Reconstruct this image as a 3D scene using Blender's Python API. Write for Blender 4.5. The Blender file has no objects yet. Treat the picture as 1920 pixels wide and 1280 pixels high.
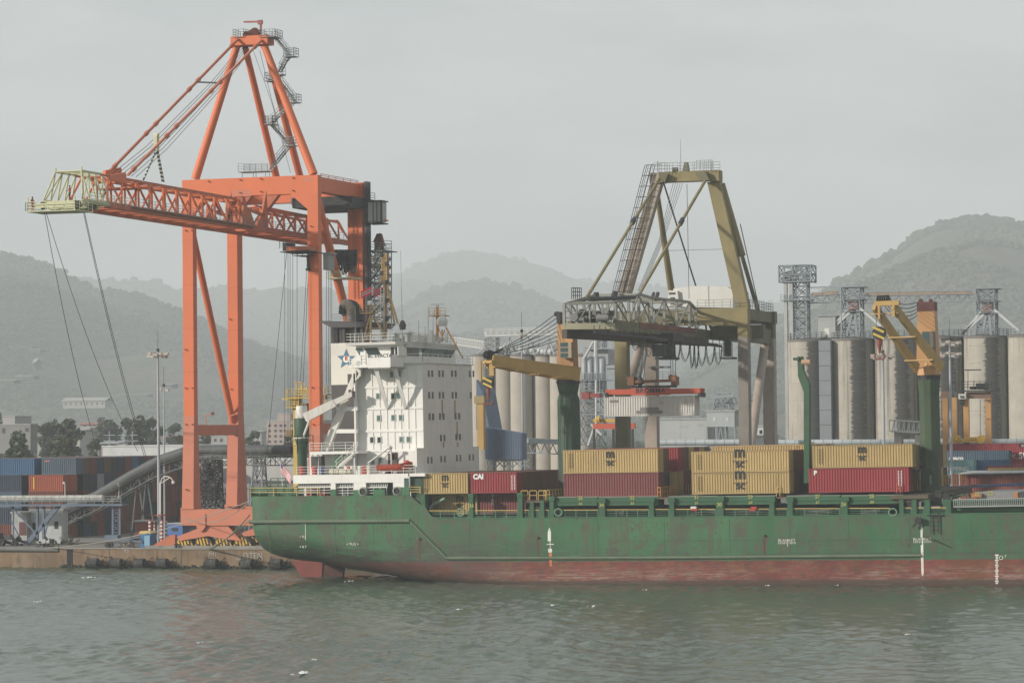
import bpy, math, random
import numpy as np
from mathutils import Vector, Matrix
random.seed(7)
rng = np.random.default_rng(11)
R = math.radians
scene = bpy.context.scene
COL = scene.collection

# ---------------------------------------------------------------- camera
TH = R(19.0); F = 5700.0; DC = 357.0; HC = 19.1
CAM = Vector((DC*math.tan(TH), -DC, HC))
PITCH = math.atan((805-640)/F); ROLL = -0.0102
cam = bpy.data.cameras.new('camera'); cam.sensor_width = 36.0; cam.lens = F/1920*36
cam.clip_start = 1.0; cam.clip_end = 40000
co = bpy.data.objects.new('camera', cam); COL.objects.link(co)
CM = Matrix.Rotation(TH, 3, 'Z') @ Matrix.Rotation(math.pi/2+PITCH, 3, 'X') @ Matrix.Rotation(ROLL, 3, 'Z')
co.matrix_world = Matrix.Translation(CAM) @ CM.to_4x4()
scene.camera = co

# ---------------------------------------------------------------- light
SUN = Vector((-0.70, -0.63, 0.33)).normalized()
EL = math.asin(SUN.z); AZ = math.atan2(SUN.x, SUN.y)
sl = bpy.data.lights.new('sun', 'SUN'); sl.energy = 4.4; sl.angle = R(2.0); sl.color = (1.0, 0.925, 0.83)
so = bpy.data.objects.new('sun', sl); COL.objects.link(so)
so.rotation_euler = (-SUN).to_track_quat('-Z', 'Y').to_euler()
so.location = (-200, -200, 200)
world = bpy.data.worlds.new('World'); scene.world = world; world.use_nodes = True
wn = world.node_tree; wn.nodes.clear()
sky = wn.nodes.new('ShaderNodeTexSky'); sky.sky_type = 'NISHITA'; sky.sun_disc = False
sky.sun_elevation = EL; sky.sun_rotation = AZ; sky.dust_density = 3.0; sky.air_density = 1.0; sky.ozone_density = 1.0
hs = wn.nodes.new('ShaderNodeHueSaturation'); hs.inputs['Saturation'].default_value = 0.22
tc = wn.nodes.new('ShaderNodeTexCoord'); mp = wn.nodes.new('ShaderNodeMapping'); mp.inputs['Scale'].default_value = (3, 3, 9)
nz = wn.nodes.new('ShaderNodeTexNoise'); nz.inputs['Scale'].default_value = 2.6; nz.inputs['Detail'].default_value = 6; nz.inputs['Roughness'].default_value = 0.55
cr = wn.nodes.new('ShaderNodeValToRGB')
cr.color_ramp.elements[0].position = 0.36; cr.color_ramp.elements[0].color = (5.95, 6.5, 6.85, 1)
cr.color_ramp.elements[1].position = 0.64; cr.color_ramp.elements[1].color = (8.65, 8.9, 8.9, 1)
mx = wn.nodes.new('ShaderNodeMixRGB'); mx.inputs['Fac'].default_value = 0.85
bg = wn.nodes.new('ShaderNodeBackground'); bg.inputs['Strength'].default_value = 0.074
wo = wn.nodes.new('ShaderNodeOutputWorld')
L = wn.links.new
L(sky.outputs[0], hs.inputs['Color']); L(tc.outputs['Generated'], mp.inputs[0]); L(mp.outputs[0], nz.inputs['Vector'])
L(nz.outputs['Fac'], cr.inputs[0]); L(hs.outputs[0], mx.inputs[1]); L(cr.outputs[0], mx.inputs[2])
L(mx.outputs[0], bg.inputs['Color']); L(bg.outputs[0], wo.inputs[0])
scene.view_settings.view_transform = 'Standard'; scene.view_settings.look = 'None'
scene.view_settings.exposure = 0.12; scene.view_settings.gamma = 1.0
scene.cycles.max_bounces = 5; scene.cycles.diffuse_bounces = 2; scene.cycles.glossy_bounces = 2
scene.cycles.volume_bounces = 1; scene.cycles.use_denoising = True

# ---------------------------------------------------------------- projection helpers (pixels of the 1920x1280 photo to places)
def ray(px, py):
    return CM @ Vector(((px-960)/F, -(py-640)/F, -1.0))
def PY(px, py, Y):
    d = ray(px, py); return CAM + d*((Y-CAM.y)/d.y)
def PX(px, py, X):
    d = ray(px, py); return CAM + d*((X-CAM.x)/d.x)
def PZ(px, py, Z):
    d = ray(px, py); return CAM + d*((Z-CAM.z)/d.z)
def PD(px, py, dist):
    d = ray(px, py); return CAM + d*dist
TRIM = 0.0094
SM = Matrix.Rotation(-TRIM, 3, 'Y'); SI = SM.inverted()
CAMS = SI @ CAM
def SY(px, py, y=0.0):
    d = SI @ ray(px, py); return CAMS + d*((y-CAMS.y)/d.y)
def SX(px, py, x):
    d = SI @ ray(px, py); return CAMS + d*((x-CAMS.x)/d.x)
V = Vector

# ---------------------------------------------------------------- materials
MATS = {}
def mat(name, col, rough=0.6, var=0.10, rust=0.0, streak=0.0, rustcol=(0.16, 0.07, 0.03), metal=0.0, scale=1.0, bump=0.0, dirt=0.0, dirtcol=(0.06, 0.055, 0.05), emis=None, rnd=0.0):
    if name in MATS: return MATS[name]
    m = bpy.data.materials.new(name); m.use_nodes = True; MATS[name] = m
    t = m.node_tree; n = t.nodes; b = n['Principled BSDF']; lk = t.links.new
    b.inputs['Roughness'].default_value = rough; b.inputs['Metallic'].default_value = metal
    if 'Specular IOR Level' in b.inputs: b.inputs['Specular IOR Level'].default_value = 0.35
    tcn = n.new('ShaderNodeTexCoord'); oi = n.new('ShaderNodeObjectInfo')
    add = n.new('ShaderNodeVectorMath'); add.operation = 'MULTIPLY_ADD'
    lk(oi.outputs['Random'], add.inputs[0]); add.inputs[1].default_value = (57, 31, 43); lk(tcn.outputs['Object'], add.inputs[2])
    def noise(sc, stretch=(1, 1, 1), det=4, ro=0.6):
        mpn = n.new('ShaderNodeMapping'); mpn.inputs['Scale'].default_value = stretch
        lk(add.outputs[0], mpn.inputs[0])
        q = n.new('ShaderNodeTexNoise'); q.inputs['Scale'].default_value = sc; q.inputs['Detail'].default_value = det; q.inputs['Roughness'].default_value = ro
        lk(mpn.outputs[0], q.inputs['Vector']); return q.outputs['Fac']
    def ramp(src, a, c, lo=0.0, hi=1.0):
        q = n.new('ShaderNodeMapRange'); q.inputs[1].default_value = a; q.inputs[2].default_value = c; q.inputs[3].default_value = lo; q.inputs[4].default_value = hi
        lk(src, q.inputs[0]); return q.outputs[0]
    def mix(f, a, c):
        q = n.new('ShaderNodeMixRGB'); lk(f, q.inputs[0])
        if isinstance(a, tuple): q.inputs[1].default_value = (*a, 1)
        else: lk(a, q.inputs[1])
        if isinstance(c, tuple): q.inputs[2].default_value = (*c, 1)
        else: lk(c, q.inputs[2])
        return q.outputs[0]
    lo = tuple(c*(1-var) for c in col); hi = tuple(min(1, c*(1+var)) for c in col)
    cur = mix(ramp(noise(0.35*scale), 0.3, 0.7), lo, hi)
    if rnd:
        q = n.new('ShaderNodeHueSaturation'); lk(cur, q.inputs['Color']); lk(ramp(oi.outputs['Random'], 0, 1, 1-rnd, 1+rnd), q.inputs['Value']); cur = q.outputs[0]
    if dirt: cur = mix(ramp(noise(1.3*scale, (1, 1, 0.35), 6), 0.52, 0.75, 0, dirt), cur, dirtcol)
    if streak: cur = mix(ramp(noise(2.2*scale, (1, 1, 0.06), 5, 0.7), 0.52, 0.74, 0, streak), cur, rustcol)
    if rust: cur = mix(ramp(noise(0.9*scale, (1, 1, 0.6), 8, 0.7), 0.60, 0.72, 0, rust), cur, rustcol)
    lk(cur, b.inputs['Base Color'])
    if bump:
        q = n.new('ShaderNodeBump'); q.inputs['Strength'].default_value = bump; q.inputs['Distance'].default_value = 0.05
        lk(noise(3*scale), q.inputs['Height']); lk(q.outputs[0], b.inputs['Normal'])
    if emis: b.inputs['Emission Color'].default_value = (*emis, 1); b.inputs['Emission Strength'].default_value = 1
    return m

# ---------------------------------------------------------------- objects
def tag(o, label=None, cat=None, group=None, kind=None):
    if label: o['label'] = label
    if cat: o['category'] = cat
    if group: o['group'] = group
    if kind: o['kind'] = kind
    return o
ORG = {}
def thing(name, label, cat, loc, group=None, rot=None):
    o = bpy.data.objects.new(name, None); COL.objects.link(o); o.location = loc
    if rot is not None: o.rotation_euler = rot
    o.empty_display_size = 0.5
    ORG[o.name] = V(loc) if rot is None else V((0, 0, 0))
    return tag(o, label, cat, group)
class MB:
    def __init__(s): s.v = []; s.f = []
    def add(s, vs, fs):
        k = len(s.v); s.v += [tuple(p) for p in vs]; s.f += [tuple(i+k for i in q) for q in fs]; return s
    def box(s, x0, x1, y0, y1, z0, z1):
        return s.add([(x0,y0,z0),(x1,y0,z0),(x1,y1,z0),(x0,y1,z0),(x0,y0,z1),(x1,y0,z1),(x1,y1,z1),(x0,y1,z1)],
            [(0,3,2,1),(4,5,6,7),(0,1,5,4),(1,2,6,5),(2,3,7,6),(3,0,4,7)])
    def bar(s, p, q, w, h=None, up=V((0,0,1)), w2=None, h2=None):
        p = V(p); q = V(q); d = q-p
        if d.length < 1e-6: return s
        d.normalize(); h = h or w; w2 = w2 or w; h2 = h2 or h
        if abs(d.dot(up)) > 0.999: up = V((0,1,0))
        a = d.cross(up).normalized(); c = a.cross(d).normalized()
        vs = []
        for o, ww, hh in ((p, w, h), (q, w2, h2)):
            vs += [o-a*ww/2-c*hh/2, o+a*ww/2-c*hh/2, o+a*ww/2+c*hh/2, o-a*ww/2+c*hh/2]
        return s.add(vs, [(0,1,2,3),(7,6,5,4),(0,4,5,1),(1,5,6,2),(2,6,7,3),(3,7,4,0)])
    def tube(s, p, q, r, r2=None, n=6, cap=True):
        p = V(p); q = V(q); d = q-p
        if d.length < 1e-6: return s
        d.normalize(); up = V((0,0,1)) if abs(d.z) < 0.95 else V((1,0,0)); r2 = r if r2 is None else r2
        a = d.cross(up).normalized(); c = a.cross(d)
        vs = [p+(a*math.cos(t)+c*math.sin(t))*r for t in (2*math.pi*i/n for i in range(n))]
        vs += [q+(a*math.cos(t)+c*math.sin(t))*r2 for t in (2*math.pi*i/n for i in range(n))]
        fs = [(i, i+n, (i+1)%n+n, (i+1)%n) for i in range(n)]
        if cap: fs += [tuple(range(n)), tuple(range(2*n-1, n-1, -1))]
        return s.add(vs, fs)
    def path(s, pts, r, n=5):
        for a, c in zip(pts, pts[1:]): s.tube(a, c, r, n=n, cap=False)
        return s
    def lathe(s, o, prof, n=16, cap=True):
        o = V(o); vs = []; m = len(prof)
        for r, z in prof:
            vs += [(o.x+r*math.cos(2*math.pi*i/n), o.y+r*math.sin(2*math.pi*i/n), o.z+z) for i in range(n)]
        fs = [(j*n+i, j*n+(i+1)%n, (j+1)*n+(i+1)%n, (j+1)*n+i) for j in range(m-1) for i in range(n)]
        if cap: fs += [tuple(range(n-1, -1, -1)), tuple(range((m-1)*n, m*n))]
        return s.add(vs, fs)
    def prism(s, pts, off):
        off = V(off); k = len(pts); pts = [V(p) for p in pts]
        return s.add(pts+[p+off for p in pts], [tuple(range(k)), tuple(range(2*k-1, k-1, -1))]+[(i, i+k, (i+1)%k+k, (i+1)%k) for i in range(k)])
    def sphere(s, c, r, n=10, m=6, sz=1.0):
        prof = [(r*math.sin(math.pi*j/m)+1e-4, -r*sz*math.cos(math.pi*j/m)) for j in range(m+1)]
        return s.lathe(c, prof, n, True)
    def rail(s, pts, h=1.1, step=1.5, r=0.035, mids=2):
        for a, c in zip(pts, pts[1:]):
            a = V(a); c = V(c); L_ = (c-a).length; k = max(1, int(round(L_/step)))
            for i in range(k+1):
                p = a+(c-a)*i/k; s.bar(p, p+V((0,0,h)), r*1.4)
            for j in range(mids+1):
                z = V((0,0,h*(j+1)/(mids+1))); s.bar(a+z, c+z, r*1.5)
        return s
    def stairs(s, a, c, w, side=V((0,1,0)), n=None, rail=True):
        a = V(a); c = V(c); n = n or max(4, int(abs(c.z-a.z)/0.3))
        for k in (-1, 1): s.bar(a+side*w/2*k, c+side*w/2*k, 0.06, 0.22)
        for i in range(n+1):
            p = a+(c-a)*i/n; s.bar(p-side*w/2, p+side*w/2, 0.24, 0.05, up=V((0,0,1)))
        if rail:
            for k in (-1, 1):
                for hh in (0.55, 1.05):
                    z = V((0,0,hh)); s.bar(a+side*w/2*k+z, c+side*w/2*k+z, 0.05)
                for i in range(0, n+1, 3):
                    p = a+(c-a)*i/n+side*w/2*k; s.bar(p, p+V((0,0,1.05)), 0.04)
        return s
    def ladder(s, a, c, w=0.5, side=V((1,0,0)), cage=False, step=0.35, r=0.04):
        a = V(a); c = V(c); L_ = (c-a).length; n = int(L_/step)
        for k in (-1, 1): s.bar(a+side*w/2*k, c+side*w/2*k, r*1.6)
        for i in range(1, n): p = a+(c-a)*i/n; s.bar(p-side*w/2, p+side*w/2, r)
        return s
    def lattice(s, c0, c1, w0, w1, bays, r=0.08, d0=None, d1=None, br=None, X=V((1,0,0)), Yv=V((0,1,0))):
        """square lattice from c0 to c1"""
        c0 = V(c0); c1 = V(c1); d0 = d0 or w0; d1 = d1 or w1; br = br or r*0.7
        def cor(t):
            c = c0.lerp(c1, t); w = w0+(w1-w0)*t; d = d0+(d1-d0)*t
            return [c-X*w/2-Yv*d/2, c+X*w/2-Yv*d/2, c+X*w/2+Yv*d/2, c-X*w/2+Yv*d/2]
        A = cor(0); B = cor(1)
        for i in range(4): s.tube(A[i], B[i], r, n=5)
        for k in range(bays):
            p = cor(k/bays); q = cor((k+1)/bays)
            for i in range(4):
                j = (i+1) % 4; s.tube(q[i], q[j], br, n=4)
                s.tube(p[i], q[j], br, n=4); s.tube(p[j], q[i], br, n=4)
        return s
    def build(s, name, m, parent=None, label=None, smooth=False, origin=None):
        me = bpy.data.meshes.new(name)
        o = V((0,0,0))
        if parent is not None:
            r = parent
            while r.parent: r = r.parent
            o = ORG[r.name]
        if origin is not None: o = V(origin)
        if not s.v: raise ValueError('empty '+name)
        vv = np.array(s.v, dtype=float)-np.array(o)
        me.from_pydata(vv.tolist(), [], s.f)
        if isinstance(m, (list, tuple)):
            for q in m: me.materials.append(q)
        else: me.materials.append(m)
        if smooth:
            me.polygons.foreach_set('use_smooth', [True]*len(me.polygons))
            try: me.set_sharp_from_angle(angle=R(40))
            except Exception: pass
        ob = bpy.data.objects.new(name, me); COL.objects.link(ob)
        if parent is not None: ob.parent = parent
        elif origin is not None: ob.location = o
        if label: ob['label'] = label
        return ob
def solid(name, mb, m, label, cat, group=None, smooth=False, origin=None, kind=None):
    if origin is None and kind is None:
        a = np.array(s_ if False else mb.v); origin = V((float(a[:,0].mean()), float(a[:,1].mean()), float(a[:,2].min())))
    return tag(mb.build(name, m, None, smooth=smooth, origin=origin), label, cat, group, kind)
def copy_tree(o, parent=None):
    c = o.copy(); COL.objects.link(c)
    if parent is not None: c.parent = parent
    if o.name in ORG: ORG[c.name] = ORG[o.name]
    for ch in list(o.children): copy_tree(ch, c)
    return c
ORD = ['front','second','third','fourth','fifth','sixth','seventh','eighth','ninth','tenth','eleventh','twelfth','thirteenth','fourteenth','fifteenth','sixteenth','seventeenth','eighteenth']
def text(parent, name, body, size, m, loc, rot, depth=0.01, align='CENTER', bold=0.0, sx=1.0, spacing=1.0, label=None):
    cu = bpy.data.curves.new(name, 'FONT'); cu.body = body; cu.size = size; cu.extrude = depth; cu.align_x = align; cu.align_y = 'BOTTOM'
    cu.offset = bold; cu.space_character = spacing; cu.resolution_u = 3
    t = bpy.data.objects.new(name+'_curve', cu); COL.objects.link(t)
    bpy.context.view_layer.update()
    dg = bpy.context.evaluated_depsgraph_get()
    me = bpy.data.meshes.new_from_object(t.evaluated_get(dg)); bpy.data.objects.remove(t)
    M = Matrix.Translation(V(loc)) @ Matrix.Rotation(rot[2], 4, 'Z') @ Matrix.Rotation(rot[1], 4, 'Y') @ Matrix.Rotation(rot[0], 4, 'X') @ Matrix.Diagonal((sx, 1, 1, 1))
    me.transform(M); me.materials.clear(); me.materials.append(m); me.name = name
    ob = bpy.data.objects.new(name, me); COL.objects.link(ob)
    if parent is not None: ob.parent = parent
    if label: ob['label'] = label
    return ob
FRONT = (math.pi/2, 0, 0)      # lettering facing -Y
# ================================================================ SETTING
QY = 34.0     # quay face
QZ = 2.7
# water ----------------------------------------------------------
def np_mesh(name, verts, faces, m, smooth=True):
    me = bpy.data.meshes.new(name); nv = len(verts); nf = len(faces); k = faces.shape[1]
    me.vertices.add(nv); me.vertices.foreach_set('co', np.asarray(verts, dtype=np.float32).ravel())
    me.loops.add(nf*k); me.loops.foreach_set('vertex_index', faces.astype(np.int32).ravel())
    me.polygons.add(nf); me.polygons.foreach_set('loop_start', np.arange(0, nf*k, k, dtype=np.int32)); me.polygons.foreach_set('loop_total', np.full(nf, k, dtype=np.int32))
    if smooth: me.polygons.foreach_set('use_smooth', np.ones(nf, dtype=bool))
    me.update(calc_edges=True); me.materials.append(m)
    ob = bpy.data.objects.new(name, me); COL.objects.link(ob); return ob
def grid_faces(nx, ny):
    i = np.arange(nx-1)[None, :]; j = np.arange(ny-1)[:, None]
    a = j*nx+i
    return np.stack([a, a+1, a+nx+1, a+nx], axis=-1).reshape(-1, 4)
wm = bpy.data.materials.new('water'); wm.use_nodes = True
t = wm.node_tree; n = t.nodes; b = n['Principled BSDF']
b.inputs['Roughness'].default_value = 0.2; b.inputs['IOR'].default_value = 1.33
tcw = n.new('ShaderNodeTexCoord')
def wnoise(sc, stretch, det=3):
    q = n.new('ShaderNodeMapping'); q.inputs['Scale'].default_value = stretch; q.inputs['Rotation'].default_value = (0, 0, 0.5); t.links.new(tcw.outputs['Object'], q.inputs[0])
    w = n.new('ShaderNodeTexNoise'); w.inputs['Scale'].default_value = sc; w.inputs['Detail'].default_value = det; t.links.new(q.outputs[0], w.inputs['Vector']); return w
w1 = wnoise(0.02, (1, 1, 1)); crw = n.new('ShaderNodeValToRGB')
crw.color_ramp.elements[0].position = 0.35; crw.color_ramp.elements[0].color = (0.052, 0.082, 0.055, 1)
crw.color_ramp.elements[1].position = 0.65; crw.color_ramp.elements[1].color = (0.074, 0.096, 0.068, 1)
t.links.new(w1.outputs['Fac'], crw.inputs[0]); t.links.new(crw.outputs[0], b.inputs['Base Color'])
w2 = wnoise(1.6, (1, 0.55, 1), 4); bw = n.new('ShaderNodeBump'); bw.inputs['Strength'].default_value = 0.55; bw.inputs['Distance'].default_value = 0.12
t.links.new(w2.outputs['Fac'], bw.inputs['Height']); t.links.new(bw.outputs[0], b.inputs['Normal'])
xs = np.concatenate([[-900, -300], np.arange(-110, 100, 0.36), [300, 900]])
ys = np.concatenate([[-600, -320], np.arange(-165, 36.5, 0.40)])
X, Y = np.meshgrid(xs, ys); Zw = np.zeros_like(X)
wd = R(200)
for k in range(46):
    lam = 0.95*(1.065**k) if k < 30 else 1.2+rng.random()*3.0
    a = wd+rng.normal()*0.75; amp = 0.0064*lam**0.85
    ph = rng.random()*6.28; kx = 2*math.pi/lam*math.cos(a); ky = 2*math.pi/lam*math.sin(a)
    s_ = np.sin(kx*X+ky*Y+ph+0.6*np.sin(0.11*X*math.cos(a+1)+0.13*Y+k))
    Zw += amp*(s_+0.35*s_*np.abs(s_))
gust = 0.75+0.35*np.sin(X*0.045+1.3*np.sin(Y*0.03))*np.sin(Y*0.05+X*0.02)
Zw *= gust
edge = (X > -110.1) & (X < 99.9) & (Y > -165.1); Zw = np.where(edge, Zw, 0)
water = np_mesh('water', np.stack([X.ravel(), Y.ravel(), Zw.ravel()], 1), grid_faces(len(xs), len(ys)), wm)
tag(water, kind='structure')
# foam flecks on the crests
foam_m = mat('foam', (0.75, 0.77, 0.74), 0.8, 0.05)
fm = MB()
for fx, fy, s in [(165,1083,1.2),(565,1262,1.1),(590,1238,.5),(1210,1106,.5),(1570,1098,.5),(860,1143,.45),(1040,1135,.4),(1110,1137,.5),(1700,1190,.4),(375,1205,.35),(1440,1098,.4),(75,1128,.5),(655,1090,.5)]:
    p = PZ(fx, fy, 0.1)
    for j in range(7):
        ox = random.gauss(0, s*.35); oy = random.gauss(0, s*.8); r_ = s*random.uniform(.08, .25); k = 6
        pts = [(p.x+ox+math.cos(6.28*i/k)*r_*random.uniform(.5, 1.4), p.y+oy+math.sin(6.28*i/k)*r_*2*random.uniform(.4, 1.3), p.z+.02+.08*random.random()) for i in range(k)]+[(p.x+ox, p.y+oy, p.z+.12+r_*.3)]
        fm.add(pts, [(i, (i+1) % k, k) for i in range(k)])
tag(fm.build('foam', foam_m), kind='stuff', label='small white foam flecks breaking on the wave crests', cat='foam')

# land -----------------------------------------------------------
gm = mat('ground', (0.13, 0.125, 0.11), 0.95, 0.3, dirt=0.5, scale=0.05)
gx = 9000
land = MB(); land.add([(-gx, QY+40, QZ-0.05), (gx, QY+40, QZ-0.05), (gx, 16000, QZ-0.05), (-gx, 16000, QZ-0.05)], [(0,1,2,3)])
tag(land.build('ground', gm), kind='structure')
cm_ = mat('quay_concrete', (0.20, 0.145, 0.095), 0.95, 0.25, rust=0.55, streak=0.95, rustcol=(0.17, 0.075, 0.030), dirt=0.9, dirtcol=(0.07, 0.06, 0.05), bump=0.4)
apm = mat('quay_apron', (0.20, 0.185, 0.165), 0.95, 0.2, dirt=0.6, scale=0.3)
xq = PY(112, 1045, QY).x
q = MB(); q.box(xq, 400, QY, QY+1.2, -6, QZ)
quay = q.build('quay_wall', cm_)
tag(quay, 'stained brown concrete quay wall along the water behind the green ship', 'quay wall')
q = MB(); q.box(-gx/4, xq-0.01, QY+0.6, QY+1.9, -6, QZ-0.55)
tag(q.build('quay_wall', cm_), 'lower cracked section of quay wall at the far left of the water edge', 'quay wall')
q = MB(); q.box(-1500, 1500, QY+1.2, QY+40.2, 1.0, QZ-0.004)
tag(q.build('quay_apron', apm), kind='structure')
# cope beam, gap post, algae band
q = MB(); q.box(xq, 400, QY-0.12, QY+0.5, QZ, QZ+0.16); q.build('cope', mat('cope', (0.24, 0.22, 0.19), 0.9, 0.15, dirt=0.6), quay, origin=(0,0,0)) if False else None
ORG['quay_wall'] = V((0,0,0)); ORG['quay_wall.001'] = V((0,0,0))
q.build('cope', mat('cope', (0.26, 0.24, 0.21), 0.9, 0.15, dirt=0.6), quay)
q = MB()
p = PY(131, 1050, QY); q.box(p.x-0.45, p.x+0.45, QY-0.05, QY+0.2, -0.6, QZ-0.05); q.build('expansion_slot', mat('black_rubber', (0.018, 0.018, 0.02), 0.85, 0.2), quay)
for px_ in (205, 340, 480):
    q = MB(); p = PY(px_, 1045, QY); q.box(p.x-.05, p.x+.05, QY-.012, QY+.1, 0, QZ-.02); q.build('joint', mat('joint_dark', (.06,.045,.035), .9, .2), quay)
q = MB()
am = mat('algae', (0.035, 0.038, 0.025), 0.9, 0.3, dirt=0.5, bump=0.6, scale=2)
for i in range(420):
    x = xq+random.random()*75; r = 0.12+random.random()*0.2
    q.sphere((x, QY-0.02, 0.02+random.random()*0.42), r, 5, 3, 0.7)
q.box(xq, 400, QY-0.08, QY, -0.6, 0.28); tag(q.build('algae_crust', am, quay), kind='stuff')
rub = MATS['black_rubber']
fl = [(176,1055,'first rubber fender from the left, at the quay foot'),(220,1055,'rubber fender second from the left with a pale worn top'),(263,1055,'rubber fender third from the left on the brown quay'),(306,1055,'rubber fender fourth from the left with chalky white top'),(399,1055,'rubber fender below the striped wheel guards of the orange crane'),(465,1055,'rubber fender just left of the green ship stern'),(520,1056,'rubber fender under the overhang of the ship stern')]
for i, (fx, fy, lab) in enumerate(fl):
    p = PY(fx, fy, QY-0.75)
    o = thing('quay_fender', lab, 'fender', (p.x, QY, 0), 'cylindrical fenders hung on the quay wall')
    q = MB(); q.tube((p.x-.85, QY-0.8, 0.75), (p.x+0.65, QY-0.8, 0.75), 0.70, n=18); q.build('fender_roll', mat('fender_worn', (0.035, 0.035, 0.035), 0.75, 0.3, dirt=0.4, dirtcol=(0.3, 0.3, 0.28)), o, smooth=True)
    q = MB(); q.tube((p.x-1.3, QY-0.8, 0.75), (p.x+1.2, QY-0.8, 0.75), 0.3, n=12); q.build('fender_core', rub, o)
    q = MB(); q.path([(p.x+1.1, QY-0.8, 0.75), (p.x+1.5, QY-0.05, 1.6)], 0.05); q.build('chain', rub, o)
    q = MB(); q.path([(p.x-1.2, QY-0.8, 0.75), (p.x-1.3, QY-0.05, 1.7)], 0.05); q.build('chain', rub, o)
wt = mat('white_marking', (0.40, 0.39, 0.34), 0.8, 0.1, dirt=0.5)
for s, px_, py_, z in [('95',237,1031,.55),('7M1',398,1038,.5),('ZEWE',455,1044,.5),('OTEN',474,1043,.75),('13',489,1047,.5)]:
    p = PY(px_, py_+6, QY-0.06); text(quay, 'painted_number', s, z*1.5, wt, p, FRONT)

# hills ----------------------------------------------------------
def hillmat(name, c1, c2, c3):
    m = bpy.data.materials.new(name); m.use_nodes = True; MATS[name] = m
    t = m.node_tree; n = t.nodes; b = n['Principled BSDF']; b.inputs['Roughness'].default_value = 1.0; b.inputs['Specular IOR Level'].default_value = 0.0
    g = n.new('ShaderNodeNewGeometry'); a = n.new('ShaderNodeTexNoise'); a.inputs['Scale'].default_value = 0.0042; a.inputs['Detail'].default_value = 8; a.inputs['Roughness'].default_value = 0.62
    t.links.new(g.outputs['Position'], a.inputs['Vector']); r = n.new('ShaderNodeValToRGB'); t.links.new(a.outputs['Fac'], r.inputs[0])
    e = r.color_ramp.elements; e[0].position = 0.36; e[0].color = (*c1, 1); e[1].position = 0.66; e[1].color = (*c3, 1); k = e.new(0.5); k.color = (*c2, 1)
    w = n.new('ShaderNodeTexNoise'); w.inputs['Scale'].default_value = 0.065; w.inputs['Detail'].default_value = 6; t.links.new(g.outputs['Position'], w.inputs['Vector'])
    mm = n.new('ShaderNodeMixRGB'); mm.blend_type = 'MULTIPLY'; mm.inputs[0].default_value = 0.8; t.links.new(r.outputs[0], mm.inputs[1])
    r2 = n.new('ShaderNodeValToRGB'); r2.color_ramp.elements[0].position = 0.3; r2.color_ramp.elements[0].color = (.6, .6, .6, 1); r2.color_ramp.elements[1].position = 0.7; r2.color_ramp.elements[1].color = (1.3, 1.3, 1.3, 1)
    t.links.new(w.outputs['Fac'], r2.inputs[0]); t.links.new(r2.outputs[0], mm.inputs[2])
    t.links.new(mm.outputs[0], b.inputs['Base Color'])
    bp = n.new('ShaderNodeBump'); bp.inputs['Strength'].default_value = 1.0; bp.inputs['Distance'].default_value = 6; t.links.new(w.outputs['Fac'], bp.inputs['Height']); t.links.new(bp.outputs[0], b.inputs['Normal'])
    return m
hm1 = hillmat('hill_scrub', (0.035, 0.045, 0.022), (0.065, 0.070, 0.038), (0.115, 0.10, 0.062))
tm1 = hillmat('tree_foliage', (0.022, 0.034, 0.014), (0.045, 0.058, 0.024), (0.085, 0.085, 0.042))
_vn = {}
def vnoise(x, y, s, seed=0):
    """smooth value noise on numpy arrays"""
    if seed not in _vn: _vn[seed] = np.random.default_rng(seed).random((257, 257))
    T = _vn[seed]; x = x/s; y = y/s; i = np.floor(x).astype(int); j = np.floor(y).astype(int); u = x-i; v = y-j
    u = u*u*(3-2*u); v = v*v*(3-2*v)
    g = lambda a, c: T[a % 256, c % 256]
    return (g(i, j)*(1-u)+g(i+1, j)*u)*(1-v)+(g(i, j+1)*(1-u)+g(i+1, j+1)*u)*v
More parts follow.
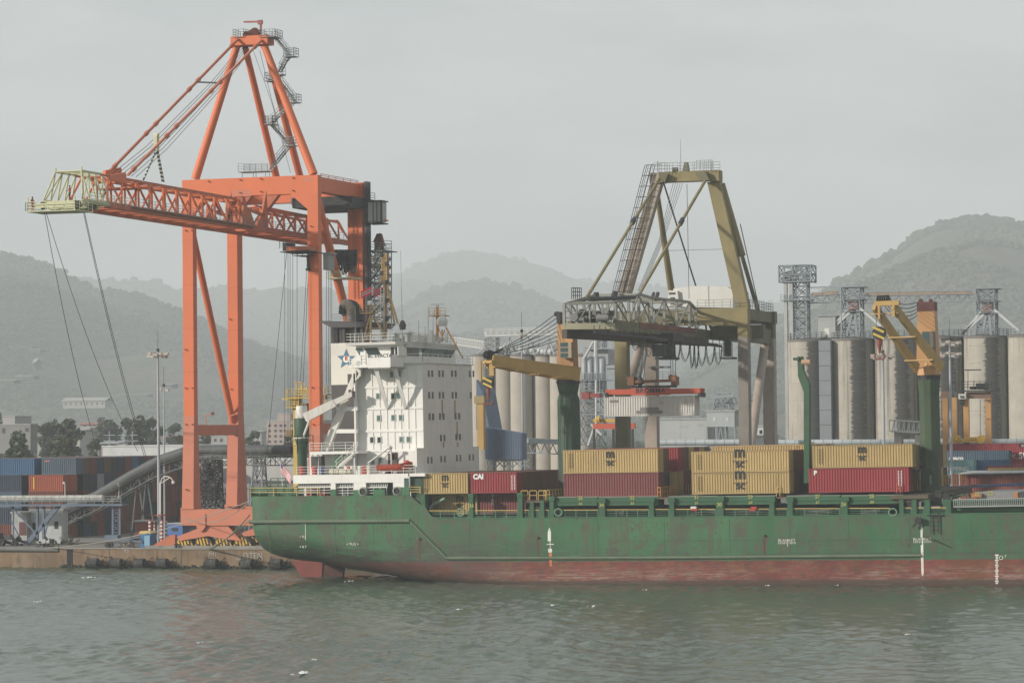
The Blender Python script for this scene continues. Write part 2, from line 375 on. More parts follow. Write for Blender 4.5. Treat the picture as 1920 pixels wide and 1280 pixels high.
def hill(name, ridge, dist, depth, seed, trees, tsize=9.0, rough=1.0):
    """terrain with a ridge line at a given distance, falling off to both sides"""
    px = np.linspace(ridge[0][0], ridge[-1][0], 420); py = np.interp(px, [r[0] for r in ridge], [r[1] for r in ridge])
    top = np.array([list(PD(a, c, dist)) for a, c in zip(px, py)])      # ridge points
    fall = np.concatenate([np.linspace(-1, 0, 60), np.linspace(0, 0.8, 18)[1:]])
    dirs = (top[:, :2]-np.array([CAM.x, CAM.y])); dirs /= np.linalg.norm(dirs, axis=1)[:, None]
    P = np.zeros((len(fall), len(px), 3))
    for k, f in enumerate(fall):
        P[k, :, 0] = top[:, 0]+dirs[:, 0]*f*depth; P[k, :, 1] = top[:, 1]+dirs[:, 1]*f*depth
        g = abs(f); sh = 1-(g**1.25) if f < 0 else 1-g*0.8
        P[k, :, 2] = (top[:, 2]-QZ)*sh
    sc = 1/1.0
    nx, ny = P[..., 0], P[..., 1]
    spur = (vnoise(nx+12000, ny+12000, 460, seed)-0.5)*1.0+(vnoise(nx+12000, ny+12000, 170, seed+1)-0.5)*0.5
    w = np.clip(np.abs(fall)[:, None]*3.5, 0, 1)*np.clip((1-np.abs(fall))[:, None]*3, 0, 1)
    P[..., 2] += spur*w*np.maximum(top[None, :, 2], 20)*0.42*rough
    P[..., 2] += (vnoise(nx+12000, ny+12000, 50, seed+2)-0.5)*9*rough*np.clip(1-np.abs(fall)[:, None]*0, 0, 1)*0.6
    P[..., 2] = np.maximum(P[..., 2], -2)+QZ-0.5
    ob = np_mesh(name, P.reshape(-1, 3), grid_faces(len(px), len(fall)), hm1); tag(ob, kind='structure')
    if trees:
        u = rng.random(trees); v = rng.random(trees)**0.8
        nr = trees//5; v[:nr] = rng.random(nr)*0.03      # a fringe along the ridge
        a = (u*(len(px)-1.001)); c = (59-v*57); ai = a.astype(int); ci = c.astype(int)
        fa = a-ai; fc = c-ci
        pos = (P[ci, ai]*(1-fa)[:, None]+P[ci, ai+1]*fa[:, None])*(1-fc)[:, None]+(P[ci+1, ai]*(1-fa)[:, None]+P[ci+1, ai+1]*fa[:, None])*fc[:, None]
        dens = vnoise(pos[:, 0]+12000, pos[:, 1]+12000, 130, seed+5); keep = (dens > 0.33) | (np.arange(trees) < nr); pos = pos[keep]
        keep2 = pos[:, 2] > QZ+2; pos = pos[keep2]
        m = len(pos); s = tsize*(0.45+rng.random(m)**2*0.9); s[:nr//2] *= 1.0+rng.random(min(nr//2, m))**3*1.3
        # rough 12-vertex crown
        ph = (1+5**.5)/2
        iv = np.array([(-1,ph,0),(1,ph,0),(-1,-ph,0),(1,-ph,0),(0,-1,ph),(0,1,ph),(0,-1,-ph),(0,1,-ph),(ph,0,-1),(ph,0,1),(-ph,0,-1),(-ph,0,1)])/1.9
        it = np.array([(0,11,5),(0,5,1),(0,1,7),(0,7,10),(0,10,11),(1,5,9),(5,11,4),(11,10,2),(10,7,6),(7,1,8),(3,9,4),(3,4,2),(3,2,6),(3,6,8),(3,8,9),(4,9,5),(2,4,11),(6,2,10),(8,6,7),(9,8,1)])
        VV = iv[None]*(0.65+rng.random((m, 12, 1))*0.7)*np.array([1, 1, 0.75])*s[:, None, None]*0.5
        VV = VV+pos[:, None, :]+np.stack([np.zeros(m), np.zeros(m), s*0.3], 1)[:, None, :]
        FF = it[None]+(np.arange(m)*12)[:, None, None]
        ob = np_mesh('hillside_trees', VV.reshape(-1, 3), FF.reshape(-1, 3), tm1, smooth=False)
        tag(ob, 'dense scrub and small trees covering the hazy '+name.replace('_', ' '), 'hillside trees', kind='stuff')
    return P
rid = [(1080,800),(1200,745),(1300,700),(1400,640),(1450,612),(1500,578),(1540,560),(1575,535),(1610,518),(1660,490),(1700,464),(1725,447),(1745,437),(1790,421),(1830,416),(1880,424),(1920,431),(1990,442),(2200,480),(2600,600),(3000,800)]
hill('hill', rid, 5000, 2100, 21, 44000, 10)
hill('hill', [(-1500,800),(-1200,720),(-900,600),(-500,500),(-220,470),(-100,478),(0,487),(50,500),(100,518),(140,540),(180,562),(220,573),(300,592),(400,628),(500,665),(600,700),(700,735),(800,775)], 5800, 2300, 31, 46000, 11)
hill('hill', [(560,690),(640,655),(700,618),(760,585),(800,560),(850,546),(900,541),(950,549),(1000,561),(1040,580),(1120,604),(1200,640),(1300,690),(1400,700),(1500,690)], 7000, 2600, 41, 16000, 14)
hill('hill', [(-1300,800),(-800,680),(-300,590),(-50,560),(60,545),(100,540),(140,533),(200,533),(260,533),(300,536),(340,552),(380,548),(420,545),(480,550),(540,547),(600,545),(640,552),(700,575),(760,600),(860,650)], 8800, 2700, 51, 14000, 13)
hill('hill', [(500,600),(600,565),(660,545),(700,535),(740,522),(780,505),(820,488),(860,478),(900,479),(940,487),(980,497),(1020,514),(1060,527),(1120,533),(1200,541),(1300,556),(1400,570),(1500,590),(1620,620),(2000,720),(2300,800)], 10500, 3200, 61, 14000, 15)

# ---------------------------------------------------------------- haze: one closed box of even, thin air
hz = MB(); hz.box(-10500, 6000, -700, 14500, -7.0, 680)
hzm = bpy.data.materials.new('haze'); hzm.use_nodes = True
t = hzm.node_tree; t.nodes.clear(); o_ = t.nodes.new('ShaderNodeOutputMaterial'); pv = t.nodes.new('ShaderNodeVolumePrincipled')
pv.inputs['Color'].default_value = (0.885, 0.942, 0.972, 1); pv.inputs['Density'].default_value = 1.95e-4; pv.inputs['Anisotropy'].default_value = 0.0
t.links.new(pv.outputs[0], o_.inputs['Volume'])
HAZE = hz.build('haze', hzm); tag(HAZE, kind='stuff', label='pale even haze filling the air over the harbour', cat='haze')
# ================================================================ CONTAINER SHIP (ship frame: x forward, y inboard, z up; trimmed by the stern)
SHIP = thing('container_ship', 'weathered green and red cargo ship with white superstructure moored along the quay', 'ship', (0,0,0), rot=(0, -TRIM, 0))
def sx(px, y=0.0, py=950): return SY(px, py, y).x
def sz(px, py, y=0.0): return SY(px, py, y).z
def G(name, mb, m, par=None, **k): return mb.build(name, m, par or SHIP, **k)
white = mat('ship_white', (0.74, 0.73, 0.69), 0.55, 0.05, streak=0.28, rustcol=(0.45, 0.33, 0.2), dirt=0.12, dirtcol=(0.35, 0.33, 0.3))
white_r = mat('ship_white_rusty', (0.66, 0.64, 0.59), 0.6, 0.05, streak=0.6, rust=0.25, rustcol=(0.40, 0.27, 0.15))
green = mat('ship_green', (0.040, 0.135, 0.062), 0.6, 0.15, rust=0.35, streak=0.45, rustcol=(0.13, 0.10, 0.06), dirt=0.3)
green_d = mat('deck_green', (0.030, 0.100, 0.050), 0.65, 0.12, rust=0.25, streak=0.3, rustcol=(0.12, 0.08, 0.05), dirt=0.3)
rusty = mat('rust_plate', (0.13, 0.09, 0.065), 0.8, 0.3)
yel = mat('ship_yellow', (0.42, 0.27, 0.09), 0.55, 0.1, rust=0.35, rustcol=(0.25, 0.12, 0.05), streak=0.3)
orng = mat('crane_housing_orange', (0.46, 0.25, 0.105), 0.55, 0.08, rust=0.3, rustcol=(0.28, 0.12, 0.05), streak=0.45)
blk = mat('black_paint', (0.022, 0.022, 0.022), 0.6, 0.2)
dgrey = mat('dark_grey', (0.075, 0.068, 0.068), 0.7, 0.12)
railw = mat('rail_white', (0.60, 0.59, 0.55), 0.6, 0.05, rust=0.3)
raily = mat('rail_yellow', (0.50, 0.36, 0.12), 0.6, 0.1, rust=0.4, rustcol=(0.2, 0.1, 0.05))
glass = mat('dark_glass', (0.030, 0.045, 0.045), 0.12, 0.1)
glass_g = mat('green_glass', (0.10, 0.16, 0.15), 0.15, 0.1)
cable_m = mat('wire_rope', (0.03, 0.03, 0.032), 0.7, 0.1)
mastm = mat('mast_tan', (0.40, 0.27, 0.12), 0.6, 0.1, rust=0.3)

# hull paint: green over red by height, with scraped and rusty bands
def hull_mat():
    m = bpy.data.materials.new('hull_paint'); m.use_nodes = True
    t = m.node_tree; n = t.nodes; b = n['Principled BSDF']; b.inputs['Roughness'].default_value = 0.55; b.inputs['Specular IOR Level'].default_value = 0.3
    tcn = n.new('ShaderNodeTexCoord'); sp = n.new('ShaderNodeSeparateXYZ'); t.links.new(tcn.outputs['Object'], sp.inputs[0])
    def noise(sc, st=(1,1,1), det=5, ro=0.6, w=0):
        q = n.new('ShaderNodeMapping'); q.inputs['Scale'].default_value = st; q.inputs['Location'].default_value = (w, w, w); t.links.new(tcn.outputs['Object'], q.inputs[0])
        a = n.new('ShaderNodeTexNoise'); a.inputs['Scale'].default_value = sc; a.inputs['Detail'].default_value = det; a.inputs['Roughness'].default_value = ro; t.links.new(q.outputs[0], a.inputs['Vector']); return a.outputs['Fac']
    def mr(s, a, c, lo=0., hi=1.):
        q = n.new('ShaderNodeMapRange'); q.inputs[1].default_value = a; q.inputs[2].default_value = c; q.inputs[3].default_value = lo; q.inputs[4].default_value = hi; t.links.new(s, q.inputs[0]); return q.outputs[0]
    def mt(op, a, c):
        q = n.new('ShaderNodeMath'); q.operation = op
        for k, v_ in ((0, a), (1, c)):
            if isinstance(v_, (int, float)): q.inputs[k].default_value = v_
            else: t.links.new(v_, q.inputs[k])
        return q.outputs[0]
    def mix(f, a, c):
        q = n.new('ShaderNodeMixRGB')
        for k, v_ in ((0, f), (1, a), (2, c)):
            if isinstance(v_, tuple): q.inputs[k].default_value = (*v_, 1)
            elif isinstance(v_, (int, float)): q.inputs[k].default_value = v_
            else: t.links.new(v_, q.inputs[k])
        return q.outputs[0]
    z = sp.outputs['Z']; x = sp.outputs['X']
    g = mix(mr(noise(0.12, (1,1,.6)), .35, .65), (0.032, 0.110, 0.048), (0.053, 0.155, 0.070))
    g = mix(mr(noise(0.9, (1,1,.08), 6, .7), .50, .60, 0, .8), g, (0.080, 0.090, 0.055))
    g = mix(mr(noise(0.22, (1,1,.25), 6, .65, 33), .50, .62, 0, .55), g, (0.070, 0.090, 0.060))      # streaks
    g = mix(mr(noise(0.6, (1,1,.8), 8, .76, 9), .52, .57, 0, .8), g, (0.078, 0.080, 0.055))    # scabs
    g = mix(mr(noise(2.6, (1,1,.5), 6, .72, 19), .60, .64, 0, .8), g, (0.065, 0.042, 0.028))
    # scrapes low on the side, mostly aft
    low = mt('MULTIPLY', mr(z, 6.3, 3.2), mr(x, SY(1250,1000).x, SY(700,1000).x, .25, 1))
    scr = mt('MULTIPLY', low, mr(noise(1.1, (.35,1,2.2), 8, .74, 3), .40, .52))
    g = mix(mt('MULTIPLY', scr, .9), g, (0.038, 0.042, 0.036))
    r = mix(mr(noise(0.16), .35, .65), (0.135, 0.030, 0.023), (0.205, 0.050, 0.038))
    r = mix(mr(noise(0.5, (1,1,1.6), 8, .7, 5), .50, .60, 0, .85), r, (0.19, 0.08, 0.04))
    r = mix(mr(noise(1.5, (.5,1,1.8), 8, .8, 6), .48, .58, 0, .75), r, (0.065, 0.040, 0.034))
    px_ = mt('MULTIPLY', mr(x, SY(1760,1070).x, SY(1775,1070).x), mr(x, SY(1855,1070).x, SY(1840,1070).x))
    r = mix(mt('MULTIPLY', px_, mr(noise(1.2, (1,1,1), 8, .75, 77), .40, .55, 0, .9)), r, (0.13, 0.05, 0.018))
    flk = mt('MULTIPLY', mr(noise(1.6, (.22,1,3.2), 10, .85, 8), .505, .55), mr(noise(0.18, (1,1,1), 3, .5, 2), .36, .50))
    flk = mt('MULTIPLY', flk, mr(z, 2.3, 1.2))
    r = mix(mt('MULTIPLY', flk, .6), r, (0.32, 0.26, 0.22))
    r = mix(mr(z, 0.55, 0.25, 0, .8), r, (0.05, 0.04, 0.03))
    zb = mt('ADD', z, mr(noise(1.2, (1,1,.4), 6, .8), 0, 1, -.10, .10))
    c = mix(mr(zb, ZBOOT-.03, ZBOOT+.03), r, g)
    bl = mt('MULTIPLY', mr(x, SY(1000,1060).x, SY(860,1060).x), mr(z, ZBOOT+1.6, ZBOOT-.4))
    bl = mt('MULTIPLY', bl, mr(noise(0.7, (.5,1,1.5), 8, .75, 4), .36, .6, .15, .9))
    c = mix(bl, c, (0.075, 0.062, 0.055))
    t.links.new(c, b.inputs['Base Color'])
    bp = n.new('ShaderNodeBump'); bp.inputs['Strength'].default_value = .6; bp.inputs['Distance'].default_value = .12
    q = n.new('ShaderNodeTexNoise'); q.inputs['Scale'].default_value = .35; q.inputs['Detail'].default_value = 3; t.links.new(tcn.outputs['Object'], q.inputs['Vector'])
    t.links.new(q.outputs['Fac'], bp.inputs['Height']); t.links.new(bp.outputs[0], b.inputs['Normal'])
    return m
ZBOOT = sz(1400, 1050.5)
hullm = hull_mat()
BEAM = 28.0
botp = [(467,1015),(469,1030),(477,1038),(492,1045),(513,1050),(551,1055),(584,1057),(608,1063),(643,1071),(692,1078),(745,1087),(776,1091),(835,1100),(900,1112),(1000,1125),(2100,1130)]
topp = [(467,930),(768,928),(768.5,928),(789,946),(797,948),(802,958),(808,966),(818,970.5),(950,970.5),(1500,967),(2100,959)]
xs_ = [sx(467)+d for d in (0, .25, .7, 1.5, 2.6)]+[sx(p) for p in list(range(505, 760, 18))+[768,768.5,775,782,789,797,799.5,802,805,808,813,818,835,870,900,950,1000,1100,1300,1500,1700,1900,2100]]
def interp(tab, px): return float(np.interp(px, [a for a, _ in tab], [c for _, c in tab]))
def px_of(x):
    lo, hi = 400., 2200.
    for _ in range(40):
        mid = (lo+hi)/2
        if sx(mid) < x: lo = mid
        else: hi = mid
    return lo
NS = 26; hv = []; hf = []
for k, x in enumerate(xs_):
    px = px_of(x); zt = sz(px, interp(topp, px)); zb = sz(px, interp(botp, px))
    ins = [1.0, .5, .2, .05, 0][k] if k < 5 else 0.0
    rv = float(np.interp(px, [467, 600, 850, 1000], [3.6, 3.4, 2.6, 2.2])); rh = float(np.interp(px, [467, 600, 850, 1000], [5.5, 5.0, 3.5, 2.5]))
    prof = []
    for j in range(13): prof.append((ins, zt+(zb+rv-zt)*j/12))
    for j in range(1, 11):
        a = j/10*math.pi/2; prof.append((ins+rh*(1-math.cos(a)), zb+rv*(1-math.sin(a))))
    prof.append((BEAM/2, zb-.15))
    for y, z in prof: hv.append((x, y, z))
M_ = len(prof)
nx_ = len(xs_)
for (y, z) in [(v[1], v[2]) for v in hv]: pass
hv2 = hv+[(x, BEAM-y, z) for x, y, z in hv]
for s in (0, 1):
    o = s*nx_*M_
    for i in range(nx_-1):
        for j in range(M_-1):
            q = (o+i*M_+j, o+(i+1)*M_+j, o+(i+1)*M_+j+1, o+i*M_+j+1); hf.append(q if s else q[::-1])
hf.append(tuple(range(0, M_))+tuple(nx_*M_+j for j in range(M_-1, -1, -1)))
e_ = (nx_-1)*M_; hf.append(tuple(e_+j for j in range(M_-1, -1, -1))+tuple(nx_*M_+e_+j for j in range(M_)))
q = MB(); q.v = hv2; q.f = hf
HULL = G('hull', q, hullm, smooth=True)
# inner bulwark face, decks
ZD = sz(950, 970.5)-1.0; ZS = sz(600, 929)-0.4
q = MB(); q.box(sx(467)+.6, sx(789), .35, BEAM-.35, ZD-1, ZS); q.box(sx(789)+.02, sx(2100), .25, BEAM-.25, ZD-3, ZD)
G('deck', q, mat('deck_paint', (0.05, 0.10, 0.065), .8, .2, rust=.6, dirt=.5))
q = MB(); q.box(sx(789), sx(2100), .12, .3, ZD, ZD+.95); q.bar((sx(818), .1, ZD+1.0), (sx(1500), .1, sz(1500, 967)+.03), .3, .12); q.bar((sx(1500), .1, sz(1500, 967)+.03), (sx(2100), .1, sz(2100, 959)+.03), .3, .12)
G('bulwark', q, green)
# rubbing strakes
strk = mat('strake', (0.10, 0.14, 0.09), .6, .2, rust=.6, streak=.4)
q = MB(); q.tube(SY(468,978,-.08), SY(768,976,-.08), .28, n=10); q.tube(SY(768,976,-.08), SY(838,1046,-.08), .18, n=8); q.tube(SY(838,1046,-.08), SY(1200,1045.5,-.08), .2, n=8); q.tube(SY(1200,1045.5,-.08), SY(1727,1041,-.08), .2, n=8)
G('rubbing_strake', q, strk, smooth=True)
# weld seams, small pipes with rust tails
for px in (505, 628, 700, 880, 1000, 1120, 1245, 1367, 1480, 1590, 1705, 1820): q = MB(); q.box(sx(px)-.03, sx(px)+.03, -.015, .02, sz(px, 1040), sz(px, 972)); G('weld_seam', q, mat('seam', (0.035, 0.085, 0.05), .7, .2))
for a, c, py in ((1180, 2100, 1013), (1400, 2100, 1037)): q = MB(); q.bar(SY(a, py, -.01), SY(c, py-2, -.01), .03, .05); G('weld_seam', q, mat('seam', (0.035, 0.085, 0.05), .7, .2))
for px, py in ((786, 1009), (1008, 1007), (1433, 1003)):
    p = SY(px, py, 0); q = MB(); q.tube(p+V((0,.1,0)), p+V((0,-.28,0)), .13, n=8); G('scupper_pipe', q, rusty)
    q = MB(); q.box(p.x-.13, p.x+.13, -.012, .02, p.z-2.6, p.z-.1); G('rust_stain', q, mat('rust_streak', (0.11, 0.05, 0.03), .9, .3, dirt=.6))
# rudder and skeg
q = MB(); yc = BEAM/2
pts = [SY(548,1050,yc), SY(575,1090,yc), SY(604,1096,yc), SY(608,1050,yc)]
q.prism([p-V((0,.45,0)) for p in pts], (0, .9, 0)); 
G('rudder', q, mat('rudder_red', (0.19, 0.038, 0.028), .6, .15, dirt=.8, dirtcol=(.10,.08,.07), scale=1.5))
q = MB(); q.prism([p-V((0,.3,0)) for p in [SY(609,1050,yc), SY(606,1098,yc), SY(642,1098,yc), SY(646,1060,yc)]], (0,.6,0)); G('skeg', q, mat('skeg_rust', (0.075, 0.03, 0.024), .8, .3, rust=.8, rustcol=(.16,.10,.06), scale=2.5))
# draught marks and lettering on the side
mk = mat('hull_marking', (0.70, 0.68, 0.62), .7, .1, dirt=.4)
q = MB(); q.prism([SY(1030,988,-.02), SY(1027,997,-.02), SY(1027,1014,-.02), SY(1033,1014,-.02), SY(1033,997,-.02)], (0,.03,0)); q.box(sx(1026.5), sx(1033.5), -.02, .02, sz(1030,1035), sz(1030,1028)); q.box(sx(1029.6), sx(1030.8), -.02, .02, sz(1030,1028), sz(1030,1014)); q.box(sx(1024), sx(1037), -.022, .02, sz(1030,1020.5), sz(1030,1019))
G('load_bar', q, mk)
q = MB(); q.box(sx(1028), sx(1033), -.02, .02, sz(1030,1061), sz(1030,1036)); G('load_bar', q, mat('mark_orange', (.55,.16,.07), .7, .15, dirt=.5))
q = MB(); q.prism([SY(1728,981,-.02), SY(1726,990,-.02), SY(1726,1007,-.02), SY(1730,1007,-.02), SY(1730,990,-.02)], (0,.03,0)); q.prism([SY(1726.5,1021,-.02), SY(1731,1021,-.02), SY(1732,1075,-.02), SY(1730,1080,-.02), SY(1727.5,1075,-.02)], (0,.03,0)); q.box(sx(1728)-.04, sx(1728)+.04, -.02, .02, sz(1728,1021), sz(1728,1007))
G('load_bar', q, mk)
def ship_text(s, px, py, h, y=-.03, m=None, bold=0, sxx=1.0, name='lettering', par=None):
    return text(par or SHIP, name, s, h/0.72, m or mk, SY(px, py, y), FRONT, bold=bold, sx=sxx)
for px, py in ((1475, 1018), (1729, 1016)):
    ship_text('BLANKET', px, py-2.5, .28, sxx=1.3); ship_text('10101 1010', px, py+2.5, .28, sxx=1.2)
    q = MB(); q.box(sx(px)-.03, sx(px)+.03, -.03, 0, sz(px, py+6), sz(px, py-7)); G('tick', q, mk)
for px, py, s in ((567,984,'TUG'), (567,1009,'+ 8 J'), (568,1028,'+ 8 7'), (661,1023,'< TUG >')): ship_text(s, px, py, .32)
q = MB()
for i in range(17): z = SY(1869, 1040+i*3.3, -.02); q.box(z.x-(.13 if i % 3 else .22), z.x+(.13 if i % 3 else .22), -.02, .02, z.z-.07, z.z+.07)
tag(G('draught_scale', q, mk), kind='stuff')
q = MB(); q.box(sx(572)-.03, sx(572)+.03, -.02, .02, sz(572,1012), sz(572,981)); G('tick', q, mk)
ship_text('O', 1877, 1051, .5); ship_text('7', 1885, 1046, .3)

# stern bulwark with openings, mooring deck --------------------------------
def P2(lst, y): return [SY(a, c, y) for a, c in lst]
q = MB()
for a, c, d in ((620, 630, 917), (663, 686, 918), (700, 722, 917), (737, 768, 913)):
    q = MB(); q.box(sx(a), sx(c), 0, .25, sz(a,929), sz(a,d)); G('bulwark', q, green)
ring = mat('fairlead_white', (.28,.30,.25), .6, .1, rust=.5)
for px, py in ((680, 921), (744, 920)):
    p = SY(px, py, -.05); q = MB(); n_ = 18; R1, R2 = .42, .58
    vs = []; fs = []
    for i in range(n_):
        a = 2*math.pi*i/n_; c_, s_ = math.cos(a), math.sin(a)
        vs += [(p.x+R1*c_, p.y-.1, p.z+R1*s_), (p.x+R2*c_, p.y, p.z+R2*s_), (p.x+R2*c_, p.y+.4, p.z+R2*s_), (p.x+R1*c_, p.y+.4, p.z+R1*s_)]
    for i in range(n_):
        j = (i+1) % n_
        for k in range(4): fs.append((i*4+k, j*4+k, j*4+(k+1)%4, i*4+(k+1)%4))
    q.add(vs, fs); fr = G('fairlead', q, ring, smooth=True)
    q = MB(); q.tube(p+V((0,.02,0)), p+V((0,.3,0)), R1+.02, n=18); G('fairlead_opening', q, blk, fr)
q = MB(); q.rail([SY(470,928,.2), SY(556,928,.2)], h=1.0, step=1.4, r=.05)
G('railing', q, mat('rail_green', (.12,.17,.10), .6, .1, rust=.4))
q = MB(); q.rail([SY(470,930,.2)+V((0,0,0)), SY(600,930,.2)], h=1.05, step=2.8, r=.05, mids=1); G('railing', q, raily)
# winches on the mooring deck
for px, y in ((490, 5), (520, 9), (575, 4), (655, 5)):
    p = V((sx(px, y), y, ZS)); q = MB(); q.tube(p+V((-1.1,0,.9)), p+V((1.1,0,.9)), .5, n=12); q.tube(p+V((-1.2,0,.9)), p+V((-1.1,0,.9)), .8, n=14); q.tube(p+V((1.1,0,.9)), p+V((1.2,0,.9)), .8, n=14); q.box(p.x+1.2, p.x+2.2, p.y-.6, p.y+.6, p.z, p.z+1.3)
    G('mooring_winch', q, green_d)
q = MB(); q.rail([SY(508,930,4)+V((0,0,.8)), SY(536,930,4)+V((0,0,.8))], h=1.5, step=1.2, r=.07); q.box(sx(505), sx(538), 3.6, 5.2, ZS+.5, ZS+.8); G('stern_platform', q, green_d)
# deckhouse: white band, recesses with vents
zA = sz(660, 905, .1); zB = sz(660, 889, .1)
q = MB(); q.box(sx(550), sx(768), .1, BEAM-.1, zA, zB); G('deckhouse_deck', q, white)
q = MB(); q.box(sx(700), sx(700.5), 2, 3, zA-.1, zA)
for a, c in ((620, 629), (663, 686), (737, 768)): q.box(sx(a), sx(c), .12, .5, sz(a,918), zA-.004)
q.box(sx(556), sx(768), 2.6, BEAM-3, ZS, zA-.005)
G('deckhouse_wall', q, white)
q = MB(); q.box(sx(556)+.3, sx(760), 2.5, 2.59, ZS, zA-.35); G('passage_painted_shade', q, mat('passage_grey', (.16,.16,.155), .8, .2, rust=.4, dirt=.5))  # grey sheet just ahead of the white wall, paints in the passage shade
for a, c in ((557, 619), (630, 662), (687, 724)):
    q = MB(); z0 = sz(a, 913, .6); z1 = sz(a, 901.5, .6)
    q.box(sx(a), sx(c), .62, .68, z0, z1); vent = G('louvre_panel', q, mat('louvre_blue', (.20,.23,.25), .6, .2))
    q = MB(); k = int((c-a)/3.2)
    for i in range(k+1): xx = sx(a)+(sx(c)-sx(a))*i/k; q.box(xx-.04, xx+.04, .50, .60, z0, z1)
    q.bar((sx(a), .52, z0), (sx(c), .52, z0), .12); q.bar((sx(a), .52, z1), (sx(c), .52, z1), .12); G('louvre_frame', q, railw, vent)
    q = MB(); q.rail([(sx(a), .3, sz(a,929)), (sx(c), .3, sz(a,929))], h=1.0, step=.9, r=.045, mids=2); G('railing', q, railw)
red = mat('fire_red', (.42,.05,.035), .5, .1); 
for px, y in ((570,1.8), (592,1.6), (600,2.0), (651,1.8), (640,1.5), (700,1.8)):
    q = MB(); q.box(sx(px)-.35, sx(px)+.35, y, y+.5, ZS, ZS+.9+.3*random.random()); G('deck_locker', q, red if px in (570,592,600) else railw)
# right end of the band: doorway and dark bay to px 789
q = MB(); q.box(sx(758), sx(767), .09, .2, sz(760,926), sz(760,896)); G('doorway', q, mat('door_teal', (.05,.09,.085), .7, .1))
q = MB(); q.box(sx(768), sx(790), .6, 3.0, sz(780,945), sz(780,893)); G('bay_wall', q, mat('bay_green', (.035,.07,.05), .8, .2, rust=.3))
q = MB(); q.box(sx(766), sx(797), .1, 6, sz(780,893)+.02, sz(780,887)); G('bay_top', q, white)
q = MB(); q.rail([SY(766,926,.1), SY(788,926,.1)], h=.9, step=1.3, r=.05, mids=2); G('railing', q, raily)

# upper stern house (A-strut, house around it) ------------------------------
zC = zB
q = MB(); q.rail([(sx(556), .25, zC), (sx(779), .25, zC)], h=1.05, step=1.7, r=.035, mids=2); G('railing', q, railw)
yH = 5.0
q = MB(); q.box(sx(582, yH), sx(672, yH), yH, BEAM-5, zC, sz(620,851,yH)); G('stern_house', q, white)
zDk = sz(620, 851, 1.0)
q = MB(); q.box(sx(582,1.0), sx(672,1.0), 1.0, BEAM-1, zDk, sz(620,846,1.0)); G('upper_deck', q, white)
q = MB(); q.rail([(sx(582,1.05), 1.1, zDk+.35), (sx(672,1.05), 1.1, zDk+.35)], h=1.1, step=1.6, r=.04, mids=2); q.bar((sx(666,1.05), 1.05, zC), (sx(666,1.05), 1.05, zDk+1.4), .16); G('railing', q, railw)
for a, c in ((585, 597), (599, 610)):
    q = MB(); q.box(sx(a,yH), sx(c,yH), yH-.06, yH+.05, sz(600,877,yH), sz(600,855,yH)); G('opening', q, dgrey)
q = MB(); q.prism([SY(666,690,4.0), SY(672,700,4.0), SY(612,852,4.0), SY(597,852,4.0)], (0,.7,0)); q.prism([SY(668,690,4.0), SY(676,690,4.0), SY(676,704,4.0), SY(668,712,4.0)], (0,.7,0)); G('diagonal_strut', q, white_r)
q = MB(); q.bar(SY(632,767,4.3), SY(671,766,4.3), .5, .5); q.bar(SY(625,808,4.3), SY(671,808,4.3), .5, .5); q.box(sx(668,4.2), sx(671,4.2), 4.0, 4.8, sz(670,850,4.2), sz(670,700,4.2)); G('strut_beam', q, white)
q = MB(); q.stairs(SY(623,880,2.0), SY(647,850,2.0), 1.0, n=10); G('outside_stair', q, mat('stair_green', (.04,.16,.07), .6, .1))
q = MB(); q.stairs(SY(613,878,1.2)+V((1.5,0,0)), SY(645,850,1.2)+V((1.5,0,0)), 1.0, n=9); G('outside_stair', q, railw)
for px in (619, 628, 637, 645, 650):
    q = MB(); q.tube(SY(px,884,.9), SY(px+7.5,884,.9), .36, n=12); G('liferaft_canister', q, mat('raft_cream', (.62,.58,.45), .5, .06), smooth=True)
for px, m_ in ((566, red), (603, mat('drum_blue', (.04,.07,.2), .5, .1)), (590, red), (656, red), (685, red), (693, railw), (640, railw), (676, railw), (661, railw)):
    q = MB(); q.lathe(SY(px,889,1.3), [(.38,0),(.38,1.0),(.3,1.05)], 10); G('deck_drum', q, m_)

# provision crane in white on a green pedestal ------------------------------
pc = G('provision_crane', MB().lathe(SY(567,889,2.6), [(.62,0),(.62,4.3),(1.0,4.8),(1.0,5.0)], 18) .lathe(SY(567,876,2.6)+V((0,0,2.9)), [(.7,0),(.95,.9),(1.0,3.3),(.95,3.4)], 18), mat('pedestal_green', (.032,.066,.040), .6, .15, rust=.2), smooth=True)
p = SY(566.5, 822, 2.6)
q = MB(); q.lathe(p, [(1.0,0),(1.05,.15),(.75,.3),(.62,1.5),(.5,2.6),(.75,3.4),(.7,4.2)], 14); G('slew_column', q, white_r, pc, smooth=True)
q = MB(); q.bar(SY(572,783,2.3), SY(628,755,2.9), .8, 1.15, w2=.7, h2=.95); q.bar(SY(628,754,2.9), SY(661,738,3.2), .6, .7, w2=.5, h2=.6); G('jib', q, white_r, pc)
q = MB(); q.tube(SY(662,744,3.2), SY(662,733,3.2), .28, n=8); q.box(sx(658,3.2), sx(661,3.2), 3.0, 3.4, sz(660,740,3.2), sz(660,730,3.2)); G('jib_head', q, dgrey, pc)
q = MB(); q.tube(SY(569,818,1.9), SY(580,788,1.9), .16, n=8); q.box(sx(560,2.6), sx(566,2.6), 2.0, 3.0, sz(565,800,2.6), sz(565,768,2.6)); G('hoist_ram', q, railw, pc)
q = MB(); c0 = SY(567,845,2.6)
pts = [c0+V((1.5*math.cos(a), 1.5*math.sin(a), 0)) for a in [i*math.pi/4 for i in range(9)]]
q.rail(pts, h=2.0, step=2, r=.05, mids=2); G('platform_cage', q, mat('rail_dkgreen', (.05,.10,.05), .6, .1), pc)

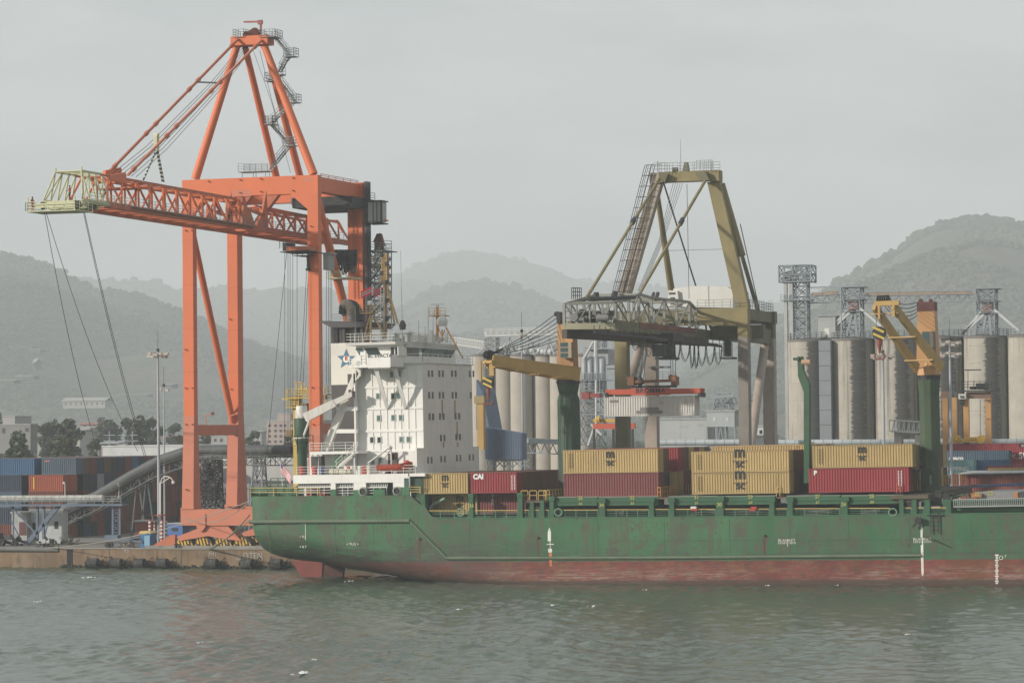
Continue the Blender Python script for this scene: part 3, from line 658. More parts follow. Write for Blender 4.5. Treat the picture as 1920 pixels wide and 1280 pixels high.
# accommodation block -------------------------------------------------------
yA = 5.0; XF = sx(793, yA, 760); zT = sz(760, 681, yA); zL = [sz(700, k, yA) for k in (726, 766, 808, 845)]
XA = sx(671, yA)
q = MB(); q.box(XA, XF, yA, yA+18.6, zC, zT); acc = G('accommodation', q, white)
q = MB()
for px in [675,688.5,701.5,715,728.5,742,755,768.5,781.5]:
    x_ = sx(px, yA); q.box(x_-.07, x_+.07, yA-.07, yA-.001, zC, zT-.15)
for z in zL: q.box(XA, XF+.02, yA-.10, yA-.002, z-.14, z+.14)
q.box(XA, XF+.1, yA-.1, yA-.003, zT-.15, zT+.05)
G('stiffener', q, white, acc)
wf = mat('window_frame', (.60,.59,.55), .5, .05)
def win(cx, cy, wpx=6.6, hpx=10.5, g=glass_g):
    p = SY(cx, cy, yA); w = wpx/14.5/2; h = hpx/15/2
    f = MB(); f.box(p.x-w-.12, p.x+w+.12, yA-.12, yA-.004, p.z-h-.12, p.z+h+.12); fo = G('window', f, wf, acc)
def winp(cx, cy, wpx=6.2, hpx=10, g=glass_g):
    p = SY(cx, cy, yA); w = wpx/14.5/2; h = hpx/15/2
    f = MB(); f.box(p.x-w-.1, p.x+w+.1, yA-.10, yA-.004, p.z-h-.1, p.z+h+.1); f.box(p.x-w, p.x+w, yA-.13, yA-.101, p.z-h, p.z+h)
    ob = f.build('window', [wf, g], SHIP)
    for k in range(6, 12): ob.data.polygons[k].material_index = 1
    ob.parent = acc
for k, (a, c) in enumerate([(749,701),(709,742.5),(737,742),(748,742),(710.3,783.7),(737.5,782.7),(751.7,782.7),(697.7,824.3),(711.3,824.3),(752.5,823.5),(766,823.5),(713.3,863),(699.5,865),(735,702)]):
    winp(a, c, g=glass if k in (2,7,8) else glass_g)
# forward face: grey in shade, slot windows
def fwin(pxc, pyc, single=False):
    for d in ((-3.3, 3.3) if not single else (0,)):
        p = SX(pxc+d, pyc, XF)
        f = MB(); f.box(XF+.003, XF+.07, p.y-.26, p.y+.26, p.z-.42, p.z+.42); f.build('window', mat('slot_window', (.085,.085,.082), .3, .1), SHIP).parent = acc
for row in ([(1080,528),(1155,528),(1245,528),(1370,530)], [(1083,680),(1157,680),(1248,680),(1365,680)], [(1086,832),(1160,830),(1270,828)], [(1166,982),(1275,975)], [(1075,1138),(1168,1130),(1278,1123),(1368,1118)]):
    for a, c in row: fwin(520+a/3.765, 560+c/3.765, (a, c) == (1365, 680))
q = MB()
for a, c in [(1165,720),(1255,720),(1270,870),(1275,1015),(1278,1165),(1175,1015)]:
    p = SX(520+a/3.765, 560+(c+55)/3.765, XF); q.box(XF+.001, XF+.012, p.y-.35, p.y+.25, p.z-1.1, p.z+1.1)
G('rust_stain', q, mat('rust_wash', (.42,.30,.17), .8, .3, dirt=.5, dirtcol=(.55,.52,.47), scale=3), acc)
# side lower house flush with the hull side
q = MB(); zE = sz(780,846,2.4); q.box(sx(745,2.4), XF-.21, 2.4, yA-.3, zC-3, zE); G('lower_house', q, white)
q = MB(); q.box(sx(737,2.4), sx(747,2.4), 2.3, 2.39, sz(740,872,2.4), sz(740,848,2.4)); G('doorway', q, blk)
q = MB(); q.box(XF-.2, XF+.03, 2.4, BEAM-2.2, zB-4, sz(850,838,10)); q.box(XF-3, XF-.2, yA+18.6, BEAM-2.2, zB-4, sz(850,838,10)); G('lower_house', q, white)

# wheelhouse, wings, funnel -------------------------------------------------
yW = 5.0; XW0 = sx(668, yW, 660); XW = sx(757, yW, 660); zR = sz(760, 643, yW)
q = MB(); q.box(XW0, XW, yW, yW+19.2, zT+.05, zR-.152); wh = G('wheelhouse', q, white)
q = MB()
q.prism([(XW0-1.0, yW-1.2, zR-.15), (XW-.6, yW-1.4, zR-.15), (XW+.55, yW+.6, zR-.15), (XW+.7, yW+18, zR-.15), (XW0-1.0, yW+20.5, zR-.15)], (0,0,.35)); q.box(XW+.01, XW+.62, yW+.3, yW+18.4, zR-.55, zR-.152); G('wheelhouse_roof', q, mat('ship_grey_white', (.50,.49,.46), .6, .06, streak=.3, rustcol=(.35,.28,.2)), wh)
q = MB(); q.box(XA-.6, XF+.15, yA-.25, yA+19, zT, zT+.12); q.rail([(XF, 24, zT+.1), (XF, yA+.2, zT+.1), (XW, yA+.0, zT+.1)], h=1.1, step=1.8, r=.04, mids=2); G('bridge_deck', q, white, wh)
# slanted forward windows
za = sz(760, 666, yW); zb_ = sz(760, 650, yW)
q = MB()
def XWp(px, py): return SX(px, py, XW+.05)
a_, c_ = XWp(761, 658).y, XWp(786, 658).y
q.box(XW, XW+.05, a_, c_, za, zb_); G('bridge_window', q, glass, wh)
ys_ = [XWp(px, 658).y for px in np.linspace(790, 846, 10)]
for y0, y1 in zip(ys_, ys_[1:]):
    q = MB(); q.add([(XW+.02, y0+.22, za), (XW+.02, y1-.02, za), (XW+.55, y1+.3, zb_), (XW+.55, y0+.54, zb_), (XW, y0+.22, za), (XW, y1-.02, za), (XW+.5, y1+.3, zb_), (XW+.5, y0+.54, zb_)], [(0,1,2,3),(0,4,5,1),(1,5,6,2),(2,6,7,3),(3,7,4,0)])
    G('bridge_window', q, glass_g, wh)
# aft side windows
for a, c, g in ((670.5, 682, glass_g), (687, 711, glass), (733, 756, glass)):
    q = MB(); xa, xb = sx(a, yW, 660), sx(c, yW, 660); q.prism([(xa+.3*(a<690), yW-.06, za+.1), (xb+.25*(a<690), yW-.06, za+.1), (xb-.25*(a<690), yW-.06, zb_), (xa-.3*(a<690), yW-.06, zb_)], (0,.1,0)); G('bridge_window', q, g, wh)
    if a > 730:
        q = MB()
        for f_ in (.33, .66): q.box(xa+(xb-xa)*f_-.06, xa+(xb-xa)*f_+.06, yW-.12, yW-.065, za, zb_+.1)
        G('mullion', q, wf, wh)
# wing
yV = 0.0; z0 = sz(710, 689, yV); z1 = sz(710, 665, yV)
q = MB(); xa, xb = sx(689.5, yV, 680), sx(732, yV, 680)
q.box(xa, xb, yV, yV+.15, z0, z1); q.box(xb-.15, xb, yV+.15, yW+.5, z0-.1, z1); q.box(xa, xa+.15, yV+.15, yW, z0, z1-.2); q.box(xa, xb, yV+.15, yW+.5, z0-.1, z0+.1)
q.box(sx(733,yV,650)-.1, sx(733,yV,650), 2.5, yW+.5, z1-.1, sz(733, 650, 2)); wing = G('bridge_wing', q, white, wh)
text(wing, 'lettering', 'BC EVACTA', .62, mat('black_lettering', (.04,.04,.045), .6, .1), SY(712, 671.5, yV-.02), FRONT, bold=.01)
q = MB(); xc0 = sx(655, 1.5, 680); q.box(xc0, xa, 1.5, yW, z0+.1, z0+.45); q.rail([(xc0, 1.55, z0+.45), (xa, 1.55, z0+.45)], h=1.2, step=1.3, r=.045, mids=2); q.box(sx(676,1.7,670), sx(686,1.7,670), 1.6, 2.0, z0+.45, z0+2.1); q.tube(SY(672,681,1.45), SY(672,681,1.8), .33, n=12); G('side_platform', q, white, wh)
for px0, px1 in ((700, 724), (735, 758)):
    q = MB(); q.prism([SY(px0,689,2.2), SY(px0+8,689,2.2), SY(px1+4,764,yA-.35), SY(px1-1,766,yA-.35)], (0,.25,0)); G('wing_bracket', q, white, wh)
# funnel casing
yF = 9.0; X0, X1 = sx(621, yF, 700), sx(684, yF, 700)
q = MB(); q.box(X0, X1, yF, yF+9, sz(640,721,yF), sz(640,643,yF)); fun = G('funnel_casing', q, mat('funnel_cream', (.66,.63,.56), .6, .04, streak=.12, rustcol=(.5,.42,.3)))
q = MB(); q.box(X0, X1, yF, yF+9, zC, sz(640,721.2,yF)); G('casing_lower', q, dgrey, fun)
q = MB(); q.box(sx(652,yF,706), sx(659,yF,706), yF-.05, yF, sz(655,719,yF), sz(655,701,yF)); G('door', q, dgrey, fun)
q = MB(); zt0, zt1 = sz(640,643,yF), sz(640,612,yF)
q.box(X0, X0+.9, yF+.1, yF+8.9, zt0, zt1)
for px in (632, 640, 646, 668, 680): q.box(sx(px,yF), sx(px,yF)+.35, yF+.2, yF+.6, zt0, zt1)
q.prism([SY(596,601,yF-.3), SY(621,614,yF-.3), SY(684,613,yF-.3), SY(692,603,yF-.3)], (0, 9.6, 0)); q.rail([SY(622,602,yF), SY(690,602,yF)], h=.9, step=1.6, r=.04)
G('funnel_top', q, dgrey, fun)
q = MB(); q.ladder((sx(633,yF), yF-.1, zt0), (sx(633,yF), yF-.1, zt1), r=.05); q.box(X0+1, X1, yF+1.5, yF+8.5, zt0, zt0+.3); G('funnel_gear', q, blk, fun)
def elbow(cx, r, y):
    q = MB(); pts = [SY(cx,643,y), SY(cx,590,y), SY(cx-1,580,y), SY(cx-5,573,y), SY(cx-11,570,y), SY(cx-16,573,y)]
    for a, c in zip(pts, pts[1:]): q.tube(a, c, r, n=14)
    for p_ in pts[1:-1]: q.sphere(p_, r, 12, 8)
    return q
G('exhaust_pipe', elbow(659, .62, yF+2), mat('exhaust_steel', (.17,.14,.11), .5, .3, streak=.6, rustcol=(.05,.045,.04)), fun, smooth=True)
q = MB(); pts = [SY(a, c, yF+3.5) for a, c in ((668,610),(668,592),(665,583),(660,577),(653,575),(648,578))]
for a, c, r1, r2 in zip(pts, pts[1:], (1.0,1.0,1.0,1.0,.98), (1.0,1.0,1.0,.98,.9)): q.tube(a, c, r1, r2, n=16); q.sphere(c, r2, 14, 8)
q.tube(SY(651,583,yF+3.0), SY(644,577,yF+3.0), .85, .95, n=16); G('exhaust_hood', q, blk, fun, smooth=True)
# star emblem
c = SY(649.5, 673, yF-.02); st = []
for i in range(10):
    r = 1.35 if i % 2 == 0 else .60; a = math.pi/2+i*math.pi/5; st.append((c.x+r*math.cos(a), c.y-.02, c.z+r*math.sin(a)))
q = MB(); q.add(st+[(c.x, c.y-.02, c.z)], [(i, (i+1) % 10, 10) for i in range(10)]); em = G('star_emblem', q, mat('star_blue', (.06,.17,.28), .6, .05), fun)
q = MB(); q.tube(c+V((0,-.06,0)), c+V((0,-.03,0)), .46, n=24); G('emblem_disc', q, mk, em)
t_ = text(SHIP, 'emblem_letter', 'E', .75, mat('letter_red', (.5,.03,.03), .6, .05), c+V((0,-.09,-.27)), FRONT, bold=.03); t_.parent = em

# masts, radar, radome on the monkey island ---------------------------------
zM = zR+.2
def fr(px, py, y): return SY(px, py, y)
q = MB(); q.rail([(XW0-.9, yW-1.1, zM), (XW-.6, yW-1.3, zM), (XW+.5, yW+.6, zM), (XW+.6, yW+18, zM)], h=1.15, step=1.1, r=.035, mids=2); q.rail([(XW0-.9, yW-1.1, zM), (XW0-.9, yW+20, zM)], h=1.15, step=1.4, r=.035, mids=2); G('roof_railing', q, railw, wh)
y1 = 8.0
mast = G('radar_mast', MB().tube(fr(695,642,y1), fr(695,571,y1), .16, n=8), mastm)
q = MB(); q.tube(fr(681,643,y1), fr(693,592,y1), .09, n=6); q.tube(fr(700,586,y1), fr(722,636,y1), .12, n=6); q.bar(fr(684,615,y1), fr(712,615,y1), .1); q.bar(fr(684,628,y1), fr(716,628,y1), .1); G('mast_leg', q, mastm, mast)
q = MB(); p0, p1 = fr(675,588,y1-.8), fr(700,588,y1-.8); q.box(p0.x, p1.x, y1-.8, y1+.8, p0.z, p0.z+.12); q.rail([p0, p1, p1+V((0,1.6,0))], h=1.1, step=.8, r=.04); G('mast_platform', q, mastm, mast)
q = MB(); q.lathe(fr(694,571,y1), [(.35,0),(.35,.35),(.15,.5)], 10); q.box(fr(690,566,y1).x, fr(698,566,y1).x, y1-.15, y1+.15, fr(694,567,y1).z, fr(694,564,y1).z); G('radar_scanner', q, railw, mast)
y2 = 13.0
mast = G('main_mast', MB().tube(fr(722,636,y2), fr(721.5,530,y2), .34, .26, n=10), mat('mast_brown', (.30,.19,.10), .6, .15, rust=.4))
q = MB(); q.lattice(fr(722,530,y2), fr(722,476,y2), .8, .6, 9, r=.07); G('mast_lattice', q, mastm, mast)
q = MB(); q.tube(fr(724,530,y2), fr(746,607,y2), .14, n=6); q.tube(fr(724,530,y2+2), fr(740,607,y2+2), .12, n=6); q.bar(fr(728,590,y2), fr(740,590,y2), .08); G('mast_stay', q, mastm, mast)
q = MB()
for py in range(478, 600, 17): p_ = fr(727 if py % 2 else 717, py, y2); q.box(p_.x-.18, p_.x+.18, y2-.5, y2-.1, p_.z-.28, p_.z+.28)
for py in (475, 492, 515, 560): q.bar(fr(714,py,y2), fr(730,py,y2), .08)
G('signal_lamps', q, blk, mast)
q = MB(); q.ladder(fr(717,640,y2-.5), fr(717,540,y2-.5), w=.45, r=.045); G('mast_ladder', q, railw, mast)
y3 = 20.0
mast = G('radar_mast', MB().tube(fr(820,640,y3), fr(820,574,y3), .2, n=8), mat('mast_orange', (.50,.25,.07), .6, .1, rust=.3))
q = MB(); q.tube(fr(836,613,y3), fr(868,672,y3), .1, n=6); q.tube(fr(829,618,y3), fr(829,642,y3), .1, n=6); q.tube(fr(825,643,y3), fr(834,618,y3), .08); q.tube(fr(820,610,y3), fr(832,638,y3), .07); G('mast_leg', q, MATS['mast_orange'], mast)
q = MB(); p0, p1 = fr(805,593,y3-.8), fr(835,593,y3-.8); q.box(p0.x, p1.x, y3-.8, y3+.8, p0.z, p0.z+.12); q.rail([p0, p1], h=1.1, step=.9, r=.04); G('mast_platform', q, MATS['mast_orange'], mast)
q = MB(); q.bar(fr(807,571,y3), fr(834,570,y3), .12, .12); q.lathe(fr(820,577,y3), [(.25,0),(.25,.3)], 8); G('radar_scanner', q, railw, mast)
q = MB(); q.lathe(fr(829,611,y3-1), [(.62,0),(.72,.3),(.72,.7),(.6,1.05),(.35,1.28),(.05,1.36)], 18); G('radome', q, railw, smooth=True)
q = MB()
for px, py0, py1, y in ((666,640,572,6),(755,640,470,10),(785,640,600,12),(803,640,573,18),(731,640,610,8),(797,640,612,14),(812,640,585,22)): q.tube(fr(px,py0,y), fr(px-(4 if px==755 else 0),py1,y), .05, .03, n=5)
G('whip_antenna', q, mat('antenna', (.3,.3,.3), .6, .1))
q = MB()
for k in range(16):
    px = random.uniform(735, 845); y = random.uniform(8, 20); p_ = fr(px, 640, y); p_.z = zM; h = random.uniform(.7, 1.7); w = random.uniform(.12, .4); q.box(p_.x-w, p_.x+w, p_.y-w, p_.y+w, p_.z, p_.z+h)
tag(G('roof_equipment', q, railw), kind='stuff')
q = MB(); q.lathe(fr(755,618,10), [(.35,0),(.5,.6),(.2,1.2)], 10); G('searchlight', q, dgrey)
q = MB(); p0 = fr(735,632,10); q.rail([fr(735,624,10), fr(768,622,10)], h=1.3, step=1.1, r=.04); q.box(fr(735,626,10).x, fr(768,626,10).x, 9.5, 12, fr(735,626,10).z, fr(735,624,10).z); q.tube(fr(740,642,10), fr(740,624,10), .07); q.tube(fr(764,642,10), fr(764,624,10), .07); G('compass_platform', q, railw)
# ================================================================ CONTAINERS
CW = 2.44
CC = {'sand': (0.42, 0.305, 0.135), 'red': (0.28, 0.038, 0.045), 'maroon': (0.19, 0.055, 0.055), 'brown': (0.12, 0.068, 0.04), 'rust': (0.15, 0.042, 0.028), 'brick': (0.25, 0.075, 0.06), 'navy': (0.026, 0.042, 0.072), 'blue': (0.045, 0.12, 0.23),
      'slate': (0.07, 0.115, 0.16), 'teal': (0.22, 0.40, 0.40), 'white': (0.52, 0.51, 0.48), 'orange': (0.32, 0.075, 0.04), 'grey': (0.25, 0.27, 0.28), 'dkgreen': (0.04, 0.09, 0.07), 'charcoal': (0.026, 0.034, 0.042)}
WORD = {'sand': 'sand yellow', 'red': 'crimson red', 'maroon': 'maroon', 'brown': 'brown', 'rust': 'rust brown', 'brick': 'brick red', 'navy': 'navy blue', 'blue': 'bright blue', 'slate': 'slate blue', 'teal': 'pale teal', 'white': 'white', 'orange': 'orange red', 'grey': 'grey', 'dkgreen': 'dark green', 'charcoal': 'charcoal'}
def cmat(c): return mat('container_'+c, CC[c], .6, .08, rust=.55 if c in ('white', 'sand') else .3, streak=.35 if c != 'white' else .15, rustcol=(.20, .10, .05) if c != 'white' else (.3, .2, .12), dirt=.30, dirtcol=tuple(x*.45 for x in CC[c]), rnd=.10, scale=.8)
PROTO = {}
def zig(L0, L1, pitch, dep):
    pts = []; n = max(2, int(round((L1-L0)/pitch))); p = (L1-L0)/n
    for i in range(n):
        a = L0+i*p; pts += [(a, 0), (a+p*.34, 0), (a+p*.5, dep), (a+p*.84, dep)]
    pts.append((L1, 0)); return pts
def container_meshes(L_, H, c):
    key = (L_, H, c)
    if key in PROTO: return PROTO[key]
    m = cmat(c); dk = mat('container_frame_'+c, tuple(x*.85 for x in CC[c]), .6, .1, rust=.5, rustcol=(.18, .09, .05), rnd=.1)
    q = MB(); z0, z1 = .16, H-.12; pt = zig(.14, L_-.14, .335, .075)
    for yb, sgn in ((.02, 1), (CW-.02, -1)):
        vs = [(a, yb+sgn*d, z) for z in (z0, z1) for a, d in pt]; k = len(pt)
        q.add(vs, [(i, i+1, k+i+1, k+i) if sgn > 0 else (i, k+i, k+i+1, i+1) for i in range(k-1)])
    pt = zig(.12, L_-.12, .42, .03); k = len(pt)
    q.add([(a, y, H-.03-d) for y in (.05, CW-.05) for a, d in pt], [(i, i+1, k+i+1, k+i) for i in range(k-1)])
    pt = zig(.12, CW-.12, .27, .05); k = len(pt)
    q.add([(.03+d, a, z) for z in (z0, z1) for a, d in pt], [(i, k+i, k+i+1, i+1) for i in range(k-1)])
    q.box(.06, L_-.06, .06, CW-.06, .12, .16)
    body = q.build('side_panels', m); 
    q = MB()
    for x in (0, L_-.14):
        for y in (0, CW-.14): q.box(x, x+.14, y, y+.14, .12, H-.12); q.box(x-.005, x+.145, y-.005, y+.145, 0, .12); q.box(x-.005, x+.145, y-.005, y+.145, H-.12, H)
    for y in (.005, CW-.085): q.box(.15, L_-.15, y, y+.08, H-.11, H-.015); q.box(.15, L_-.15, y, y+.08, .02, .155)
    for x in (.005, L_-.085): q.box(x, x+.08, .145, CW-.145, H-.11, H-.015); q.box(x, x+.08, .145, CW-.145, .02, .155)
    frame = q.build('corner_frame', dk)
    q = MB(); q.box(L_-.10, L_-.05, .15, CW/2-.01, .16, H-.12); q.box(L_-.10, L_-.05, CW/2+.01, CW-.15, .16, H-.12)
    for y in (.45, .95, 1.49, 1.99): q.tube((L_-.03, y, .1), (L_-.03, y, H-.1), .022, n=5); q.box(L_-.05, L_-.01, y-.2, y+.05, 1.05, 1.12)
    door = q.build('door', m)
    meshes = [('side_panels', body.data), ('corner_frame', frame.data), ('door', door.data)]
    for o in (body, frame, door): bpy.data.objects.remove(o)
    PROTO[key] = meshes; return meshes
def container(loc, L_, H, c, label, group, rot=(0,0,0), logo=None, scale=1.0):
    o = thing('shipping_container', label, 'container', loc, group, rot=rot)
    for nme, me in container_meshes(L_, H, c):
        ob = bpy.data.objects.new(nme, me); COL.objects.link(ob); ob.parent = o
    if logo: logo(o, L_, H)
    return o
ink = mat('logo_black', (.028,.028,.028), .7, .1); inkw = mat('logo_white', (.68,.68,.66), .7, .05); inkd = mat('logo_faded', (.06,.05,.03), .7, .2)
def small_codes(o, x, H, m, n=2):
    for k in range(n):
        q = MB()
        for i in range(11): q.box(x+k*.35-.07, x+k*.35+.07, -.012, -.004, H-.5-i*.17, H-.4-i*.17)
        q.build('code_marks', m, o)
def logo_m(big=1.0, fx=.5, zc=.52):
    def f(o, L_, H):
        s = big; cx = L_*fx; zc_ = H*zc
        text(o, 'logo_letter', 'm', 1.7*s, ink, (cx, -.02, zc_+.09*s), FRONT, bold=.05*s, sx=.95)
        q = MB(); q.box(cx-.80*s, cx+.80*s, -.03, -.005, zc_-.03*s, zc_+.03*s); q.build('logo_bar', ink, o)
        text(o, 'logo_letter', 'sc', 1.2*s, ink, (cx, -.02, zc_-.88*s), FRONT, bold=.03*s, sx=1.0)
        small_codes(o, L_*.07, H, inkd)
    return f
def logo_text(s, size, fx, z, m=inkw, bold=.04, sxx=1.0, codes=True, align='CENTER'):
    def f(o, L_, H):
        text(o, 'logo_letter', s, size, m, (L_*fx, -.02, z), FRONT, bold=bold, sx=sxx, align=align)
        if codes: small_codes(o, L_*.9, H, m)
    return f
def ship_cont(px, py, y, L_, H, c, label, group='containers stacked on the ship deck', logo=None, bottom=True, dx=0):
    p = SY(px, py, y); p.x += dx
    return container(SM @ p, L_, H, c, label, group, rot=(0, -TRIM, 0), logo=logo)
def at_ship(p): return SM @ V(p)
F20, F40 = 6.06, 12.19
# bay 1 (short containers aft)
y0 = .7; zb1 = sz(835, 925.5, y0); xa1, xb1 = sx(792, y0, 905), sx(882.5, y0, 905)
G1 = 'short containers stacked just forward of the superstructure'
rows1 = ['red','brown','brown','brown','maroon','brown','maroon','brown','rust']
rows0 = ['sand','maroon','sand','brown','sand','maroon','brown','sand','maroon']
for r in range(9):
    y = y0+r*2.52
    container(at_ship((xa1, y, zb1)), F20, 2.6, rows0[r], ('sand yellow short container with black logo beside the superstructure, upper tier' if r == 0 else f'{WORD[rows0[r]]} short container, {ORD[r]} row inboard against the superstructure front'), G1, (0,-TRIM,0), logo_m(.78, .5, .52) if r == 0 else None)
    container(at_ship((xb1, y, zb1)), F20, 2.6, rows1[r], ('crimson short container lettered CAI right of the yellow one' if r == 0 else f'{WORD[rows1[r]]} short container {ORD[r]} row inboard, its end in shade behind the CAI container'), G1, (0,-TRIM,0), logo_text('CAI', .85, .17, 1.65, bold=.05) if r == 0 else None)
zl = zb1-2.62
container(at_ship((xa1+.4, 2.9, zl)), F20, 2.6, 'sand', 'shaded sand container with black logo below deck edge, under the upper yellow one', G1, (0,-TRIM,0), logo_m(.78, .62, .5))
container(at_ship((xb1+.4, 2.9, zl)), F20, 2.6, 'maroon', 'shaded maroon container lettered TEX, under the crimson CAI one', G1, (0,-TRIM,0), None)
o = bpy.data.objects[[k.name for k in bpy.data.objects if k.get('label', '').startswith('shaded maroon container lettered TEX')][0]]
for k, s in enumerate('TEX'): text(o, 'logo_letter', s, .5, inkw, (1.7, -.02, 1.9-k*.45), FRONT, bold=.02)
for r in (2, 4, 6, 8):
    container(at_ship((xb1+.4, 2.9+r*2.52, zl)), F20, 2.6, 'maroon', f'maroon short container on the lower tier, {ORD[r]} row inboard in the shade', G1, (0,-TRIM,0))
# bay 2
G2 = 'long containers two tiers high ahead of the first deck crane'
zb2 = sz(1147, 931, y0); x2 = sx(1056.5, y0, 900)
for r, (a, c) in enumerate([('sand','maroon'), ('brown','charcoal')]):
    y = y0+r*2.52
    container(at_ship((x2, y, zb2)), F40, 2.9, c, ('faded maroon long container under a yellow one, right of the green crane post' if r == 0 else 'charcoal container end seen beside the maroon one on the lower tier'), G2, (0,-TRIM,0))
    container(at_ship((x2, y, zb2+2.93)), F40, 2.9, a, ('sand yellow long container with black logo, on top of the faded maroon one' if r == 0 else 'brown container end seen beside the upper yellow container with the logo'), G2, (0,-TRIM,0), logo_m(.9) if r == 0 else None)
for r in range(3, 9):
    y = y0+r*2.52; a, c = [('red','sand'), ('brown','maroon'), ('sand','brown'), ('maroon','sand'), ('sand','rust'), ('brown','sand')][r-3]
    container(at_ship((x2+.4, y, zb2+.05)), F40, 2.9, c, f'{WORD[c]} long container on the lower tier, {ORD[r]} row inboard behind the faded maroon one', G2, (0,-TRIM,0))
    container(at_ship((x2+.4, y, zb2+2.98)), F40, 2.9, a, f'{WORD[a]} long container on the upper tier, {ORD[r]} row inboard behind the yellow one', G2, (0,-TRIM,0))
# bay 3
G3 = 'long containers two tiers high amidships with large black logos'
zb3 = sz(1390, 925.6, y0); x3 = sx(1296.5, y0, 880)
for r in range(9):
    y = y0+r*2.52; a, c = [('sand','sand'), ('brown','maroon'), ('maroon','charcoal'), ('sand','brown'), ('sand','maroon'), ('brown','sand'), ('sand','rust'), ('maroon','sand'), ('sand','brown')][r]
    h = 2.6; up = 2.62; extra = .3 if r > 2 else 0
    container(at_ship((x3+(.5 if r > 2 else 0), y, zb3)), F40, h+extra, c, ('sand container with big black logo on the lower tier amidships' if r == 0 else f'{WORD[c]} container on the lower tier, {ORD[r]} row inboard behind the lower big logo'), G3, (0,-TRIM,0), logo_m(1.15) if r == 0 else None)
    container(at_ship((x3+(.5 if r > 2 else 0), y, zb3+up+extra)), F40, h+extra, a, ('sand container with big black logo on the upper tier amidships' if r == 0 else f'{WORD[a]} container on the upper tier, {ORD[r]} row inboard behind the upper big logo'), G3, (0,-TRIM,0), logo_m(1.15) if r == 0 else None)
# bay 4
G4 = 'long containers two tiers high aft of the second deck crane'
zb4 = sz(1612, 922.5, y0); x4 = sx(1516, y0, 900); x4b = sx(1523, y0, 850)
container(at_ship((x4, y0, zb4)), F40, 2.9, 'red', 'crimson long container with small white mark, under the weathered yellow one', G4, (0,-TRIM,0), logo_text('P', .75, .07, 2.0))
container(at_ship((x4b, y0, zb4+2.93)), F40, 2.75, 'sand', 'weathered sand container with rusty edges and small logo above the crimson one', G4, (0,-TRIM,0), logo_m(.85))
for r in range(1, 9):
    y = y0+r*2.52; a, c = [('sand','brown'), ('brown','sand'), ('rust','brown'), ('sand','maroon'), ('brown','sand'), ('sand','rust'), ('maroon','sand'), ('sand','brown')][r-1]
    container(at_ship((x4+.3, y, zb4)), F40, 2.6, c, f'{WORD[c]} container on the lower tier, {ORD[r]} row inboard behind the crimson one', G4, (0,-TRIM,0))
    container(at_ship((x4+.3, y, zb4+2.62)), F40, 2.9, a, f'{WORD[a]} container on the upper tier, {ORD[r]} row inboard behind the rusty edged yellow one', G4, (0,-TRIM,0))

# ---------------------------------------------------------------- hatch coamings, pillars, rails on the ship
zc1, zc0 = lambda px: sz(px, 931.5-(px-1200)*.006, .4), lambda px: sz(px, 947-(px-1200)*.006, .4)
def coam(a, c, name='hatch_coaming'):
    q = MB(); q.box(sx(a), sx(c), .4, 3.2, zc0((a+c)/2), zc1((a+c)/2)); q.box(sx(a)+.05, sx(c)-.05, .30, .42, zc0((a+c)/2)+.42, zc0((a+c)/2)+.50)
    ob = G(name, q, green_d)
    q = MB(); q.box(sx(a)-.1, sx(c)+.1, .5, BEAM-.5, zc1((a+c)/2)+.002, zc1((a+c)/2)+.10); G('hatch_cover', q, mat('hatch_grey', (.20,.21,.18), .8, .15, rust=.5, dirt=.4), ob)
    return ob
for a, c in ((1037, 1118), (1121, 1232), (1253, 1343), (1347, 1452), (1475, 1573), (1577, 1690)): coam(a, c)
q = MB(); q.box(sx(976), sx(1690), 3.21, 3.4, ZD, zc0(1300)+.05); q.box(sx(797), sx(976), 2.6, 2.75, ZD, ZD+1.2); G('passage_wall', q, mat('passage_green', (.03,.065,.042), .8, .2, rust=.4, dirt=.4))
def pillar(px, w, top, py0=968, wtop=None):
    q = MB(); z1 = sz(px, top, 0); z0 = sz(px, py0, 0)-.3
    q.box(sx(px-w/2), sx(px+w/2), .02, .9, z0, z1)
    if wtop: q.box(sx(px-wtop/2), sx(px+wtop/2), -.06, 1.0, z1, z1+.5)
    return G('hull_pillar', q, green_d)
for px, w, top, wt_ in ((793, 8, 926, None), (883, 8, 933, 10), (975, 9, 931, 11), (997, 7, 941, None), (1016, 8, 938, None), (1034, 8, 938, 12), (1128, 12, 942, 15), (1221, 9, 941, 13), (1259, 9, 941, 13), (1349, 14, 938, 18), (1447, 9, 940, 13), (1481, 10, 940, 14), (1582, 14, 939, 20), (1690, 8, 936, None), (1714, 9, 936, None), (1738, 10, 936, None), (1779, 8, 938, None)):
    pillar(px, w, top, wtop=wt_)
q = MB(); q.box(sx(1669), sx(1741), -.1, 2.0, sz(1700, 935), sz(1700, 928.5)); G('crane_platform_edge', q, mat('platform_brown', (.10,.085,.055), .8, .2, rust=.5))
q = MB(); q.box(sx(768), sx(792), 2.2, 3.0, sz(780, 945), sz(780, 930)); G('bay_gear', q, dgrey)
numm = mat('number_yellow', (.34,.34,.11), .7, .05)
for px, s in ((1087,'35'), (1184,'33'), (1305,'31'), (1406,'29'), (1532,'27'), (1634,'25')):
    text(SHIP, 'bay_number', s, .62, numm, (sx(px), .36, zc0(px)+.62), FRONT, bold=.02); text(SHIP, 'bay_number', s, .5, numm, (sx(px), .36, zc0(px)+.02), FRONT, bold=.02)
for px, s in ((884,'36'), (1128,'34'), (1349,'30'), (1582,'26')): text(SHIP, 'bay_number', s, .6, numm, SY(px, 951-(px-1200)*.004, -.02), FRONT, bold=.02)
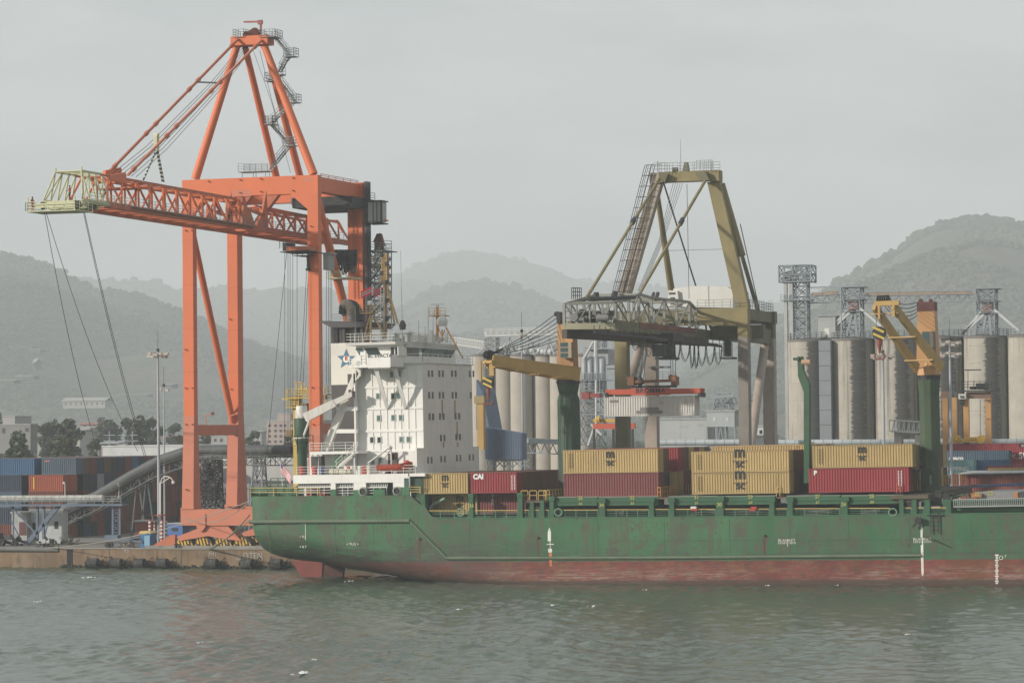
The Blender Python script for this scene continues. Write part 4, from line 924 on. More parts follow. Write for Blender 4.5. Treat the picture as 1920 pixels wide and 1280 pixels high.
# rails along the deck edge
for a, c in ((800,878), (888,970), (979,992), (1002,1011), (1021,1029), (1039,1121), (1135,1216), (1226,1254), (1264,1341), (1357,1442), (1452,1476), (1487,1574), (1590,1668), (1695,1709), (1719,1732), (1744,1774)):
    q = MB(); zt = 957-(a-800)*.006; pa, pc = SY(a, zt, .25), SY(c, zt-.1, .25); q.bar(pa, pc, .10, .09); rl = G('handrail', q, raily)
    q = MB(); k = max(1, int((c-a)/20))
    for i in range(k+1):
        p = pa.lerp(pc, i/k); q.bar((p.x, .25, ZD), p, .09)
    for f in (.28, .56, .8): q.bar((pa.x, .25, ZD+.9+(pa.z-ZD-.9)*f), (pc.x, .25, ZD+.9+(pc.z-ZD-.9)*f), .05)
    G('rail_posts', q, mat('rail_green2', (.08,.17,.11), .6, .1, rust=.4), rl)
# stanchion davit, mooring rings, lines and clutter seen through the rails
for px in (864, 1047, 1674):
    p = SY(px, 960, .0); q = MB()
    for i in range(14):
        a0, a1 = 2*math.pi*i/14, 2*math.pi*(i+1)/14; q.tube(p+V((.48*math.cos(a0), 0, .45*math.sin(a0))), p+V((.48*math.cos(a1), 0, .45*math.sin(a1))), .10, n=6, cap=False)
    G('fairlead', q, mat('fairlead_green', (.13,.24,.16), .6, .1, rust=.4), smooth=True)
q = MB(); q.path([SY(806,956,1.5), SY(808,949,1.5), SY(813,945,1.5), SY(834,934,1.5)], .17, n=8); G('davit_arm', q, mat('davit_green', (.20,.30,.22), .6, .1))
for k, (a, c) in enumerate(((1302,1340), (1366,1440), (1500,1560), (1612,1650), (1145,1170))):
    q = MB()
    for i in range(9): z = random.uniform(955, 965); q.path([SY(a, z, 1.2+.1*i), SY((a+c)/2, z+random.uniform(-2,2), 1.2+.1*i), SY(c, z+random.uniform(-3,2), 1.2+.1*i)], .05, 4)
    tag(G('coiled_lines', q, mat('rope_grey', (.16,.14,.14), .9, .2)), kind='stuff')
for px, py in ((1300, 951), (1302, 955), (1413, 951.5), (1411, 955)):
    q = MB(); q.box(sx(px)-.35, sx(px)+.35, -.02, .5, sz(px, py+2), sz(px, py-2)); G('lifebuoy_box', q, red if py > 953 or px > 1400 else railw)
# cross-deck catwalks with yellow hoop rails
def hoops(px0, px1, py, y, n_, inward=0, m=None, h=1.15):
    for i in range(n_):
        px = px0+(px1-px0)*i/n_; p = SY(px, py, y); w = (sx(px1)-sx(px0))/n_*.82
        q = MB(); a = p+V((0, inward*i, 0)); b_ = a+V((w, 0, 0)); z = V((0,0,h))
        q.path([a, a+z*.9, a+z+V((.12,0,0)), b_+z-V((.12,0,0)), b_+z*.9, b_], .055, 5); q.bar(a+z*.5, b_+z*.5, .06); G('hoop_rail', q, m or raily)
hoops(977, 1026, 937, .5, 3); 
for i in range(7): hoops(1020+i*5.6, 1026+i*5.6, 936-i*.6, 2+i*1.4, 1)
for i in range(9): hoops(1233+i*3.4, 1240+i*3.4, 931-i*.5, .5+i*.9, 1, m=mat('rail_orange', (.55,.27,.06), .6, .1, rust=.4))
for i in range(6): hoops(1268+i*4.6, 1274+i*4.6, 926-i*.5, 9+i*.9, 1)
for i in range(12): hoops(1456+i*4.6, 1464+i*4.6, 930-i*.55, .5+i*1.2, 1, m=MATS['rail_orange'] if i % 3 else raily)
for i in range(18): hoops(1681+i*4.7, 1690+i*4.6, 924-i*.9, .4+i*.55, 1, m=raily if i > 2 else mat('rail_pink', (.50,.14,.10), .6, .1))
for i in range(9): hoops(1768+i*4.8, 1775+i*4.8, 909-i*.4, 10+i*1.2, 1, m=MATS['rail_orange'])
q = MB(); q.prism([SY(977,938.5,.4), SY(1026,938,.4), SY(1052,932,14), SY(1045,932,14)], (0,0,-.25)); q.prism([SY(1232,932,.4), SY(1256,932,.4), SY(1298,924,14), SY(1276,924,14)], (0,0,-.2)); q.prism([SY(1455,931,.4), SY(1476,931,.4), SY(1520,924,15), SY(1500,924,15)], (0,0,-.2)); G('catwalk', q, rusty)
q = MB(); q.prism([SY(1676,928,.3), SY(1741,926,.3), SY(1822,909.5,20), SY(1768,911,20)], (0,0,-.9)); G('crane_deck', q, mat('crane_deck', (.075,.065,.05), .85, .2, rust=.4))

# ---------------------------------------------------------------- ship's deck cranes
def halfw(a, c, py, y): return (SY(c, py, y)-SY(a, py, y)).length/2*.985
YA_ = 11.0
pa = SY(1069, 905, YA_); r = halfw(1048.5, 1090, 800, YA_)
zf = lambda px, py, y: SY(px, py, y).z
q = MB(); q.lathe((pa.x, YA_, 0), [(r, pa.z-4), (r, zf(1069,752,YA_)), (r*.98, zf(1069,748,YA_)), (r*.82, zf(1069,738,YA_)), (r*.97, zf(1069,724,YA_)), (r*1.0, zf(1069,719,YA_))], 12)
CA = G('deck_crane', q, mat('pedestal_green', (.032,.066,.040), .6, .15), label='aft deck crane with its jib lowered to the left')
q = MB(); q.lathe((pa.x, YA_, 0), [(r*1.04, zf(1069,719,YA_)), (r*1.04, zf(1069,712,YA_))], 16); G('slewing_ring', q, blk, CA)
jd = V((-.62, -.78, 0)).normalized(); jn = V((jd.y, -jd.x, 0))     # jib direction, side normal
def housing(par, cx, cy, z0, z1, w0, w1, d, m, flat=True):
    q = MB(); vs = []
    for z, w, dd in ((z0, w0, d), (z1, w1, d*.8)):
        for a, c in ((-1,-1), (1,-1), (1,1), (-1,1)): vs.append((cx+a*w/2, cy+c*dd/2, z))
    q.add(vs, [(0,3,2,1),(4,5,6,7),(0,1,5,4),(1,2,6,5),(2,3,7,6),(3,0,4,7)]); return G('crane_housing', q, m, par)
z0, z1 = zf(1069,712,YA_), zf(1069,606,YA_)
h_ = housing(CA, pa.x, YA_, z0, z1, 2.2, 2.0, 2.3, orng)
q = MB(); q.lathe((pa.x, YA_, z0-.02), [(r*.98,0), (r*.8,.9), (r*.6,1.2)], 8); G('housing_base', q, orng, CA)
q = MB(); q.box(pa.x-1.0, pa.x-.5, YA_-1.2, YA_+1.0, z1, z1+1.4); q.tube((pa.x-1.1, YA_-.9, z1+1.2), (pa.x-1.1, YA_+.8, z1+1.2), .35, n=10); q.tube((pa.x-.6, YA_-.9, z1+.3), (pa.x-.6, YA_+.8, z1+.3), .3, n=10); G('top_sheaves', q, blk, CA)
def cab(par, px0, px1, py0, py1, y, dep=1.6, m=None, panes=3):
    a, c = SY(px0, py1, y), SY(px1, py0, y); q = MB(); q.box(a.x, c.x, y, y+dep, a.z, c.z); cb = G('operator_cab', q, m or mat('cab_tan', (.33,.26,.17), .6, .1), par)
    q = MB(); h = (c.z-a.z)/panes
    for k in range(panes): q.box(a.x+.08, c.x-.45, y-.03, y-.001, a.z+h*k+.08, a.z+h*(k+1)-.05)
    ob = G('cab_window', q, mat('cab_glass', (.05,.085,.085), .15, .1)); ob.parent = cb
    return cb
cab(CA, 1050, 1071, 641, 671, YA_-2.6, 1.5)
def jib(par, piv, tip, sep, h0, h1, m, cross=4, thick=.35):
    piv = V(piv); tip = V(tip); d = (tip-piv).normalized(); s = d.cross(V((0,0,1))).normalized()
    for k in (-1, 1): q = MB(); q.bar(piv+s*sep/2*k, tip+s*sep*.38*k, thick, h0, w2=thick*.8, h2=h1); j_ = G('jib', q, m, par)
    for i in range(cross):
        t = .2+.75*i/(cross-1); c = piv.lerp(tip, t); w = sep*(1-.12*t); q = MB(); q.bar(c-s*(w/2+.3)-V((0,0,h0*.42)), c+s*(w/2+.3)-V((0,0,h0*.42)), .9, .14); ob = G('cross_tie', q, m, par)
    return d, s
tip = SY(917, 676, 2.4); piv = SY(1078, 702, 10.2)
d_, s_ = jib(CA, piv, tip, 3.0, 1.75, 1.35, yel, 4)
q = MB()
for k in (-.6,-.3,0,.3,.6): q.tube(tip+s_*k+V((0,0,.75)), tip+s_*(k+.12)+V((0,0,.75)), .55, n=12)
G('jib_sheaves', q, blk, CA)
q = MB(); q.bar(tip-s_*1.5+V((0,0,-.15)), tip+s_*1.5+V((0,0,-.15)), .5, .35); q.box(tip.x-1.25, tip.x-1.0, tip.y-.3, tip.y, tip.z-2.6, tip.z); q.box(tip.x+.1, tip.x+.7, tip.y-.3, tip.y+.1, tip.z-1.9, tip.z-.2); G('jib_head', q, yel, CA)
def hook(par, px, py_top, py_blk, y, s=1.0, base=None):
    c = SY(px, py_blk, y); top = SY(px, py_top, y); st = mat('hook_stripes', (.52,.38,.06), .6, .1)
    q = MB()
    for k in (-.35, .35): q.bar((c.x+k*s, c.y, c.z+.6*s), (c.x+k*s, c.y, top.z), .05)
    G('hoist_rope', q, cable_m, par)
    q = MB(); q.tube((c.x, c.y-.45*s, c.z), (c.x, c.y+.45*s, c.z), .85*s, n=16); hb = G('hook_block', q, blk, par)
    q = MB()
    for a in (.42, -.42):
        p0 = V((c.x-.72*s, c.y-.47*s, c.z+a*s+.35*s)); p1 = V((c.x+.72*s, c.y-.47*s, c.z+a*s-.35*s)); q.bar(p0, p1, .04, .30*s, up=V((0,-1,0)) if False else V((0,0,1)))
    ob = G('warning_stripe', q, st); ob.parent = hb
    q = MB(); q.lathe((c.x, c.y, c.z-2.6*s), [(.12*s,0),(.25*s,.7*s),(.34*s,1.1*s),(.38*s,1.8*s)], 8)
    for i in range(12):
        a0 = math.radians(60-i*24); a1 = math.radians(60-(i+1)*24)
        for k in (-1, 1):
            if i < 9: q.tube((c.x+k*(.42+.36*math.cos(a0))*s-k*.12*s, c.y, c.z-3.0*s+.42*math.sin(a0)*s), (c.x+k*(.42+.36*math.cos(a1))*s-k*.12*s, c.y, c.z-3.0*s+.42*math.sin(a1)*s), .12*s, n=6)
    G('hook', q, mat('hook_red', (.22,.06,.05), .6, .2), par)
hook(CA, 915.5, 680, 717, tip.y, .8)
q = MB()
for i, (dx, dz) in enumerate(((0,1.1),(.2,.9),(.4,.5),(.5,.2),(.6,-.2),(.7,-.5),(.3,.0))):
    a = V((pa.x-1.1, YA_-.8+i*.25, z1+1.3-i*.55)); b_ = tip+s_*(i*.28-.8)+V((0,0,.9)); mid = a.lerp(b_, .5)-V((0,0,.35+.15*(i % 3))); q.path([a, a.lerp(mid,.5)-V((0,0,.12)), mid, mid.lerp(b_,.5)-V((0,0,.12)), b_], .05, 4)
G('luffing_ropes', q, cable_m, CA)
q = MB()
for px0, py0 in ((1049.5, 900),): q.ladder(SY(1049,905,YA_-2), SY(1049,760,YA_-2), w=.4, r=.03)
G('ladder', q, dgrey, CA)
# second crane
YB = 4.6
pb = SY(1746.5, 925, YB); r = halfw(1727, 1766, 800, YB)
q = MB(); q.lathe((pb.x, YB, 0), [(r, pb.z-1.5), (r, zf(1746,745,YB)), (r*.98, zf(1746,742,YB)), (r*1.1, zf(1746,715,YB)), (r*1.1, zf(1746,711,YB))], 10)
CB = G('deck_crane', q, mat('pedestal_olive', (.042,.070,.036), .65, .2, rust=.35, streak=.5, rustcol=(.05,.035,.022), dirt=.4), label='forward deck crane with its jib raised and folded to the left')
q = MB(); q.lathe((pb.x, YB, 0), [(r*1.15, zf(1746,711,YB)), (r*1.15, zf(1746,703,YB))], 16); G('slewing_ring', q, blk, CB)
z0, z1 = zf(1746,703,YB), zf(1746,583,YB)
h_ = housing(CB, pb.x, YB, z0+.9, z1, 2.5, 2.05, 2.3, orng)
q = MB(); q.lathe((pb.x, YB, z0-.02), [(r*1.12,0), (r*1.12,.15), (r*.95,1.5), (r*.7,2.2)], 8); G('housing_base', q, orng, CB)
q = MB(); q.box(pb.x-1.05, pb.x+1.05, YB-1.0, YB+1.0, z1, zf(1746,566,YB)); q.box(pb.x-.95, pb.x-.6, YB-.5, YB+.5, zf(1746,566,YB), zf(1746,560,YB)); q.box(pb.x+.3, pb.x+.6, YB-.5, YB+.5, zf(1746,566,YB), zf(1746,561,YB)); G('housing_top', q, mat('top_burnt', (.10,.035,.03), .7, .3), CB)
cab(CB, 1729, 1749, 621, 652, YB-2.7, 1.5, mat('cab_dark', (.14,.12,.09), .6, .1), 1)
tip = SY(1657, 574, -8.0); piv = SY(1742, 690, 2.0)
d_, s_ = jib(CB, piv, tip, 3.3, 1.2, .95, yel, 3, .5)
q = MB()
for k in (-.6,-.3,0,.3,.6): q.tube(tip+s_*k+V((0,0,.8)), tip+s_*(k+.12)+V((0,0,.8)), .5, n=12)
G('jib_sheaves', q, blk, CB)
q = MB(); q.box(tip.x-1.0, tip.x+1.9, tip.y-.6, tip.y+.4, tip.z+.05, tip.z+.6); q.box(tip.x-.6, tip.x-.35, tip.y-.6, tip.y-.2, tip.z-1.5, tip.z+.05); q.box(tip.x+1.1, tip.x+1.4, tip.y-.6, tip.y-.2, tip.z-1.3, tip.z+.05); G('jib_head', q, yel, CB)
hook(CB, 1648.5, 575, 624, tip.y, .9)
q = MB()
for i in range(5):
    a = V((pb.x-1.1, YB-.6+i*.25, z1+1.1-i*.35)); b_ = tip+s_*(i*.28-.6)+V((0,0,.9)); sag = .5+.25*i
    pts = [a.lerp(b_, t)-V((0,0,sag*4*t*(1-t))) for t in [k/8 for k in range(9)]]; q.path(pts, .05, 4)
G('luffing_ropes', q, cable_m, CB)
q = MB(); q.path([SY(1738,898,YB-2.2)+V((.9*math.cos(a), 0, 1.0*math.sin(a)+.9)) for a in [math.pi*k/8 for k in range(9)]], .05); p = SY(1738,908,YB-1.95); q.box(p.x-.6, p.x+.6, p.y, p.y+.1, p.z, p.z+1.9); G('pedestal_door', q, mat('door_dark', (.025,.035,.025), .7, .1), CB)

# jib rest post (green) between bays
q = MB(); YR = 2.0
pts = [SY(a, c, YR) for a, c in ((1507,905),(1507,735),(1496,705),(1495,668),(1503,668),(1505,694),(1517,720),(1517,905))]
q.prism(pts, (0, 1.1, 0)); q.box(sx(1494,YR), sx(1505,YR), YR-.3, YR+1.4, sz(1500,675,YR), sz(1500,670,YR)); rest = G('jib_rest', q, mat('rest_green', (.03,.085,.045), .65, .15, rust=.35, streak=.3))
q = MB(); q.tube(SY(1503,679,YR), SY(1519,679,YR), .33, n=10); G('rest_roller', q, mat('roller_tan', (.40,.26,.16), .7, .1), rest)
q = MB(); q.prism([SY(1512,905,YR+.2), SY(1518,870,YR+.2), SY(1526,905,YR+.2)], (0,.7,0)); G('rest_foot', q, MATS['rest_green'], rest)

# gangway, hatch pieces forward
gw = mat('aluminium', (.27,.27,.27), .45, .1, dirt=.3)
q = MB(); pa, pc = SY(1788,943,-.1), SY(2000,943,-.1); hgt = .85
for y in (-.1, .7):
    q.bar((pa.x, y, pa.z-hgt/2), (pc.x, y, pa.z-hgt/2+.1), .14, .16); q.bar((pa.x, y, pa.z+hgt/2), (pc.x, y, pa.z+hgt/2+.1), .12, .12)
    for i in range(58): x = pa.x+(pc.x-pa.x)*i/58; q.bar((x, y, pa.z-hgt/2), (x, y, pa.z+hgt/2), .07)
q.box(pa.x, pc.x, -.02, .62, pa.z-hgt/2+.02, pa.z-hgt/2+.06)
G('gangway', q, gw)
q = MB(); q.box(sx(1768,.6), sx(2050,.6), .6, 3, sz(1800,957,.6), sz(1800,936,.6)); G('hatch_coaming', q, green_d)
q = MB(); q.box(sx(1830,1), sx(1912,1), 1.0, 16, sz(1860,936,1), sz(1860,922,1)); G('hatch_cover', q, mat('hatch_steel', (.20,.20,.20), .7, .15, rust=.35))
q = MB(); q.box(sx(1822,.6), sx(1841,.6), .5, 1.4, sz(1830,932,.6), sz(1830,925,.6)); hp = G('hatch_stopper', q, mat('stopper_orange', (.40,.17,.07), .7, .2, rust=.4))
text(SHIP, 'bay_number', '22', .6, numm, SY(1832, 930.8, .45), FRONT, bold=.02); text(SHIP, 'bay_number', '23', .7, numm, SY(1857, 930, .95), FRONT, bold=.02)
q = MB(); q.box(sx(1902,.8), sx(1909,.8), .7, 1.2, sz(1905,935,.8), sz(1905,922,.8)); G('hatch_stopper', q, MATS['stopper_orange'])
q = MB(); q.bar(SY(1785,934,3), SY(1806,927,3), .3, .3); q.bar(SY(1820,938,3), SY(1812,925,3), .2); G('deck_fitting', q, green_d)
q = MB(); q.bar(SY(1835,911,22), SY(1905,909,22), 1.5, .25); q.bar(SY(1800,912,24), SY(1925,907,24), .8, .35); G('spare_beam', q, mat('beam_blue', (.09,.13,.24), .6, .1))
q = MB(); q.ladder(SY(1753,1000,-.25), SY(1752,962,-.25), w=.9, step=.42, r=.06); q.box(sx(1739), sx(1768), -.3, 0, sz(1753,966), sz(1753,964)); G('pilot_ladder', q, blk)
q = MB(); q.bar(SY(1712,987,-.6), SY(1727,970,-.5), .22); q.bar(SY(1716,975,-.5), SY(1728,975,-.5), .5, .6); q.bar(SY(1731,1004,-.9), SY(1752,1014,-1.6), .12); q.bar(SY(1716,978,-.4), SY(1722,970,-.4), .35); G('boarding_rig', q, blk)
for px, py in ((1760,925),(1775,930),(1800,946),(1845,946),(1770,950)):
    p = SY(px, py, 1.5); q = MB(); q.box(p.x-.4, p.x+.4, p.y-.3, p.y+.3, p.z-.5, p.z+.4); q.tube(p, p+V((.9,0,.3)), .15); G('deck_fitting', q, blk)
# ================================================================ ORANGE SHIP-TO-SHORE CRANE
YQ1, YQ2 = 37.0, 52.3
oc = mat('crane_orange', (0.60, 0.145, 0.052), .55, .06, rust=.10, streak=.12, rustcol=(.35,.12,.06), dirt=.12, dirtcol=(.45,.16,.09), scale=.5)
oc2 = mat('crane_primer', (0.52, 0.18, 0.11), .7, .05, streak=.25, rustcol=(.38,.16,.10), scale=.6)
ocd = mat('crane_orange_faded', (0.44, 0.135, 0.07), .7, .12, rust=.25, streak=.2, rustcol=(.25,.12,.08))
galv = mat('galvanised', (.22,.235,.235), .6, .15)
dk = mat('machinery_dark', (.035,.035,.037), .7, .2)
cream = mat('cream_primer', (.50,.50,.32), .6, .08, rust=.2)
L0 = PY(357, 700, YQ1); Rt = PY(592, 700, YQ1)
XL, XR = L0.x, Rt.x; XC = (XL+XR)/2+.3
oz = thing('ship_to_shore_crane', 'tall orange quay crane on four legs behind the ship stern, boom reaching left', 'crane', (XC, YQ1, QZ))
def B(name, q, m, par=None, **k): return q.build(name, m, par or oz, **k)
z = lambda px, py, Y=YQ1: PY(px, py, Y).z
zt = z(480, 333); zb = z(480, 367); zs0, zs1 = z(400, 984), z(400, 952)
LW, LD = 1.62, 1.25
def leg(x, Y, z0, z1, zsplit, w=LW, d=LD, nm='leg'):
    q = MB(); q.box(x-w/2, x+w/2, Y-d/2, Y+d/2, zsplit, z1); o = B(nm, q, oc)
    q = MB(); w2, d2 = w*1.12, d*2.0
    vs = []
    for zz, ww, dd in ((z0, w2, d2), (zsplit-.002, w, d)):
        for a, c in ((-1,-1),(1,-1),(1,1),(-1,1)): vs.append((x+a*ww/2, Y+c*dd/2, zz))
    q.add(vs, [(0,3,2,1),(4,5,6,7),(0,1,5,4),(1,2,6,5),(2,3,7,6),(3,0,4,7)]); ob = B('leg_base', q, oc2, o)
    q = MB(); n_ = int((z1-zsplit)/5.2)
    for k in range(1, n_): zz = zsplit+(z1-zsplit)*k/n_; q.box(x-w/2-.012, x+w/2+.012, Y-d/2-.012, Y+d/2+.012, zz, zz+.05)
    tag(B('weld_lines', q, mat('weld_orange', (.42,.11,.045), .7, .1), o), kind=None)
    q = MB(); q.box(x-w2/2-.15, x+w2/2+.15, Y-d2/2-.15, Y+d2/2+.15, z0-.12, z0+.08); B('flange', q, oc2, o)
    return o
zsp = z(350, 780)
l1 = leg(XL, YQ1, zs1, zb, zsp); l2 = leg(XR, YQ1, zs1, zb, z(590, 800))
XL2 = PY(442, 700, YQ2).x; XR2 = PY(671, 600, YQ2).x
l3 = leg(XL2, YQ2, zs1, zb, z(440, 775, YQ2), w=1.6, d=1.9); l4 = leg(XR2, YQ2, zs1, zb, z(660, 800, YQ2), w=2.3, d=1.6)
# portal head frame
q = MB(); q.box(XL-LW/2, XR+LW/2, YQ1-LD/2, YQ1+LD/2, zb+.002, zt)
for s, x in ((1, XL+LW/2), (-1, XR-LW/2)): q.prism([(x, YQ1-LD/2+.01, zb), (x+s*2.6, YQ1-LD/2+.01, zb), (x, YQ1-LD/2+.01, zb-2.2)], (0, LD-.02, 0))
B('portal_beam', q, oc)
q = MB(); q.box(XL2-.8, XR2+1.15, YQ2-.8, YQ2+.8, zb+.002, zt); B('portal_beam', q, oc)
for x, x2 in ((XL, XL2), (XR, XR2)):
    q = MB(); q.prism([(x-.75, YQ1+LD/2, zb+.3), (x+.75, YQ1+LD/2, zb+.3), (x2+.75, YQ2-.8, zb+.3), (x2-.75, YQ2-.8, zb+.3)], (0, 0, zt-zb-.5)); pb_ = B('side_beam', q, oc)
    q = MB(); q.rail([(x+.6, YQ1+1, zt-.2), (x2+.6, YQ2-1, zt-.2)], h=.45, step=2.5, r=.05, mids=1); B('beam_pipe', q, ocd, pb_)
q = MB(); q.box(XR-1.4, XR-.02, YQ1-LD/2-.012, YQ1-LD/2-.001, zt-.9, zt-.3); B('primer_patch', q, oc2); q = MB(); q.box(XL+7.0, XL+9.9, YQ1-LD/2-.012, YQ1-LD/2-.001, zb-.1, zb+.9); B('primer_patch', q, oc2)
# hanger brackets between the beam and the boom
for px in (455, 505):
    q = MB(); c = PY(px, 367, YQ1); q.prism([(c.x-.2, YQ1-.5, zb), (c.x+1.6, YQ1-.5, zb), (c.x-.6, YQ1-.5, zb-2.6), (c.x-1.6, YQ1-.5, zb-2.6)], (0, 1.0, 0)); B('boom_hanger', q, ocd)
# cross ties, braces
zx0, zx1 = z(400, 816), z(400, 796)
q = MB(); q.prism([(XL+.1, YQ1+LD/2, zx0), (XL+.75, YQ1+LD/2, zx0), (XL2+.75, YQ2-.95, zx0), (XL2+.1, YQ2-.95, zx0)], (0, 0, zx1-zx0)); B('cross_tie', q, oc2)
q = MB(); q.prism([(XR-.3, YQ1+LD/2, zx0), (XR+.3, YQ1+LD/2, zx0), (XR2+.3, YQ2-.85, zx0), (XR2-.3, YQ2-.85, zx0)], (0, 0, zx1-zx0)); B('cross_tie', q, oc2)
q = MB(); q.tube((XL+.1, YQ1+.6, z(370,430)), (XL2-.1, YQ2-1.0, z(436,790,YQ2)), .48, n=14); B('diagonal_brace', q, oc, smooth=True)
q = MB(); q.tube((XR+.1, YQ1+.6, z(600,370)), (XR2-.4, YQ2-.9, z(655,640,YQ2)), .62, n=14); B('diagonal_brace', q, oc, smooth=True)
# sills, equalisers and bogies
for Y in (YQ1, YQ2):
    q = MB(); q.box(XL-1.1, XR+1.1, Y-1.25, Y+1.25, zs0, zs1-.14); sill = B('sill_beam', q, oc2)
    for x in (XL-.2, XR+.2) if Y == YQ1 else (XL+3, XR+.2):
        q = MB(); q.prism([(x+1.6, Y-1.4, zs0+1.6), (x+3.0, Y-1.4, zs0+1.6), (x+3.0, Y-1.4, zs0-.2), (x+2.5, Y-1.4, zs0-.8), (x+2.0, Y-1.4, zs0-.8), (x+1.6, Y-1.4, zs0-.2)], (0, 2.8, 0)); B('hinge_plate', q, oc2)
        q = MB(); q.prism([(x-1.6, Y-1.0, zs0-1.6), (x+2.6, Y-1.0, zs0-.1), (x+6.3, Y-1.0, zs0-.1), (x+8.4, Y-1.0, zs0-2.2), (x+5.6, Y-1.0, zs0-1.9), (x+3.2, Y-1.0, zs0-1.5), (x-1.2, Y-1.0, zs0-2.2)], (0, 2.0, 0)); B('equaliser', q, oc2)
        for k in range(4):
            cx = x-.6+k*3.0
            q = MB()
            q.prism([(cx-1.55, Y-.75, QZ+.25), (cx-1.2, Y-.75, QZ+1.2), (cx-.55, Y-.75, QZ+1.75), (cx+.55, Y-.75, QZ+1.75), (cx+1.2, Y-.75, QZ+1.2), (cx+1.55, Y-.75, QZ+.25)], (0, 1.5, 0)); bg_ = B('bogie', q, mat('bogie_black', (.03,.028,.025), .7, .2))
            q = MB()
            for i in range(6):
                a = -1.35+i*.5; hmax = lambda x: max(.05, min(1.46, (1.55-abs(x))*1.42)); t_ = .6*hmax(a-.2)
                q.prism([(cx+a, Y-.79, QZ+.28), (cx+a+.26, Y-.79, QZ+.28), (cx+a+.26-.36*hmax(a)/1.4, Y-.79, QZ+.28+hmax(a+.12)*.93), (cx+a-.36*hmax(a)/1.4, Y-.79, QZ+.28+hmax(a-.14)*.93)], (0, .035, 0))
            B('warning_stripes', q, mat('warn_yellow', (.60,.36,.04), .6, .15, dirt=.5), bg_)
            for w_ in (-.8, .8): q = MB(); q.tube((cx+w_, Y-.86, QZ+.36), (cx+w_, Y+.5, QZ+.36), .34, n=14); B('wheel', q, dk, bg_)
q = MB(); q.prism([(XL-6.5, YQ1-.8, QZ), (XL-2.2, YQ1-.8, QZ), (XL-2.2, YQ1-.8, QZ+2.0), (XL-3, YQ1-.8, QZ+1.9)], (0,.6,0)); B('rail_sweep', q, ocd)
# A-frame tower
ax0, ax1 = PY(440, 75, YQ1), PY(509, 72, YQ1); Ya = YQ1+2.0
za0, za1 = z(470, 86, Ya), z(470, 69, Ya)
q = MB(); q.box(PY(438,75,Ya).x, PY(507,75,Ya).x, Ya-1.1, Ya+1.3, za0, za1); apex = B('apex_beam', q, oc)
for (a, c, Y0, r) in (((366,336),(445,84),YQ1+.1,.62), ((588,327),(494,82),YQ1+.1,.62)):
    q = MB(); q.tube(PY(*a, Y0), PY(*c, Ya), r, .52, n=16); B('tower_leg', q, oc, smooth=True)
for (a, c) in (((521,345),(460,90)), ((566,345),(500,95))):
    q = MB(); q.tube(PY(*a, YQ2), PY(*c, Ya+.6), .55, .45, n=14); B('tower_leg', q, oc, smooth=True)
for px in (345, 385, 600-10, 575):
    pass
q = MB()
q.prism([PY(461,69,Ya-.4), PY(466,58,Ya-.4), PY(476,52,Ya-.4), PY(482,58,Ya-.4), PY(484,69,Ya-.4)], (0,1,0)); q.tube(PY(462,66,Ya-.8), PY(462,66,Ya+.8), .55, n=12); q.tube(PY(478,60,Ya-.8), PY(478,60,Ya+.8), .6, n=12); B('apex_sheaves', q, mat('sheave_brown', (.16,.06,.04), .7, .2), apex)
q = MB(); q.bar(PY(489,69,Ya), PY(489,38,Ya), .25); q.bar(PY(457,41.5,Ya), PY(489,41,Ya), .2, .25); q.box(PY(484,45,Ya).x, PY(492,45,Ya).x, Ya-.2, Ya+.2, z(489,46,Ya), z(489,38,Ya)); B('apex_davit', q, mat('davit_brown', (.30,.10,.08), .7, .1), apex)
for a, c in ((437, 457), (486, 516)):
    q = MB(); p0, p1 = PY(a,70,Ya-1.3), PY(c,69,Ya-1.3); q.rail([p0, p1], h=1.1, step=.8, r=.04); q.rail([p1, p1+V((0,2.6,0))], h=1.1, step=1, r=.04); q.rail([p0, p0+V((0,2.6,0)), p1+V((0,2.6,0))], h=1.1, step=.8, r=.04); q.box(p0.x, p1.x, Ya-1.3, Ya+1.3, p0.z-.06, p0.z); B('apex_platform', q, galv, apex)
# stairs zig-zag up the right tower legs
st = [((513,68),(544,105),39), ((541,105),(525,135),40), ((533,140),(505,150),40), ((528,158),(553,190),42), ((545,195),(508,232),43), ((510,235),(540,270),44), ((543,274),(508,318),45)]
for (a, c, Y) in st:
    q = MB(); q.stairs(PY(*a, Y), PY(*c, Y), .9); B('stair_flight', q, galv)
for (px, py, Y, w) in ((546,106,39,1.5), (508,152,40,1.2), (553,192,42,1.2), (507,233,43,1.4), (545,273,44,1.6)):
    c = PY(px, py, Y); q = MB(); q.box(c.x-w/2, c.x+w/2, Y-.9, Y+.9, c.z-.12, c.z); q.rail([(c.x-w/2, Y-.9, c.z), (c.x+w/2, Y-.9, c.z), (c.x+w/2, Y+.9, c.z), (c.x-w/2, Y+.9, c.z), (c.x-w/2, Y-.9, c.z)], h=1.15, step=.8, r=.04); q.bar((c.x, Y, c.z-.1), (c.x-.8 if px > 530 else c.x+1.2, Y, c.z-1), .1); B('stair_landing', q, galv)
q = MB()
p0, p1 = PY(452,323,41), PY(507,322,41); q.box(p0.x, p1.x, 40, 42, p0.z-.1, p0.z); q.rail([p0+V((0,-1,0)), p1+V((0,-1,0))], h=1.1, step=1, r=.04); q.rail([p0+V((0,1,0)), p1+V((0,1,0))], h=1.1, step=1, r=.04)
for px in (454, 475, 480, 498, 505): c = PY(px, 323, 40.2); q.bar(c, (c.x, c.y, zt), .08)
B('walkway', q, galv)
